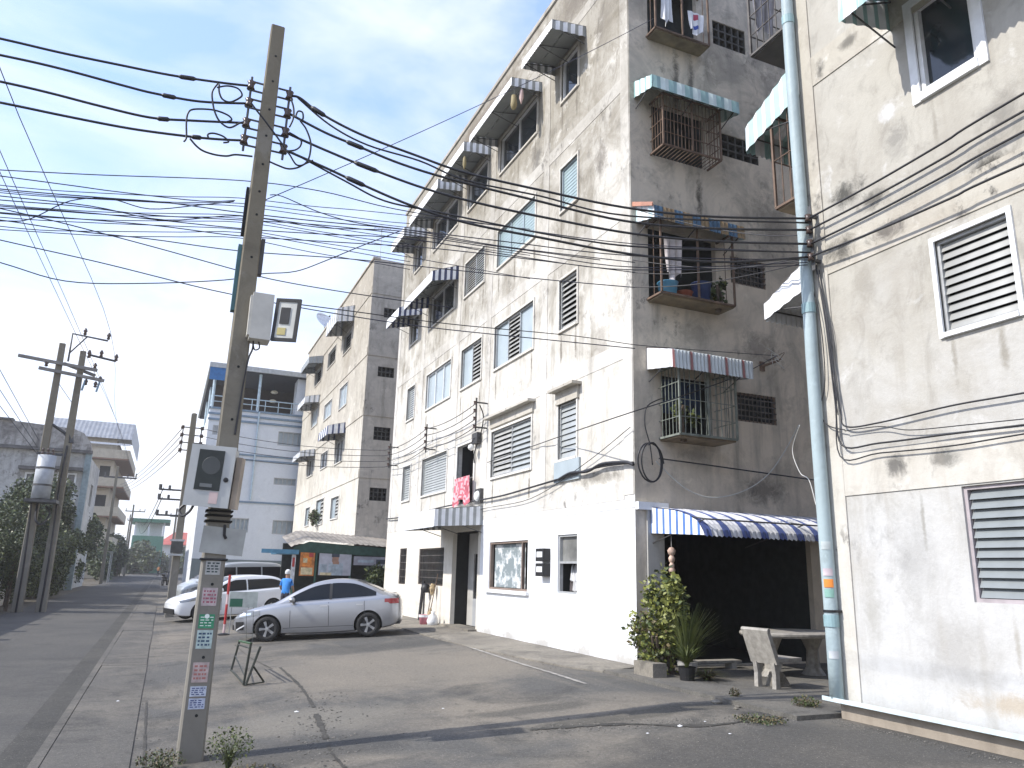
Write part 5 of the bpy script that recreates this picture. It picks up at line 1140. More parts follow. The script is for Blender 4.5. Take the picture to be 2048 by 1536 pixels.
def sedan_extras(root, body, cab, strip, X, side, W2):
    hl = mat("headlamp", (.22, .23, .24), .08, .2, .0, coat=.8); tl = mat("tail_lamp", (.30, .012, .016), .15, var=0, coat=.6); bk = M['black']; sl = mat("seam", (.05, .05, .052), .7, var=0)
    strip('headlight', .12, .72, lambda x: .57 + .12 * (x - .12), lambda x: .67 + .15 * (x - .12) + .05 * math.sin(min(1, (x - .12) / .5) * math.pi), hl); strip('lamp_chrome', .2, .5, lambda x: .615 + .12 * (x - .12), lambda x: .665 + .14 * (x - .12), mat('chrome', (.8, .8, .8), .06, 1., 0), .012)
    strip('tail_light', 3.84, 4.2, lambda x: .80 + (.04 if x < 3.95 else 0), lambda x: .93, tl)
    strip('fog_recess', .1, .32, lambda x: .30, lambda x: .50, bk); strip('fog_trim', .12, .34, lambda x: .285 + .5 * (x - .12), lambda x: .32 + .5 * (x - .12), M['aw_white'], .014)
    for x in (1.46, 2.42, 3.32): strip('door_seam', x, x + .012, lambda q: .32, lambda q: .90, sl, .004, n_=1)
    strip('sill_seam', 1.3, 3.05, lambda q: .30, lambda q: .312, sl, .004)
    for x in (2.22, 3.12): strip('door_handle', x, x + .17, lambda q: .80, lambda q: .83, mat("handle_silver", (.5, .5, .5), .3, .5, 0), .028, n_=3)
    b = MB(); b.box((X(.02) - .02, -.52, .30), (X(.0) + .02, .52, .42)); b.build('grille', bk, root)
    b = MB(); b.box((X(.06) - .02, -.45, .545), (X(.02), .45, .575)); b.build('grille', bk, root)
    b = MB(); b.box((X(0) - .01, -.24, .44), (X(0) + .025, .24, .53)); b.build('number_plate', mat("plate_white", (.6, .6, .58), .5), root)
    for s in (1, -1):
        b = MB(); xf = Matrix.Translation((X(1.52), s * .93, .99)) @ Matrix.Rotation(s * R(10), 4, 'Z')
        b.lathe([(0, -.09), (.06, -.075), (.085, 0), (.07, .06), (0, .085)], 12, xf=xf @ Matrix.Rotation(R(90), 4, 'X') @ Matrix.Scale(.8, 4, (0, 1, 0))); b.build('wing_mirror', body.data.materials[0], root, True)
        b = MB(); b.box((X(1.56), s * .76, .93), (X(1.50), s * .90, .96)); b.build('mirror_arm', bk, root)
        b = MB()
        for k in range(6):
            x = 2.43; za, zb = .965 + k * .065, .965 + (k + 1) * .065
            b.quad((X(x), s * side(x, za, .008), za), (X(x + .07), s * side(x + .07, za, .008), za), (X(x + .07), s * side(x + .07, zb, .008), zb), (X(x), s * side(x, zb, .008), zb))
        b.build('pillar', bk, cab)
    b = MB(); b.box((X(4.22), -.66, .28), (X(4.05), .66, .36)); b.build('bumper_trim', bk, root)
SEDAN = dict(L=4.24, r=.305, wheels=(.90, 3.42), g=(.98, 3.98),
    w=[(0, .52), (.06, .66), (.18, .76), (.45, .83), (.9, .86), (2.2, .865), (3.5, .86), (3.9, .82), (4.12, .75), (4.21, .67), (4.24, .6)],
    zl=[(0, .30), (.15, .23), (.6, .19), (3.6, .19), (4.05, .26), (4.24, .36)],
    zb=[(0, .56), (.1, .63), (.35, .73), (.8, .83), (1.3, .90), (2.2, .945), (3.3, .985), (3.8, 1.0), (4.08, .985), (4.2, .92), (4.24, .82)],
    zt=[(0, .58), (.1, .66), (.35, .78), (.8, .89), (1.2, .955), (1.6, .97), (3.4, 1.02), (3.8, 1.06), (4.08, 1.055), (4.19, .98), (4.24, .86)],
    zr=[(.98, .90), (1.3, 1.07), (1.7, 1.27), (2.05, 1.405), (2.4, 1.462), (2.75, 1.468), (3.1, 1.425), (3.5, 1.27), (3.8, 1.12), (3.98, 1.04)],
    yr=[(.98, .74), (1.4, .69), (1.9, .62), (2.4, .585), (3.0, .58), (3.5, .61), (3.98, .68)],
    side=[(1.42, 2.44, None), (2.49, 3.62, None)], glass=[(1.12, 1.98, 'windscreen'), (3.12, 3.8, 'rear_window')], extras=sedan_extras)
silver = mat("silver_paint", (.36, .365, .38), .30, .6, .03, 1.0, coat=.8)
white = mat("white_car_paint", (.74, .75, .76), .3, 0, .03, 1.0, coat=.7)
def park(front_px, rear_px, S):
    """centre, heading and nose-down tilt from where the two near wheels stand on the sloping yard"""
    f, r = onG(*front_px), onG(*rear_px); h = Vector((f.x - r.x, f.y - r.y)); l = Vector((-h.y, h.x)).normalized(); hn = h.normalized()
    W_ = max(t[1] for t in S['w']); m = (S['wheels'][0] + S['wheels'][1]) / 2 - S['L'] / 2
    c = Vector(((f.x + r.x) / 2, (f.y + r.y) / 2)) - l * (W_ - .1) + hn * m
    return (c.x, c.y, (f.z + r.z) / 2), hn, math.atan2(r.z - f.z, h.length)
ctr, hd, pt = park((537, 1283), (733, 1274), SEDAN)
car('sedan', 'silver sedan parked with its left side to the camera on the sunlit yard', 'car', ctr, hd, SEDAN, silver, pitch=pt)
def hatch_extras(root, body, cab, strip, X, side, W2):
    hl = mat("headlamp", (.55, .57, .58), .08, .3, .0, coat=.5); tl = mat("tail_lamp", (.30, .012, .016), .15, var=0, coat=.6); bk = M['black']
    strip('headlight', .12, .8, lambda x: .66 + .12 * (x - .1), lambda x: .73 + .2 * (x - .1), hl); strip('tail_light', 3.86, 4.12, lambda x: .90, lambda x: 1.02, tl)
    for x in (1.5, 2.5): strip('door_seam', x, x + .015, lambda q: .35, lambda q: .92, bk, .004, n_=1)
    for x in (2.28, 3.2): strip('door_handle', x, x + .17, lambda q: .84, lambda q: .87, white, .028, n_=3)
    b = MB(); b.box((X(.02) - .02, -.55, .28), (X(.0) + .02, .55, .46)); b.build('grille', bk, root)
    for s in (1, -1):
        b = MB(); b.lathe([(0, -.1), (.07, -.08), (.095, 0), (.08, .07), (0, .1)], 12, xf=Matrix.Translation((X(1.45), s * .95, 1.03)) @ Matrix.Rotation(R(90), 4, 'X')); b.build('wing_mirror', body.data.materials[0], root, True)
HATCH = dict(L=4.15, r=.31, wheels=(.84, 3.42), g=(.95, 4.06), wtop=1.36,
    w=[(0, .52), (.08, .68), (.25, .79), (.8, .855), (2.2, .87), (3.5, .86), (3.95, .80), (4.15, .70)], zl=[(0, .30), (.2, .22), (.6, .2), (3.5, .2), (4.15, .36)],
    zb=[(0, .62), (.12, .70), (.5, .83), (1.2, .93), (2.4, .97), (3.6, 1.02), (4.0, 1.03), (4.15, .98)], zt=[(0, .64), (.12, .74), (.5, .89), (1.1, .98), (3.6, 1.02), (4.0, 1.03), (4.15, 1.0)],
    zr=[(.95, .95), (1.3, 1.13), (1.7, 1.34), (2.1, 1.47), (2.6, 1.51), (3.2, 1.48), (3.6, 1.42), (3.85, 1.30), (4.06, 1.06)], yr=[(.95, .74), (1.5, .68), (2.0, .61), (3.3, .6), (4.06, .66)],
    side=[(1.4, 2.45, None), (2.5, 3.78, None)], glass=[(1.08, 1.98, 'windscreen'), (3.72, 3.98, 'rear_window')], extras=hatch_extras)
MPV = dict(L=4.6, r=.32, wheels=(.86, 3.6), g=(.62, 4.52), wtop=1.52,
    w=[(0, .52), (.08, .70), (.25, .80), (.8, .865), (2.2, .885), (4.0, .87), (4.4, .82), (4.6, .74)], zl=[(0, .32), (.2, .24), (.6, .22), (3.8, .22), (4.6, .36)],
    zb=[(0, .68), (.12, .78), (.4, .9), (1.0, .99), (2.4, 1.02), (4.2, 1.05), (4.6, 1.0)], zt=[(0, .7), (.12, .82), (.4, .96), (.9, 1.04), (4.2, 1.05), (4.6, 1.02)],
    zr=[(.62, 1.0), (.95, 1.2), (1.4, 1.47), (1.8, 1.64), (2.3, 1.70), (3.6, 1.69), (4.1, 1.64), (4.35, 1.5), (4.52, 1.1)], yr=[(.62, .76), (1.3, .70), (1.9, .65), (3.8, .65), (4.52, .68)],
    side=[(1.15, 2.2, None), (2.26, 3.3, None), (3.36, 4.2, None)], glass=[(.78, 1.7, 'windscreen'), (4.25, 4.45, 'rear_window')], extras=hatch_extras)
h2 = Vector((-.96, -.28)).normalized()
car('hatchback', 'white hatchback partly hidden behind the nearest pole', 'car', (2.35, 30.9), h2, HATCH, white, pitch=R(3))
h3 = Vector((-.97, -.24)).normalized()
car('van', 'pale silver van parked behind the white hatchback', 'van', (2.95, 38.0), h3, MPV, mat("pale_silver", (.40, .42, .42), .32, .3, .03, 1.0, coat=.6), pitch=R(2), sc=(1.04, 1.05, 1.16))
# ------------------------------------------------------------------ vegetation helpers
def leaves(b, c, rad, n, size, r, flat=1., mats=(0, 1, 2), wts=(5, 3, 3), droop=0.):
    c = Vector(c)
    for _ in range(n):
        while True:
            p = Vector((r.uniform(-1, 1), r.uniform(-1, 1), r.uniform(-1, 1)))
            if .25 < p.length < 1: break
        q = c + Vector((p.x * rad[0], p.y * rad[1], p.z * rad[2]))
        s = size * r.uniform(.6, 1.4); a = Vector((r.gauss(0, 1), r.gauss(0, 1), r.gauss(-.2 - droop, .7))).normalized(); u = a.orthogonal().normalized(); t = r.uniform(0, 6.28)
        w = (u * math.cos(t) + a.cross(u) * math.sin(t)) * s * .33
        m = r.choices(mats, wts)[0]
        b.poly([q - w * .2, q + a * s * .5 + w, q + a * s, q + a * s * .5 - w], m)
LM = lambda: [M['leaf1'], M['leaf2'], M['leaf3']]
def bush(name, label, cat, c, rad, n, size, seed, group=None, blobs=9, trunk=None, wts=(5, 3, 3), mats=None, base=0.):
    r = random.Random(seed)
    c = (c[0], c[1], c[2] - base)
    T = thing(name, label, cat, (c[0], c[1], base), group=group)
    b = MB()
    for i in range(blobs):
        k = (r.uniform(-.65, .65), r.uniform(-.65, .65), r.uniform(-.6, .65)); f = r.uniform(.35, .62)
        leaves(b, (k[0] * rad[0], k[1] * rad[1], c[2] + k[2] * rad[2]), (rad[0] * f, rad[1] * f, rad[2] * f), n // blobs, size, r, wts=wts)
    b.build('crown', mats or LM(), T)
    t = MB(); top = c[2]
    for i in range(trunk or 3):
        x, y = r.uniform(-.15, .15) * rad[0], r.uniform(-.15, .15) * rad[1]
        t.tube(smooth_path([(x, y, -.1), (x + r.uniform(-.1, .1), y, top * .5), (x * 4 + r.uniform(-.2, .2) * rad[0], y * 4, top + rad[2] * .3)], 4), [.05 * (1 - .6 * k / 8) * (1.6 if trunk == 1 else 1) for k in range(9)], 6)
    t.build('trunk', M['bark'], T)
    return T

# ------------------------------------------------------------------ left side of the street
GV = 'shrubs and trees along the left verge'
for i, (x, y, z, rx, ry, rz, n, s, lab) in enumerate((
        (-5.2, 35.2, 1.1, .9, 2.0, 1.15, 2600, .17, 'dark clipped shrub right behind the twin poles'), (-5.15, 40.5, 1.3, 1.0, 2.6, 1.3, 2800, .2, 'large dark hedge bush at the left road edge'), (-5.9, 38.5, 3.0, 1.1, 2.2, 1.4, 2600, .24, 'tree with yellowish leaves above the dark hedge, left of the road'),
        (-5.4, 47.5, 1.5, .95, 3.4, 1.5, 2600, .24, 'second dark hedge bush farther up the left road edge'), (-5.8, 45, 4.4, 1.3, 2.2, 1.5, 2200, .26, 'leafy tree crown in front of the white house window'), (-5.6, 58, 1.6, 1.0, 5.5, 1.6, 2400, .32, 'long green hedge beyond the white house'),
        (-5.6, 66, 3.4, 1.2, 4, 1.6, 1800, .36, 'tree with reddish flowers below the cream building'), (-5.4, 82, 1.8, 1.3, 10, 1.9, 2400, .45, 'dark hedge below the cream building'), (-4.9, 104, 2.2, 1.5, 9, 2.4, 2200, .6, 'dark trees before the green house'),
        (-3.6, 140, 2.6, 3, 14, 3.0, 2200, .8, 'distant dark trees closing the left side of the street'), (-.4, 165, 1.9, 3.2, 6, 2.2, 1500, .7, 'yellow green tree at the end of the street'), (3.4, 150, 2.0, 2.0, 10, 2.6, 1200, .8, 'distant tree at the right side of the street end'),
        (-8.0, 33, 1.5, 1.6, 2.2, 1.3, 2000, .2, 'dense shrub behind the fence at the left edge'),
        (-5.5, 36.5, 3.1, 1.1, 1.6, 1.5, 1800, .2, 'dark tree crown just right of the twin poles'), (-5.6, 42.5, 2.9, 1.1, 2.4, 1.5, 2000, .22, 'dark tree over the large hedge bush'), (-5.4, 52, 3.1, 1.0, 3.0, 1.6, 2000, .24, 'dark tree before the corner of the white house'), (-5.5, 60, 3.6, 1.0, 3.5, 1.7, 1800, .3, 'dark tree just beyond the white house'), (-6.4, 28.5, 1.3, .9, 2.4, 1.2, 1800, .18, 'dark shrub behind the fence left of the twin poles'),
        (-4.55, 30.2, 1.5, .45, .5, 1.5, 1500, .12, 'dark creeper tangled round the twin poles'), (-5.1, 33, 2.6, .8, 1.4, 1.2, 1500, .17, 'low dark tree crown behind the twin poles'))):
    T = bush('tree' if z > 2.5 else 'shrub', lab, 'tree' if z > 2.5 else 'shrub', (x, y, z), (rx, ry, rz), int(n * 4), s * .58, 40 + i, GV, 11, 1 if z > 2.5 else 3, (3, 7, 2) if 'yellow' in lab else (4, 1, 7)); to_road(T)
def fence():
    T = thing('fence', 'dark panelled fence with pale concrete posts along the left verge', 'fence', (-5.3, 0, 0))
    for i in range(12):
        y = 13 + i * 2.2
        b = MB(); b.box((-.13, y - .13, -.1), (.13, y + .13, 2.0)); b.box((-.16, y - .16, 2.0), (.16, y + .16, 2.1)); b.build('post', M['pipe_col'], T)
        if i < 11:
            c = MB(); c.box((-.07, y + .13, -.1), (.07, y + 2.07, .55)); c.build('low_wall', M['pipe_col'], T)
            d_ = MB(); n_ = 9
            for k in range(n_):
                yy = y + .17 + k * 1.86 / n_; d_.box((-.02, yy, .56), (.02, yy + .195, 1.95))
            for z in (.7, 1.7): d_.box((.021, y + .13, z), (.05, y + 2.07, z + .06))
            d_.build('panel', mat("fence_iron", (.05, .055, .05), .7, .2, .3), T)['kind'] = 'stuff'
    to_road(T)
fence()
def left_house():
    B = thing('house', 'two storey white house with a stained curved parapet on the left of the street', 'house', (0, 0, 0))
    wl = plaster("house_white", (.50, .50, .48), (.44, .43, .40), (.20, .19, .17), 3, 9, .9, .9, patch=.7)
    Y, XR, XL, H = 52, -5.0, -24, 9.25
    S = south(Y); holes = [(-8.0, -6.7, 5.2, 6.6), (-6.35, -5.35, 5.15, 6.7)]
    b = MB(); wall_face(b, S, XL, XR, 0, 8.0, holes, .3, 0, 1)
    E_ = lambda a, z, dd=0.: (XR + dd, a, z)
    wall_face(b, E_, Y, 62, 0, 8.0, [(54, 55.5, 5.2, 6.6), (57.5, 59, 5.2, 6.6)], .3, 0, 1)
    b.quad((XL, Y, 8), (XR, Y, 8), (XR, 62, 8), (XL, 62, 8)); b.quad((XL, 62, 0), (XR, 62, 0), (XR, 62, 8), (XL, 62, 8)); b.quad((XL, Y, 0), (XL, 62, 0), (XL, 62, 8), (XL, Y, 8))
    b.build('wall', [wl, M['dark']], B)
    p = MB(); prof = [(XL, 8.0), (XL, 9.55), (-9, 9.5), (-5.9, 9.32), (-5.3, 9.1), (-4.9, 8.6), (-4.75, 8.0)]
    f = [(x, Y - .15, z) for x, z in prof]; k = [(x, Y + .25, z) for x, z in prof]; p.poly(f); p.poly(k[::-1])
    for i in range(len(prof)): j = (i + 1) % len(prof); p.quad(f[i], f[j], k[j], k[i])
    p.build('parapet', plaster("parapet_stain", (.42, .40, .37), (.36, .34, .31), (.12, .11, .1), 8, 9.5, 1.2, .9, patch=.9), B)
    q = MB(); q.box((XL, Y - .35, 9.5), (-9, Y + .3, 9.62)); q.box((XL, Y - .3, 7.9), (-4.7, Y - .02, 8.08)); q.build('cornice', mat("dark_cornice", (.10, .095, .09), .9, var=.4, scale=3), B)
    q = MB(); q.box((-5.05, Y - .12, 0), (-4.72, Y + .25, 8.0)); q.build('pilaster', mat("slate_pilaster", (.20, .25, .26), .8, var=.2), B)
    for h in holes:
        w = win_empty(B, S, h[0], h[2]); frame(w, S, *h, .1, M['frame_white'], mull=((h[0] + h[1]) / 2,)); pane(w, S, *h, M['pane_dark'], -.15)
        q = MB(); fbox(q, S, h[0] - .3, h[1] + .3, h[3] + .12, h[3] + .3, -.02, .6); q.build('sunshade', mat("dark_cornice", (.1, .1, .1)), w)
    q = MB(); q.box((-12, Y - 4, 3.4), (-6.4, Y - .02, 3.55)); q.box((-6.5, Y - 3.9, 0), (-6.35, Y - 3.75, 3.4)); q.build('carport_roof', mat("dull_sheet_roof", (.22, .22, .21), .7, var=.3, scale=2), B)
    to_road(B)
left_house()
def side_shed():
    B = thing('shed', 'low corrugated grey shed behind the fence at the left edge', 'shed', (0, 0, 0))
    b = MB(); b.box((-16, 40, 0), (-8.6, 46, 5.2)); b.build('wall', mat("shed_wall", (.30, .31, .31), .8, var=.3, scale=1.5), B)
    q = MB(); n = 60
    for i in range(n):
        x0, x1 = -16.3 + 8 * i / n, -16.3 + 8 * (i + 1) / n; d0, d1 = .05 * (i % 2), .05 * ((i + 1) % 2)
        q.quad((x0, 39.3, 5.0 + d0), (x1, 39.3, 5.0 + d1), (x1, 46.3, 6.1 + d1), (x0, 46.3, 6.1 + d0))
    q.build('roof', mat("shed_roof", (.30, .30, .29), .6, .3, .35, 1.5), B)
    to_road(B)
side_shed()
def cream_building():
    B = thing('building', 'tall cream building with stacked overhanging balconies and a grey metal roof', 'building', (0, 0, 0))
    cr = plaster("cream_wall", (.52, .45, .33), (.50, .44, .33), (.33, .27, .2), 8, 20, .2, .5)
    Y, XR, XL = 90, -4.75, -12.5
    b = MB(); wall_face(b, south(Y), XL, XR - 1.3, 0, 14.4, [(-9.5, -7.6, 3 * i + 1.0, 3 * i + 2.4) for i in range(1, 4)] + [(-7.3, -6.3, 3 * i + .6, 3 * i + 2.4) for i in range(1, 4)], .4, 0, 1)
    b.quad((XR - 1.3, Y, 0), (XR - 1.3, Y + 18, 0), (XR - 1.3, Y + 18, 14.4), (XR - 1.3, Y, 14.4)); b.quad((XL, Y, 0), (XL, Y + 18, 0), (XL, Y + 18, 14.4), (XL, Y, 14.4)); b.quad((XL, Y, 14.4), (XR - 1.3, Y, 14.4), (XR - 1.3, Y + 18, 14.4), (XL, Y + 18, 14.4))
    b.build('wall', [cr, M['dark']], B)
    r = MB(); n = 40
    for i in range(n):
        x0, x1 = XL - .3 + (XR + .4 - XL) * i / n, XL - .3 + (XR + .4 - XL) * (i + 1) / n; d0, d1 = .06 * (i % 2), .06 * ((i + 1) % 2)
        r.quad((x0, Y - .8 - d0, 14.2), (x1, Y - .8 - d1, 14.2), (x1, Y + 2.5 - d1, 16.4), (x0, Y + 2.5 - d0, 16.4))
    r.quad((XL, Y + 2.5, 16.4), (XR + .1, Y + 2.5, 16.4), (XR + .1, Y + 18, 16.2), (XL, Y + 18, 16.2)); r.quad((XR + .1, Y - .8, 14.0), (XR + .1, Y + 18, 14.0), (XR + .1, Y + 18, 16.2), (XR + .1, Y + 2.5, 16.4))
    r.build('roof', mat("grey_sheet_roof", (.26, .27, .28), .5, .3, .2, 1.5), B)
    q = MB(); q.box((XL, Y - .75, 13.55), (XR + .05, Y - .68, 13.75)); q.build('gutter', M['frame_white'], B)
    br = mat("brown_soffit", (.22, .12, .07), .8)
    for i, z in enumerate((3.1, 6.1, 9.1, 12.0)):
        q = MB(); ex = .15 * i; q.box((-10, Y - 1.0, z), (XR - .35 + ex, Y + 16, z + .14), 1); q.box((-10, Y - 1.02, z + .14), (XR - .33 + ex, Y - .9, z + 1.05), 0); q.box((XR - .45 + ex, Y - .9, z + .14), (XR - .33 + ex, Y + 16, z + 1.05), 0); q.build('balcony', [cr, br], B)
    to_road(B)
cream_building()
def end_houses():
    B = thing('house', 'small green house with a flat green roof far down the street', 'house', (0, 0, 0))
    b = MB(); b.box((-5.6, 150, 0), (-.6, 160, 6.3)); b.build('wall', mat("green_wall", (.07, .22, .14), .8, var=.2), B); q = MB(); q.box((-6.2, 149, 8.6), (.2, 161, 9.2)); q.build('roof', mat("green_roof", (.03, .16, .09), .7), B)
    q = MB()
    for x in (-5.4, -3.3, -.9): q.box((x, 150, 6.3), (x + .3, 150.3, 8.6))
    q.build('post', M['frame_white'], B)['kind'] = 'stuff'; q = MB(); q.box((-5.5, 153, 6.3), (-1, 159, 8.6)); q.build('upper_room', M['frame_white'], B); to_road(B)
    B = thing('house', 'far pale house with a red tiled roof closing the street', 'house', (0, 0, 0))
    b = MB(); b.box((-1.5, 205, 0), (9, 215, 6.2)); b.build('wall', mat("pale_wall", (.55, .58, .56), .8), B)
    q = MB(); P = [(-2.3, 203.6, 6.1), (9.8, 203.6, 6.1), (9.8, 216, 6.1), (-2.3, 216, 6.1)]; t = [(1.5, 209.5, 9.3), (6, 209.5, 9.3)]
    q.poly([P[0], P[1], t[1], t[0]]); q.poly([P[1], P[2], t[1]]); q.poly([P[2], P[3], t[0], t[1]]); q.poly([P[3], P[0], t[0]]); q.build('roof', mat("red_tile", (.42, .08, .06), .8, var=.2, scale=1), B)
    q = MB(); q.box((2.6, 204.9, 3.3), (4.4, 204.98, 4.8)); q.build('window', M['pane_dark'], B); to_road(B)
    T = thing('canopy', 'white sheet canopy over a gate on the left verge', 'canopy', (-4.9, 73, 0))
    q = MB(); q.quad((-1.2, -.6, 2.9), (.9, -.6, 2.5), (.9, 1.6, 2.45), (-1.2, 1.6, 2.85)); q.quad((-1.2, -.6, 2.84), (.9, -.6, 2.44), (.9, 1.6, 2.39), (-1.2, 1.6, 2.79)); q.build('sheet', M['aw_white'], T)
    for x, y in ((-1.1, -.5), (.8, -.5), (-1.1, 1.5), (.8, 1.5)): q = MB(); q.tube([(x, y, 0), (x, y, 2.45 + (.4 if x < 0 else 0))], .04, 6); q.build('post', M['steel'], T)
    to_road(T)
    # a parked scooter up the street
    T = thing('scooter', 'dark parked motor scooter far up the right road edge', 'scooter', (.25, 66, 0), R(75))
    for x in (-.6, .6): q = MB(); q.lathe([(.2, -.05), (.3, -.04), (.3, .04), (.2, .05), (.2, -.05)], 14, xf=Matrix.Translation((x, 0, .3)) @ Matrix.Rotation(R(90), 4, 'X')); q.build('wheel', M['black'], T)
    q = MB(); q.tube([(-.75, 0, .6), (-.3, 0, .72), (.0, 0, .45), (.35, 0, .4), (.5, 0, .8), (.55, 0, 1.0)], [.1, .16, .14, .12, .12, .05], 8); q.build('body', mat("scooter_dark", (.03, .03, .035), .4), T, True); q = MB(); q.tube([(.5, -.35, 1.05), (.52, 0, 1.0), (.5, .35, 1.05)], .03, 6); q.build('handlebar', M['black'], T); q = MB(); q.box((-.75, -.13, .74), (-.05, .13, .84)); q.build('seat', M['black'], T)
    to_road(T)
end_houses()

# ------------------------------------------------------------------ food stall in the gap between the blocks
def stall():
    Y = 32.5
    T = thing('food_stall', 'food stall with a green fascia, posters and a sloping sheet roof between the blocks', 'stall', (0, 0, 0))
    b = MB(); n = 40
    for i in range(n):
        x0, x1 = 4.55 + 4.6 * i / n, 4.55 + 4.6 * (i + 1) / n
        def z(x): return 2.38 + (2.66 - 2.38) * min(1, max(0, (x - 4.55) / .65)) - max(0, x - 5.3) * .05
        e0, e1 = .03 * (i % 2), .03 * ((i + 1) % 2); b.quad((x0, Y - .5, z(x0) + e0), (x1, Y - .5, z(x1) + e1), (x1, Y + 2.6, z(x1) + .5 + e1), (x0, Y + 2.6, z(x0) + .5 + e0))
    b.build('roof', mat("rusty_sheet", (.24, .215, .185), .75, .1, .35, 1.5), T)
    b = MB(); b.poly([(4.65, Y - .45, 2.2), (9.1, Y - .45, 2.12), (9.1, Y - .45, 2.42), (5.25, Y - .45, 2.62), (4.65, Y - .45, 2.36)]); b.poly([(4.65, Y - .41, 2.2), (9.1, Y - .41, 2.12), (9.1, Y - .41, 2.42), (5.25, Y - .41, 2.62), (4.65, Y - .41, 2.36)]); b.build('fascia', mat("green_fascia", (.025, .065, .05), .7, var=.3), T)
    for x in (4.75, 5.6, 7.0, 8.9): q = MB(); q.tube([(x, Y - .35, -.15), (x, Y - .35, 2.3)], .04, 6); q.build('post', mat("green_post", (.04, .11, .08), .6), T)
    q = MB(); q.box((4.6, Y + 2.3, 0), (9.2, Y + 2.4, 2.6)); q.build('back_wall', M['room'], T)
    q = MB(); q.box((4.0, Y - .6, 2.1), (4.85, Y + 1.2, 2.16)); q.box((3.42, Y - .62, 2.12), (4.85, Y - .56, 2.28)); q.build('side_canopy', mat("blue_canopy", (.07, .20, .30), .6, var=.2), T)
    def poster(nm, x0, x1, z0, z1, base, prints, lab, y=Y - .42):
        P = MB(); P.box((x0, y - .02, z0), (x1, y, z1), 0)
        for k, (u0, u1, v0, v1, mi) in enumerate(prints):
            P.box((x0 + (x1 - x0) * u0, y - .024 - k * .0015, z0 + (z1 - z0) * v0), (x0 + (x1 - x0) * u1, y - .0205, z0 + (z1 - z0) * v1), mi)
        P.build(nm, [base, mat("print_orange", (.6, .20, .03), .6, var=.4, scale=7), mat("print_red", (.4, .04, .04), .6), mat("print_skin", (.35, .2, .14), .7), mat("print_grey", (.35, .40, .44), .7, var=.3), mat("print_cream", (.6, .5, .3), .7, var=.3, scale=8), mat("print_dark", (.05, .06, .08), .7)], T, label=lab)
    poster('poster', 4.95, 5.52, 1.28, 2.2, mat("poster_orange", (.50, .17, .04), .6, var=.45, scale=5), [(.15, .8, .4, .9, 1), (.1, .9, .05, .35, 5), (.6, .9, .8, .97, 2), (.2, .5, .55, .75, 5)], 'orange food poster')
    poster('poster', 5.7, 7.0, 1.32, 2.2, mat("poster_white", (.42, .42, .46), .6, var=.15), [(.3, .75, .0, .55, 4), (.42, .62, .5, .62, 3), (.4, .6, .6, .9, 3), (.38, .62, .82, .98, 6), (.03, .25, .05, .5, 4), (.05, .4, .0, .12, 5)], 'pale banner printed with a standing figure')
    poster('poster', 7.1, 8.8, 1.75, 2.1, mat("poster_lilac", (.33, .32, .36), .6, var=.2), [(.1, .5, .3, .6, 4), (.55, .9, .2, .7, 6)], 'faded lilac banner')
    poster('poster', 4.62, 4.78, .9, 2.1, mat("poster_pale", (.55, .55, .56), .6, var=.3, scale=9), [(.2, .8, .6, .9, 2)], 'narrow hanging cloth banner')
    q = MB(); q.box((5.7, Y - .3, 0), (7.0, Y + .3, .95)); q.build('counter', mat("counter_dark", (.05, .06, .05), .7, var=.4), T); q = MB(); q.box((5.8, Y - .32, .78), (6.9, Y - .3, .92)); q.build('counter_trim', mat("counter_red", (.3, .04, .03), .6), T)
stall()
bush('shrub', 'dark potted greenery piled at the right end of the food stall', 'shrub', (8.1, 31.0, .95), (.75, .6, .75), 1500, .16, 91, None, 8, 3, (3, 1, 6))
bush('shrub', 'low dark plants by the food stall counter', 'shrub', (7.1, 31.3, .55), (.5, .5, .5), 700, .14, 92, None, 6, 3, (4, 1, 5))
T = thing('motorbike', 'dark motorbike parked before the stall greenery', 'motorbike', (7.7, 29.95, 0), R(170))
for x in (-.6, .62): q = MB(); q.lathe([(.2, -.05), (.3, -.04), (.3, .04), (.2, .05), (.2, -.05)], 18, xf=Matrix.Translation((x, 0, .3)) @ Matrix.Rotation(R(90), 4, 'X')); q.build('wheel', M['black'], T)
q = MB(); q.tube([(-.8, 0, .72), (-.3, 0, .74), (.1, 0, .6), (.4, 0, .7), (.52, 0, 1.0)], [.06, .13, .15, .12, .05], 8); q.build('body', mat("bike_dark", (.03, .025, .03), .4), T, True); q = MB(); q.tube([(.5, -.34, 1.08), (.5, 0, 1.0), (.5, .34, 1.08)], .025, 6); q.build('handlebar', M['steel'], T); q = MB(); q.lathe([(0, -.02), (.09, -.02), (.1, .02), (.0, .04)], 12, xf=Matrix.Translation((.6, 0, .92)) @ Matrix.Rotation(R(90), 4, 'Y')); q.build('headlight', M['aw_white'], T)

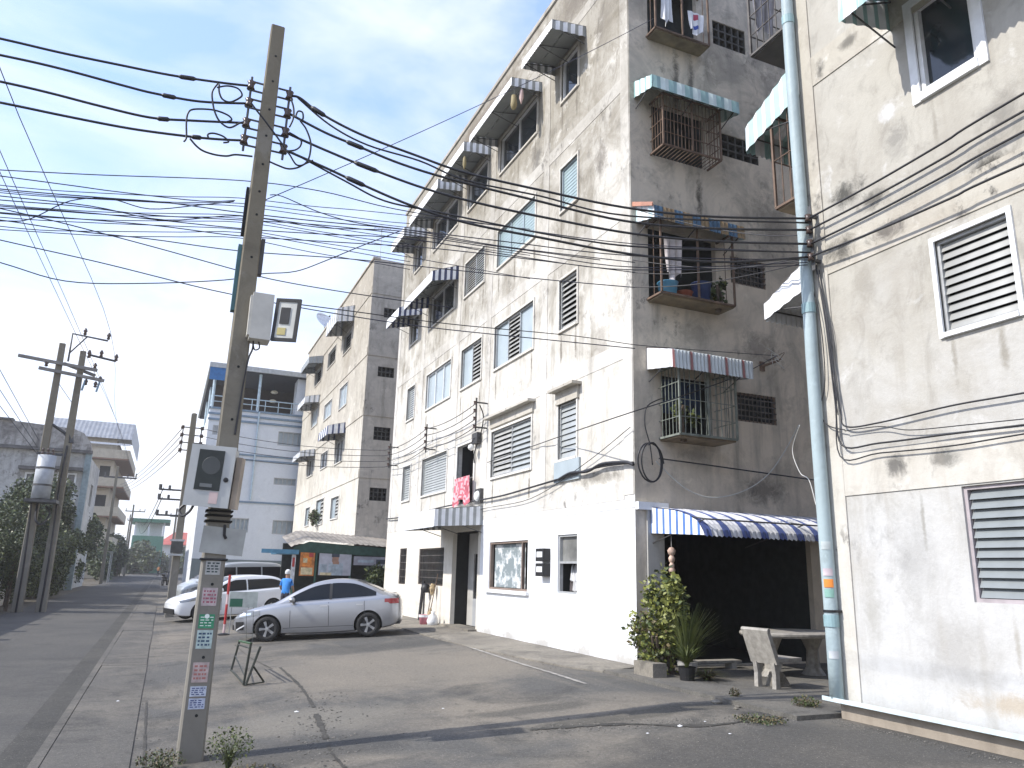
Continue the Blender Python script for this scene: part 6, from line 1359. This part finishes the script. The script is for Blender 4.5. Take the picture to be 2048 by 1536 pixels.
# ------------------------------------------------------------------ person by the stall
def person(name, label, loc, rz, shirt, pants, hairc, pose='stand', sc=1.):
    T = thing(name, label, 'person', loc, rz)
    V = {'pelvis': (0, 0, .92), 'belly': (.0, 0, 1.06), 'chest': (.04, 0, 1.28), 'neck': (.07, 0, 1.45), 'head0': (.09, 0, 1.54), 'head1': (.10, 0, 1.66),
         'shL': (.04, .17, 1.38), 'elL': (.10, .25, 1.12), 'haL': (.28, .2, .98), 'fiL': (.36, .19, .96), 'shR': (.04, -.17, 1.38), 'elR': (.06, -.25, 1.1), 'haR': (.24, -.22, .95), 'fiR': (.33, -.2, .93),
         'hipL': (0, .09, .88), 'knL': (.03, .1, .48), 'anL': (-.02, .1, .08), 'toL': (.14, .11, .03), 'hipR': (0, -.09, .88), 'knR': (.0, -.1, .48), 'anR': (-.04, -.1, .08), 'toR': (.11, -.12, .03)}
    rad = dict(pelvis=.135, belly=.13, chest=.15, neck=.06, head0=.085, head1=.085, shL=.07, elL=.045, haL=.035, fiL=.028, shR=.07, elR=.045, haR=.035, fiR=.028, hipL=.09, knL=.06, anL=.045, toL=.035, hipR=.09, knR=.06, anR=.045, toR=.035)
    ed = [('pelvis', 'belly'), ('belly', 'chest'), ('chest', 'neck'), ('neck', 'head0'), ('head0', 'head1'), ('chest', 'shL'), ('shL', 'elL'), ('elL', 'haL'), ('haL', 'fiL'), ('chest', 'shR'), ('shR', 'elR'), ('elR', 'haR'), ('haR', 'fiR'), ('pelvis', 'hipL'), ('hipL', 'knL'), ('knL', 'anL'), ('anL', 'toL'), ('pelvis', 'hipR'), ('hipR', 'knR'), ('knR', 'anR'), ('anR', 'toR')]
    ks = list(V); me = bpy.data.meshes.new('body'); me.from_pydata([tuple(c * sc for c in V[k]) for k in ks], [(ks.index(a), ks.index(c)) for a, c in ed], [])
    o = bpy.data.objects.new('body', me); COL.objects.link(o); o.parent = T
    o.modifiers.new('s', 'SKIN'); o.modifiers.new('u', 'SUBSURF').levels = 2
    for i, k in enumerate(ks): me.skin_vertices[0].data[i].radius = (rad[k] * sc, rad[k] * sc)
    me.skin_vertices[0].data[0].use_root = True
    dg = bpy.context.evaluated_depsgraph_get(); dg.update(); m2 = bpy.data.meshes.new_from_object(o.evaluated_get(dg)); o.modifiers.clear(); o.data = m2
    for x in (mat("skin", (.30, .18, .12), .6, var=.1), shirt, pants, mat("skin_shoe", (.06, .05, .045), .7)): m2.materials.append(x)
    for p in m2.polygons:
        p.use_smooth = True; z = p.center.z / sc; y = abs(p.center.y) / sc
        p.material_index = 0 if z > 1.46 or (y > .19 and z < 1.2 and z > .8) else 1 if z > .93 else 2 if z > .1 else 3
    h = MB(); h.lathe([(.0, .115), (.06, .1), (.095, .05), (.103, .0), (.095, -.05)], 14, o=(.085 * sc, 0, 1.665 * sc)); h.build('hair', hairc, T, True)
    return T
person('person', 'person in a bright blue shirt and pale cap standing by the food stall', (3.98, 28.4, gz(3.98)), R(60), mat("blue_shirt", (.03, .22, .60), .7), mat("dark_trousers", (.04, .04, .06), .8), mat("pale_cap", (.55, .56, .56), .8), sc=.94)
person('person', 'distant person in an orange top walking at the end of the street', (-.7, 140, STREET_Z), R(90), mat("orange_top", (.5, .2, .06), .7), mat("dark_trousers", (.04, .04, .06), .8), mat("dark_hair", (.03, .025, .02), .8))

# ------------------------------------------------------------------ barrier pole, stand and litter in the yard
def stand():
    o = onG(487, 1371)
    T = thing('metal_stand', 'small rusty folding metal stand on the yard in front of the silver sedan', 'stand', o)
    m_ = mat("green_black_tube", (.035, .04, .032), .55, .4, .3)
    G = lambda x, y: onG(x, y, .012) - o
    L0, L1, R0 = G(462, 1342), G(487, 1370), G(528, 1364)
    def up(f, x, y): r = ray(x, y); t = (o + f).y / r.y; return C0 + r * t - o
    t0, t1, t2 = up(L0, 479, 1282), up(L1, 502, 1287), up(L1, 521, 1293)
    L2 = G(491, 1371)
    for f, t in ((L0, t0), (L1, t1), (L2, t2)): q = MB(); q.tube([f, t], .02, 6); q.build('leg', m_, T)
    q = MB(); q.tube([t0, t1], .02, 6); q.build('top_bar', mat("green_tube", (.04, .10, .04), .5, .3, .3), T)
    q = MB(); q.tube([t0.lerp(L0, .12), t1.lerp(L1, .12)], .014, 6); q.build('cross_bar', m_, T)
    q = MB(); q.tube([L0 + Vector((0, 0, .02)), L1 + Vector((0, 0, .02))], .014, 6); q.build('cross_bar', m_, T)
    q = MB(); q.tube([L0.lerp(t0, .5), L1.lerp(t1, .2)], .011, 5); q.build('cross_bar', m_, T)
    q = MB(); q.tube([R0, L2.lerp(t2, .5)], .017, 6); q.build('leg', m_, T, label='brown rusty back leg')
    q = MB(); q.tube([L1, R0], .012, 6); q.build('foot_bar', m_, T)
    for x in (493, 507):
        q = MB(); q.tube([t0.lerp(t1, (x - 479) / 23 if x < 500 else 1.1), up(L0.lerp(L1, .5), x, 1222)], .004, 5); q.build('thin_rod', m_, T)
stand()
def barrier():
    p = onG(447, 1270)
    T = thing('marker_post', 'red and white striped marker post standing behind the nearest concrete pole', 'post', p)
    for i in range(6):
        q = MB(); q.tube([(0, 0, .02 + i * .27), (0, 0, .29 + i * .27)], .035, 10); q.build('band', mat("post_red", (.40, .03, .03), .5) if i % 3 else mat("post_white", (.6, .45, .45), .5), T)
    q = MB(); q.lathe([(.16, 0), (.16, .03), (.05, .06), (0, .06)], 14); q.build('base', M['black'], T)
    p = onG(480, 1268)
    T = thing('notice_board', 'green and white notice board standing in front of the white hatchback', 'notice board', p)
    q = MB(); q.box((-.38, -.02, .72), (.38, .02, 1.15)); q.build('board', mat("notice_white", (.50, .53, .48), .6), T)
    q = MB(); q.box((-.36, -.024, .74), (-.02, -.021, .96)); q.build('panel', mat("notice_green", (.03, .14, .08), .6), T)
    for x in (-.3, .3): q = MB(); q.tube([(x, 0, 0), (x, 0, .72)], .015, 6); q.build('leg', M['steel'], T)
barrier()

# ------------------------------------------------------------------ court: concrete table and bench, plants, hanging ornament
tz = mat("terrazzo", (.31, .29, .255), .6, var=.25, scale=14)
def court():
    T = thing('stone_bench', 'pale terrazzo bench with a curved backrest in the court mouth', 'bench', (8.45, 9.45, .05), R(8))
    q = MB(); q.box((-.14, -.22, .37), (.42, .22, .42)); q.build('seat', tz, T)
    q = MB(); P = [(-.16, .34), (-.20, .44), (-.34, .80), (-.28, .82), (-.13, .46), (-.10, .34)]
    f = [(x, -.24, z) for x, z in P]; k = [(x, .24, z) for x, z in P]; q.poly(f); q.poly(k[::-1])
    for i in range(len(P)): j = (i + 1) % len(P); q.quad(f[i], f[j], k[j], k[i])
    q.build('backrest', tz, T); q = MB(); q.tube([(-.31, -.25, .815), (-.31, .25, .815)], .035, 8); q.build('top_rail', tz, T)
    for y0 in (-.2, .13):
        q = MB(); P = [(-.16, -.04), (-.06, -.04), (-.07, .2), (.02, .36), (-.18, .36), (-.15, .2)]
        f = [(x, y0, z) for x, z in P]; k = [(x, y0 + .07, z) for x, z in P]; q.poly(f); q.poly(k[::-1])
        for i in range(len(P)): j = (i + 1) % len(P); q.quad(f[i], f[j], k[j], k[i])
        q.build('leg', tz, T)
    q = MB(); q.frustum((.2, .05, -.04), (.16, .05, .2), (.17, .12), (.06, .08)); q.build('foot_block', M['apron'], T)
    T = thing('stone_table', 'long terrazzo table behind the bench, its far end hidden by the drainpipe', 'table', (9.85, 10.5, .05))
    q = MB(); q.lathe([(0, .0), (.62, 0), (.64, .03), (.64, .06), (.62, .075), (0, .075)], 28, xf=Matrix.Translation((0, 0, .63)) @ Matrix.Scale(1.5, 4, (1, 0, 0))); q.build('tabletop', tz, T, False)
    for x in (-.45, .45): q = MB(); q.lathe([(.2, 0), (.12, .12), (.1, .4), (.2, .63)], 12, o=(x, 0, 0)); q.build('leg', tz, T)
    T = thing('stone_bench', 'second terrazzo bench in shade right of the table, behind the drainpipe', 'bench', (10.6, 9.3, .05)); q = MB(); q.box((-.5, -.18, .36), (.5, .18, .44)); q.build('seat', tz, T)
    for x in (-.35, .35): q = MB(); q.box((x - .07, -.14, 0), (x + .07, .14, .36)); q.build('leg', tz, T)
    T = thing('hanging_ornament', 'string of shells and charms hanging in front of the dark shopfront', 'ornament', (8.17, 11.5, 0))
    q = MB(); q.tube([(0, 0, 1.6), (0, 0, 2.3)], .004, 4); q.build('string', M['wire_white'], T)
    for z, s in ((2.03, .075), (1.9, .06), (1.78, .05), (1.7, .06)): q = MB(); q.lathe([(0, -.09), (s * .8, -.04), (s, .02), (s * .5, .07), (0, .08)], 9, o=(0, 0, z)); q.build('charm', mat("shell", (.45, .32, .25), .6, var=.4, scale=12), T, True)
    T = thing('low_shelf', 'low pale board on blocks inside the dark shopfront', 'shelf', (9.0, 11.6, .05)); q = MB(); q.box((-.6, -.12, .1), (.6, .12, .14)); q.build('board', tz, T); q = MB(); q.box((-.5, -.1, 0), (-.4, .1, .1)); q.box((.4, -.1, 0), (.5, .1, .1)); q.build('block', M['pipe_col'], T)['kind'] = 'stuff'
court()
def blades(b, c, n, h, spread, r, w=.018, m=(0, 1, 2)):
    for _ in range(n):
        a = r.uniform(0, 6.28); l = h * r.uniform(.6, 1.1); s = spread * r.uniform(.3, 1.1); dv = Vector((math.cos(a), math.sin(a), 0)); sd = Vector((-math.sin(a), math.cos(a), 0)) * w * r.uniform(.7, 1.3)
        P = [Vector(c) + dv * s * t ** 1.8 + Vector((0, 0, l * (t - .35 * s / h * t ** 3))) for t in (0, .35, .7, 1)]; mi = r.choice(m)
        for i in range(3):
            f0, f1 = (1 - i * .3), (1 - (i + 1) * .3); b.quad(P[i] - sd * f0, P[i] + sd * f0, P[i + 1] + sd * f1, P[i + 1] - sd * f1, mi)
def plants():
    r = random.Random(5)
    T = bush('shrub', 'tall leafy croton bush against the grey column of the white corner', 'shrub', (7.85, 11.15, 1.0), (.36, .42, .72), 2600, .085, 61, None, 22, 4, (4, 10, 1), [M['leaf1'], M['croton'], M['leaf3']])
    T = bush('shrub', 'reddish leaved low bush at the foot of the white corner', 'shrub', (7.58, 11.2, .5), (.34, .36, .50), 1500, .08, 62, None, 16, 3, (4, 8, 2), [M['leaf1'], M['croton'], M['leaf_red']])
    T = thing('grass_plant', 'spiky long bladed plant right of the croton bush', 'plant', (7.93, 10.8, .03)); b = MB(); blades(b, (0, 0, 0), 340, 1.2, .62, r, .013, (0, 1, 1, 2)); b.build('blade', [mat('blade_grey_green', (.16, .18, .07), .5, var=.3, scale=3), M['leaf2'], M['leaf1']], T)['kind'] = 'stuff'
    q = MB(); q.lathe([(0, .03), (.13, .03), (.17, .24), (.18, .25), (.14, .25), (0, .22)], 14); q.build('pot', M['pipe_col'], T)
    T = thing('potted_plant', 'black plastic pot with yellow green spiky leaves, front of the plants', 'potted plant', (7.62, 10.4, 0))
    q = MB(); q.lathe([(0, 0), (.10, 0), (.135, .24), (.145, .25), (.125, .25), (0, .22)], 16); q.build('pot', M['black'], T); b = MB(); blades(b, (0, 0, .22), 90, .42, .34, r, .02, (0, 1, 1)); b.build('foliage', [M['leaf1'], M['leaf2']], T)['kind'] = 'stuff'
    T = thing('dry_plant', 'clump of dry brown grass beside the black pot', 'plant', (7.95, 10.35, 0)); b = MB(); blades(b, (0, 0, 0), 260, .3, .45, r, .008, (0, 0, 1)); b.build('blade', [M['leaf_dry'], M['leaf1']], T)['kind'] = 'stuff'
    T = thing('stone_block', 'pale broken concrete block under the bushes at the corner', 'block', (7.35, 11.0, 0)); q = MB(); q.box((-.12, -.25, -.02), (.14, .3, .26)); q.build('block', M['apron'], T)
    T = thing('rubble', 'broken pale concrete lump on the ground at the court edge', 'rubble', (7.1, 8.55, 0))
    for i in range(7): q = MB(); x, y, s = r.uniform(-.3, .35), r.uniform(-.25, .25), r.uniform(.03, .09); q.lathe([(0, -.02), (s, 0), (s * 1.1, s * .3), (s * .5, s * .6), (0, s * .65)], 6, o=(x, y, 0)); q.build('chunk', M['apron'], T)
    def weed(label, p, n, h, sp, mats, seed):
        rr = random.Random(seed); T = thing('weed', label, 'weed', (p[0], p[1], gz(p[0]))); b = MB(); blades(b, (0, 0, -.01), n * 2, h, sp, rr, .004, (0, 1, 2))
        leaves(b, (0, 0, h * .6), (sp * .8, sp * .8, h * .42), n * 9, .026, rr); b.build('foliage', mats, T)['kind'] = 'stuff'
    weed('feathery weed growing right of the nearest concrete pole foot', onG(455, 1545), 60, .42, .30, LM(), 1); weed('dry weeds left of the nearest concrete pole foot', onG(318, 1548), 60, .22, .3, [M['leaf_dry'], M['leaf1'], M['leaf3']], 2); weed('brownish weeds between the two bases in front of the pole', onG(500, 1562), 50, .12, .35, [M['leaf_dry'], M['leaf_dry'], M['leaf1']], 3)
    weed('weeds growing in the gutter end at the foot of the drainpipe', onG(1612, 1420), 60, .16, .22, [M['leaf_dry'], M['leaf1'], M['leaf1']], 4); weed('strip of low moss and weeds along the dark streak', onG(1520, 1443), 60, .05, .4, [M['leaf_dry'], M['leaf1'], M['leaf3']], 5)
    weed('small dry weed at the court edge rubble', onG(1470, 1400), 18, .16, .1, [M['leaf_dry'], M['leaf1'], M['leaf_dry']], 6)
plants()

def litter():
    r = random.Random(21); b = MB()
    def peb(x, y, s):
        z = gz(x) - .003 if x < 7 else .0; k = r.uniform(0, 6)
        b.lathe([(s, 0), (s * .8, s * .5), (0, s * .7)], 5, 0 if r.random() < .45 else 1, o=(x, y, z), xf=None)
    for _ in range(420):
        t = r.random(); p = onG(1060 + 530 * t, 1459 - 25 * t + r.gauss(0, 6)); peb(p.x, p.y, r.uniform(.004, .013))
    for _ in range(260):
        y = r.uniform(12, 28); peb(6.5 - abs(r.gauss(0, .25)), y, r.uniform(.005, .014))
    for _ in range(260): p = onG(r.gauss(640, 40), r.uniform(1380, 1536)); peb(p.x, p.y, r.uniform(.005, .018))
    for _ in range(350): peb(r.gauss(.1, .25), r.uniform(8, 30), r.uniform(.004, .012))
    for _ in range(250): peb(7.52 - abs(r.gauss(0, .12)), r.uniform(4.8, 7.4), r.uniform(.004, .01))
    for _ in range(300): peb(r.uniform(1, 6.5), r.uniform(7, 20), r.uniform(.004, .012))
    tag(b.build('gravel', [mat('grit_pale', (.17, .16, .14), .9, var=.4, scale=30), mat('grit_dark', (.09, .086, .078), .9, var=.4, scale=30)]), kind='stuff')
    for x, y, s, lab in ((1360, 1454, .055, 'largest scrap of white paper on the dark streak'), (1460, 1469, .03, 'scrap of paper just below the dark streak'), (1295, 1468, .03, 'scrap of paper left of the dark streak'), (1410, 1444, .025, 'scrap of paper above the dark streak'), (885, 1418, .03, 'white scrap of paper in the middle of the yard'), (232, 1404, .05, 'crumpled paper in the gutter by the slab joint'), (590, 1425, .05, 'flattened paper scrap left of the yard crack')):
        p = onG(x, y); T = MB(); n = 5
        h = [(0, 0), (s, .2 * s), (1.1 * s, s), (.3 * s, 1.2 * s), (-.2 * s, .6 * s)]
        c = (p.x + .4 * s, p.y + .6 * s, gz(p.x) + s * .35)
        for i in range(n): a, e = h[i], h[(i + 1) % n]; T.poly([(p.x + a[0], p.y + a[1], gz(p.x) + .004), (p.x + e[0], p.y + e[1], gz(p.x) + .004), c])
        tag(T.build('paper_scrap', M['aw_white']), lab, 'litter')
litter()

# ------------------------------------------------------------------ things on the facades
def hung_cloth(name, label, P0, wdt, ln, mats, axis='y', seed=1, stripe=None, cat='cloth'):
    r = random.Random(seed); nx, nz = 14, 12; T = MB(); ph = r.uniform(0, 6)
    def P(i, j):
        u, v = i / nx, j / nz; w = wdt * (1 - .25 * v * (.5 + .5 * math.sin(ph + 5 * u))); a = (u - .5) * w; dd = .035 * math.sin(ph + u * 16 + v * 2) * (.3 + v)
        z = -ln * v * (1 - .25 * abs(math.sin(ph + u * 4)))
        return (P0[0] + (dd if axis == 'y' else a), P0[1] + (a if axis == 'y' else dd), P0[2] + z)
    for i in range(nx):
        for j in range(nz): T.quad(P(i, j), P(i + 1, j), P(i + 1, j + 1), P(i, j + 1), (stripe(i, j) if stripe else 0))
    return tag(T.build(name, mats, None, True, True), label, cat)
rr = random.Random(3)
hung_cloth('blanket', 'red and pink blanket hung over the balcony door rail', (7.55, 20.75, 4.24), 1.25, .85, [mat("red_cloth", (.42, .10, .13), .85, var=.3, scale=5), mat("pink_cloth", (.58, .34, .36), .85)], 'y', 2, lambda i, j: 1 if rr.random() < .45 else 0, 'blanket')
T = thing('wall_lamp', 'white globe lamp by the open balcony door', 'lamp', (7.72, 20.0, 5.0)); q = MB(); q.lathe([(0, -.1), (.08, -.06), (.1, 0), (.08, .06), (0, .1)], 12, o=(-.2, 0, 0)); q.build('globe', mat("globe_white", (.75, .75, .72), .3), T, True); q = MB(); q.tube([(-.2, 0, .1), (-.15, 0, .25), (0, 0, .3)], .02, 6); q.box((-.12, -.2, .12), (.02, .2, .42)); q.build('bracket', M['dsteel'], T)
T = thing('wall_speaker', 'small round white fitting at the right end of the red blanket', 'fitting', (7.66, 19.7, 3.62)); q = MB(); q.lathe([(0, .1), (.1, .09), (.14, .04), (.15, 0)], 14, xf=Matrix.Rotation(R(-90), 4, 'Y')); q.build('face', mat("globe_white", (.75, .75, .72), .3), T, True); q = MB(); q.box((-.02, -.2, -.2), (.08, .2, .2)); q.build('box', M['dsteel'], T)
for zz, nm in ((2.0, 'upper'), (1.68, 'lower')):
    T = thing('electric_meter', '%s black electricity meter on the white wall left of the narrow barred window' % nm, 'electric meter', (7.74, 15.62, zz), group='electricity meters'); q = MB(); q.box((-.16, -.2, -.14), (.01, .2, .14)); q.build('case', M['black'], T); q = MB(); q.box((-.165, -.14, -.05), (-.161, .14, .07)); q.build('dial_plate', M['aw_white'], T)
T = thing('black_board', 'narrow black board leaning by the entrance', 'board', (7.6, 24.4, .02)); q = MB(); q.box((0, -.1, 0), (.04, .1, 1.25), 0, Matrix.Rotation(R(4), 4, 'Y')); q.build('board', M['black'], T)
T = thing('broom', 'straw broom leaning on the wall left of the entrance', 'broom', (7.45, 22.75, .02)); q = MB(); q.tube([(0, 0, .45), (.2, .05, 1.5)], .014, 6); q.build('handle', M['rust'], T); q = MB(); q.tube([(-.06, -.02, 0), (-.02, 0, .25), (0, 0, .5)], [.14, .1, .025], 8); q.build('bristle_head', mat("straw", (.38, .29, .17), .9, var=.4, scale=20), T)
T = thing('broom', 'mop with a tan head standing upside down beside the straw broom', 'broom', (7.45, 23.15, .02)); q = MB(); q.tube([(0, 0, 0), (.15, 0, 1.0)], .014, 6); q.build('handle', M['frame_wood'], T); q = MB(); q.tube([(.14, 0, .85), (.16, 0, 1.05), (.17, 0, 1.2)], [.03, .1, .06], 8); q.build('mop_head', mat("straw", (.38, .29, .17)), T)
T = thing('helmet', 'black helmet hanging on the wall by the entrance', 'helmet', (7.6, 23.8, 1.05)); q = MB(); q.lathe([(.14, -.12), (.16, 0), (.13, .1), (.06, .15), (0, .16)], 14); q.build('shell', M['black'], T, True)
T = thing('bucket', 'pink and white bucket at the foot of the entrance wall', 'bucket', (7.25, 22.7, .02)); q = MB(); q.lathe([(0, 0), (.12, 0), (.16, .3), (.17, .31), (.15, .31), (.12, .03), (0, .03)], 16); q.build('body', mat("pink_plastic", (.6, .22, .28), .5), T, True); q = MB(); q.lathe([(.17, .24), (.172, .31)], 16); q.build('rim', M['aw_white'], T)
T = thing('bag', 'grey white sack beside the pink bucket', 'bag', (7.4, 22.35, .02)); q = MB(); q.lathe([(0, 0), (.15, .02), (.18, .15), (.12, .3), (.05, .36), (.07, .42), (0, .42)], 12); q.build('sack', M['aw_white'], T, True)
# cage contents
hung_cloth('laundry', 'pale shirt and trousers hanging in the rusty cage full of tubs', (8.42, 11.55, 8.1), .42, 1.0, [mat("pale_laundry", (.52, .47, .45), .85, var=.25, scale=6)], 'x', 4, None, 'laundry')
def tub(label, p, r, h, m): T = thing('tub', label, 'tub', p); q = MB(); q.lathe([(0, 0), (r * .8, 0), (r, h), (r * 1.06, h), (r * .95, h - .01), (0, .04)], 16); q.build('body', m, T, True)
tub('light blue plastic tub in the rusty cage', (8.38, 11.7, 6.89), .2, .3, mat("light_blue_plastic", (.12, .36, .58), .4)); tub('terracotta tub beside the light blue one', (8.75, 11.68, 6.89), .17, .16, mat("terracotta", (.34, .11, .07), .7)); tub('big dark blue tub in the middle of the rusty cage', (9.18, 11.7, 6.89), .2, .42, mat("navy_plastic", (.03, .06, .18), .4))
T = bush('potted_plant', 'green potted plant at the right end of the rusty cage', 'potted plant', (9.6, 11.7, 7.25), (.16, .17, .3), 260, .1, 71, None, 5, 3, base=6.9)
hung_cloth('laundry', 'white cloth hanging inside the topmost cage on the court side', (8.55, 11.72, 14.1), .3, 1.0, [M['aw_white']], 'x', 6, None, 'laundry')
hung_cloth('laundry', 'printed white sheet with a red and blue mark in the topmost cage', (9.25, 11.62, 13.65), .42, .62, [M['aw_white'], mat("print_red2", (.4, .06, .1), .8), mat("print_blue2", (.05, .1, .4), .8)], 'x', 8, lambda i, j: 1 if 5 <= i <= 8 and j in (1, 2, 3) else 2 if 5 <= i <= 9 and j in (7, 8) else 0, 'laundry')
hung_cloth('laundry', 'pale washing in the cage jutting from the near block', (8.2, 8.5, 11.3), .5, .9, [mat("lilac_laundry", (.5, .49, .53), .85, var=.2)], 'x', 9, None, 'laundry')
bush('potted_plant', 'pale green plants behind the bars of the lowest cage', 'potted plant', (8.6, 11.6, 4.62), (.22, .2, .34), 240, .1, 73, None, 5, 3, (3, 6, 2), base=4.14)
T = thing('wind_chime', 'gold wind chime under the second top floor awning', 'wind chime', (7.0, 16.4, 13.6)); q = MB(); q.tube([(0, 0, .3), (0, 0, .55)], .006, 4); q.build('string', M['wire_white'], T); q = MB(); q.lathe([(0, .3), (.07, .26), (.09, .0), (.06, -.12), (0, -.15)], 10); q.build('bell', mat("gold_paper", (.26, .21, .10), .7), T, True)
T = thing('wind_chime', 'pale chime hanging beside the gold one', 'wind chime', (7.15, 16.25, 13.75)); q = MB(); q.lathe([(0, .3), (.05, .2), (.06, .0), (0, -.2)], 10); q.build('bell', mat("pale_pink_paper", (.5, .36, .33), .6), T, True)
T = thing('wind_chime', 'yellowish chime under the third top floor awning', 'wind chime', (6.95, 20.0, 13.7)); q = MB(); q.lathe([(0, .3), (.05, .2), (.06, .0), (0, -.2)], 10); q.build('bell', mat("gold_paper", (.5, .33, .05)), T, True)
bush('potted_plant', 'green plants hanging outside a low window of the far block', 'potted plant', (7.5, 45.0, 4.5), (.25, .9, .6), 300, .16, 75, None, 6, 2, base=4.0)
# ------------------------------------------------------------------ every building's Empty sits at its own base
def rebase(root):
    bpy.context.view_layer.update()
    P = [o.matrix_world @ Vector(c) for ch in root.children_recursive if ch.type == 'MESH' for o in (ch,) for c in ch.bound_box]
    new = Vector(((min(p.x for p in P) + max(p.x for p in P)) / 2, (min(p.y for p in P) + max(p.y for p in P)) / 2, root.location.z))
    dlt = root.location - new
    for ch in root.children: ch.location = Vector(ch.location) + Vector((dlt.x / root.scale.x, dlt.y / root.scale.y, dlt.z / root.scale.z))
    root.location = new
for o in list(SC.objects):
    if o.parent is None and o.type == 'EMPTY' and o.get('category') in ('apartment block', 'house', 'building', 'shed', 'stall', 'fence'): rebase(o)
# ------------------------------------------------------------------ the warm haze over the street
def haze():
    b = MB(); b.box((-950, -350, -1.6), (950, 1650, 19.5)); o = tag(b.build('haze', mat_haze()), kind='stuff'); return o
def mat_haze():
    m = bpy.data.materials.new('haze'); m.use_nodes = True; n = m.node_tree.nodes; n.remove(n['Principled BSDF'])
    v = n.new('ShaderNodeVolumePrincipled'); v.inputs['Color'].default_value = (1.0, .97, .93, 1); v.inputs['Density'].default_value = .0009; v.inputs['Anisotropy'].default_value = .2
    m.node_tree.links.new(v.outputs[0], n['Material Output'].inputs['Volume']); return m
haze()
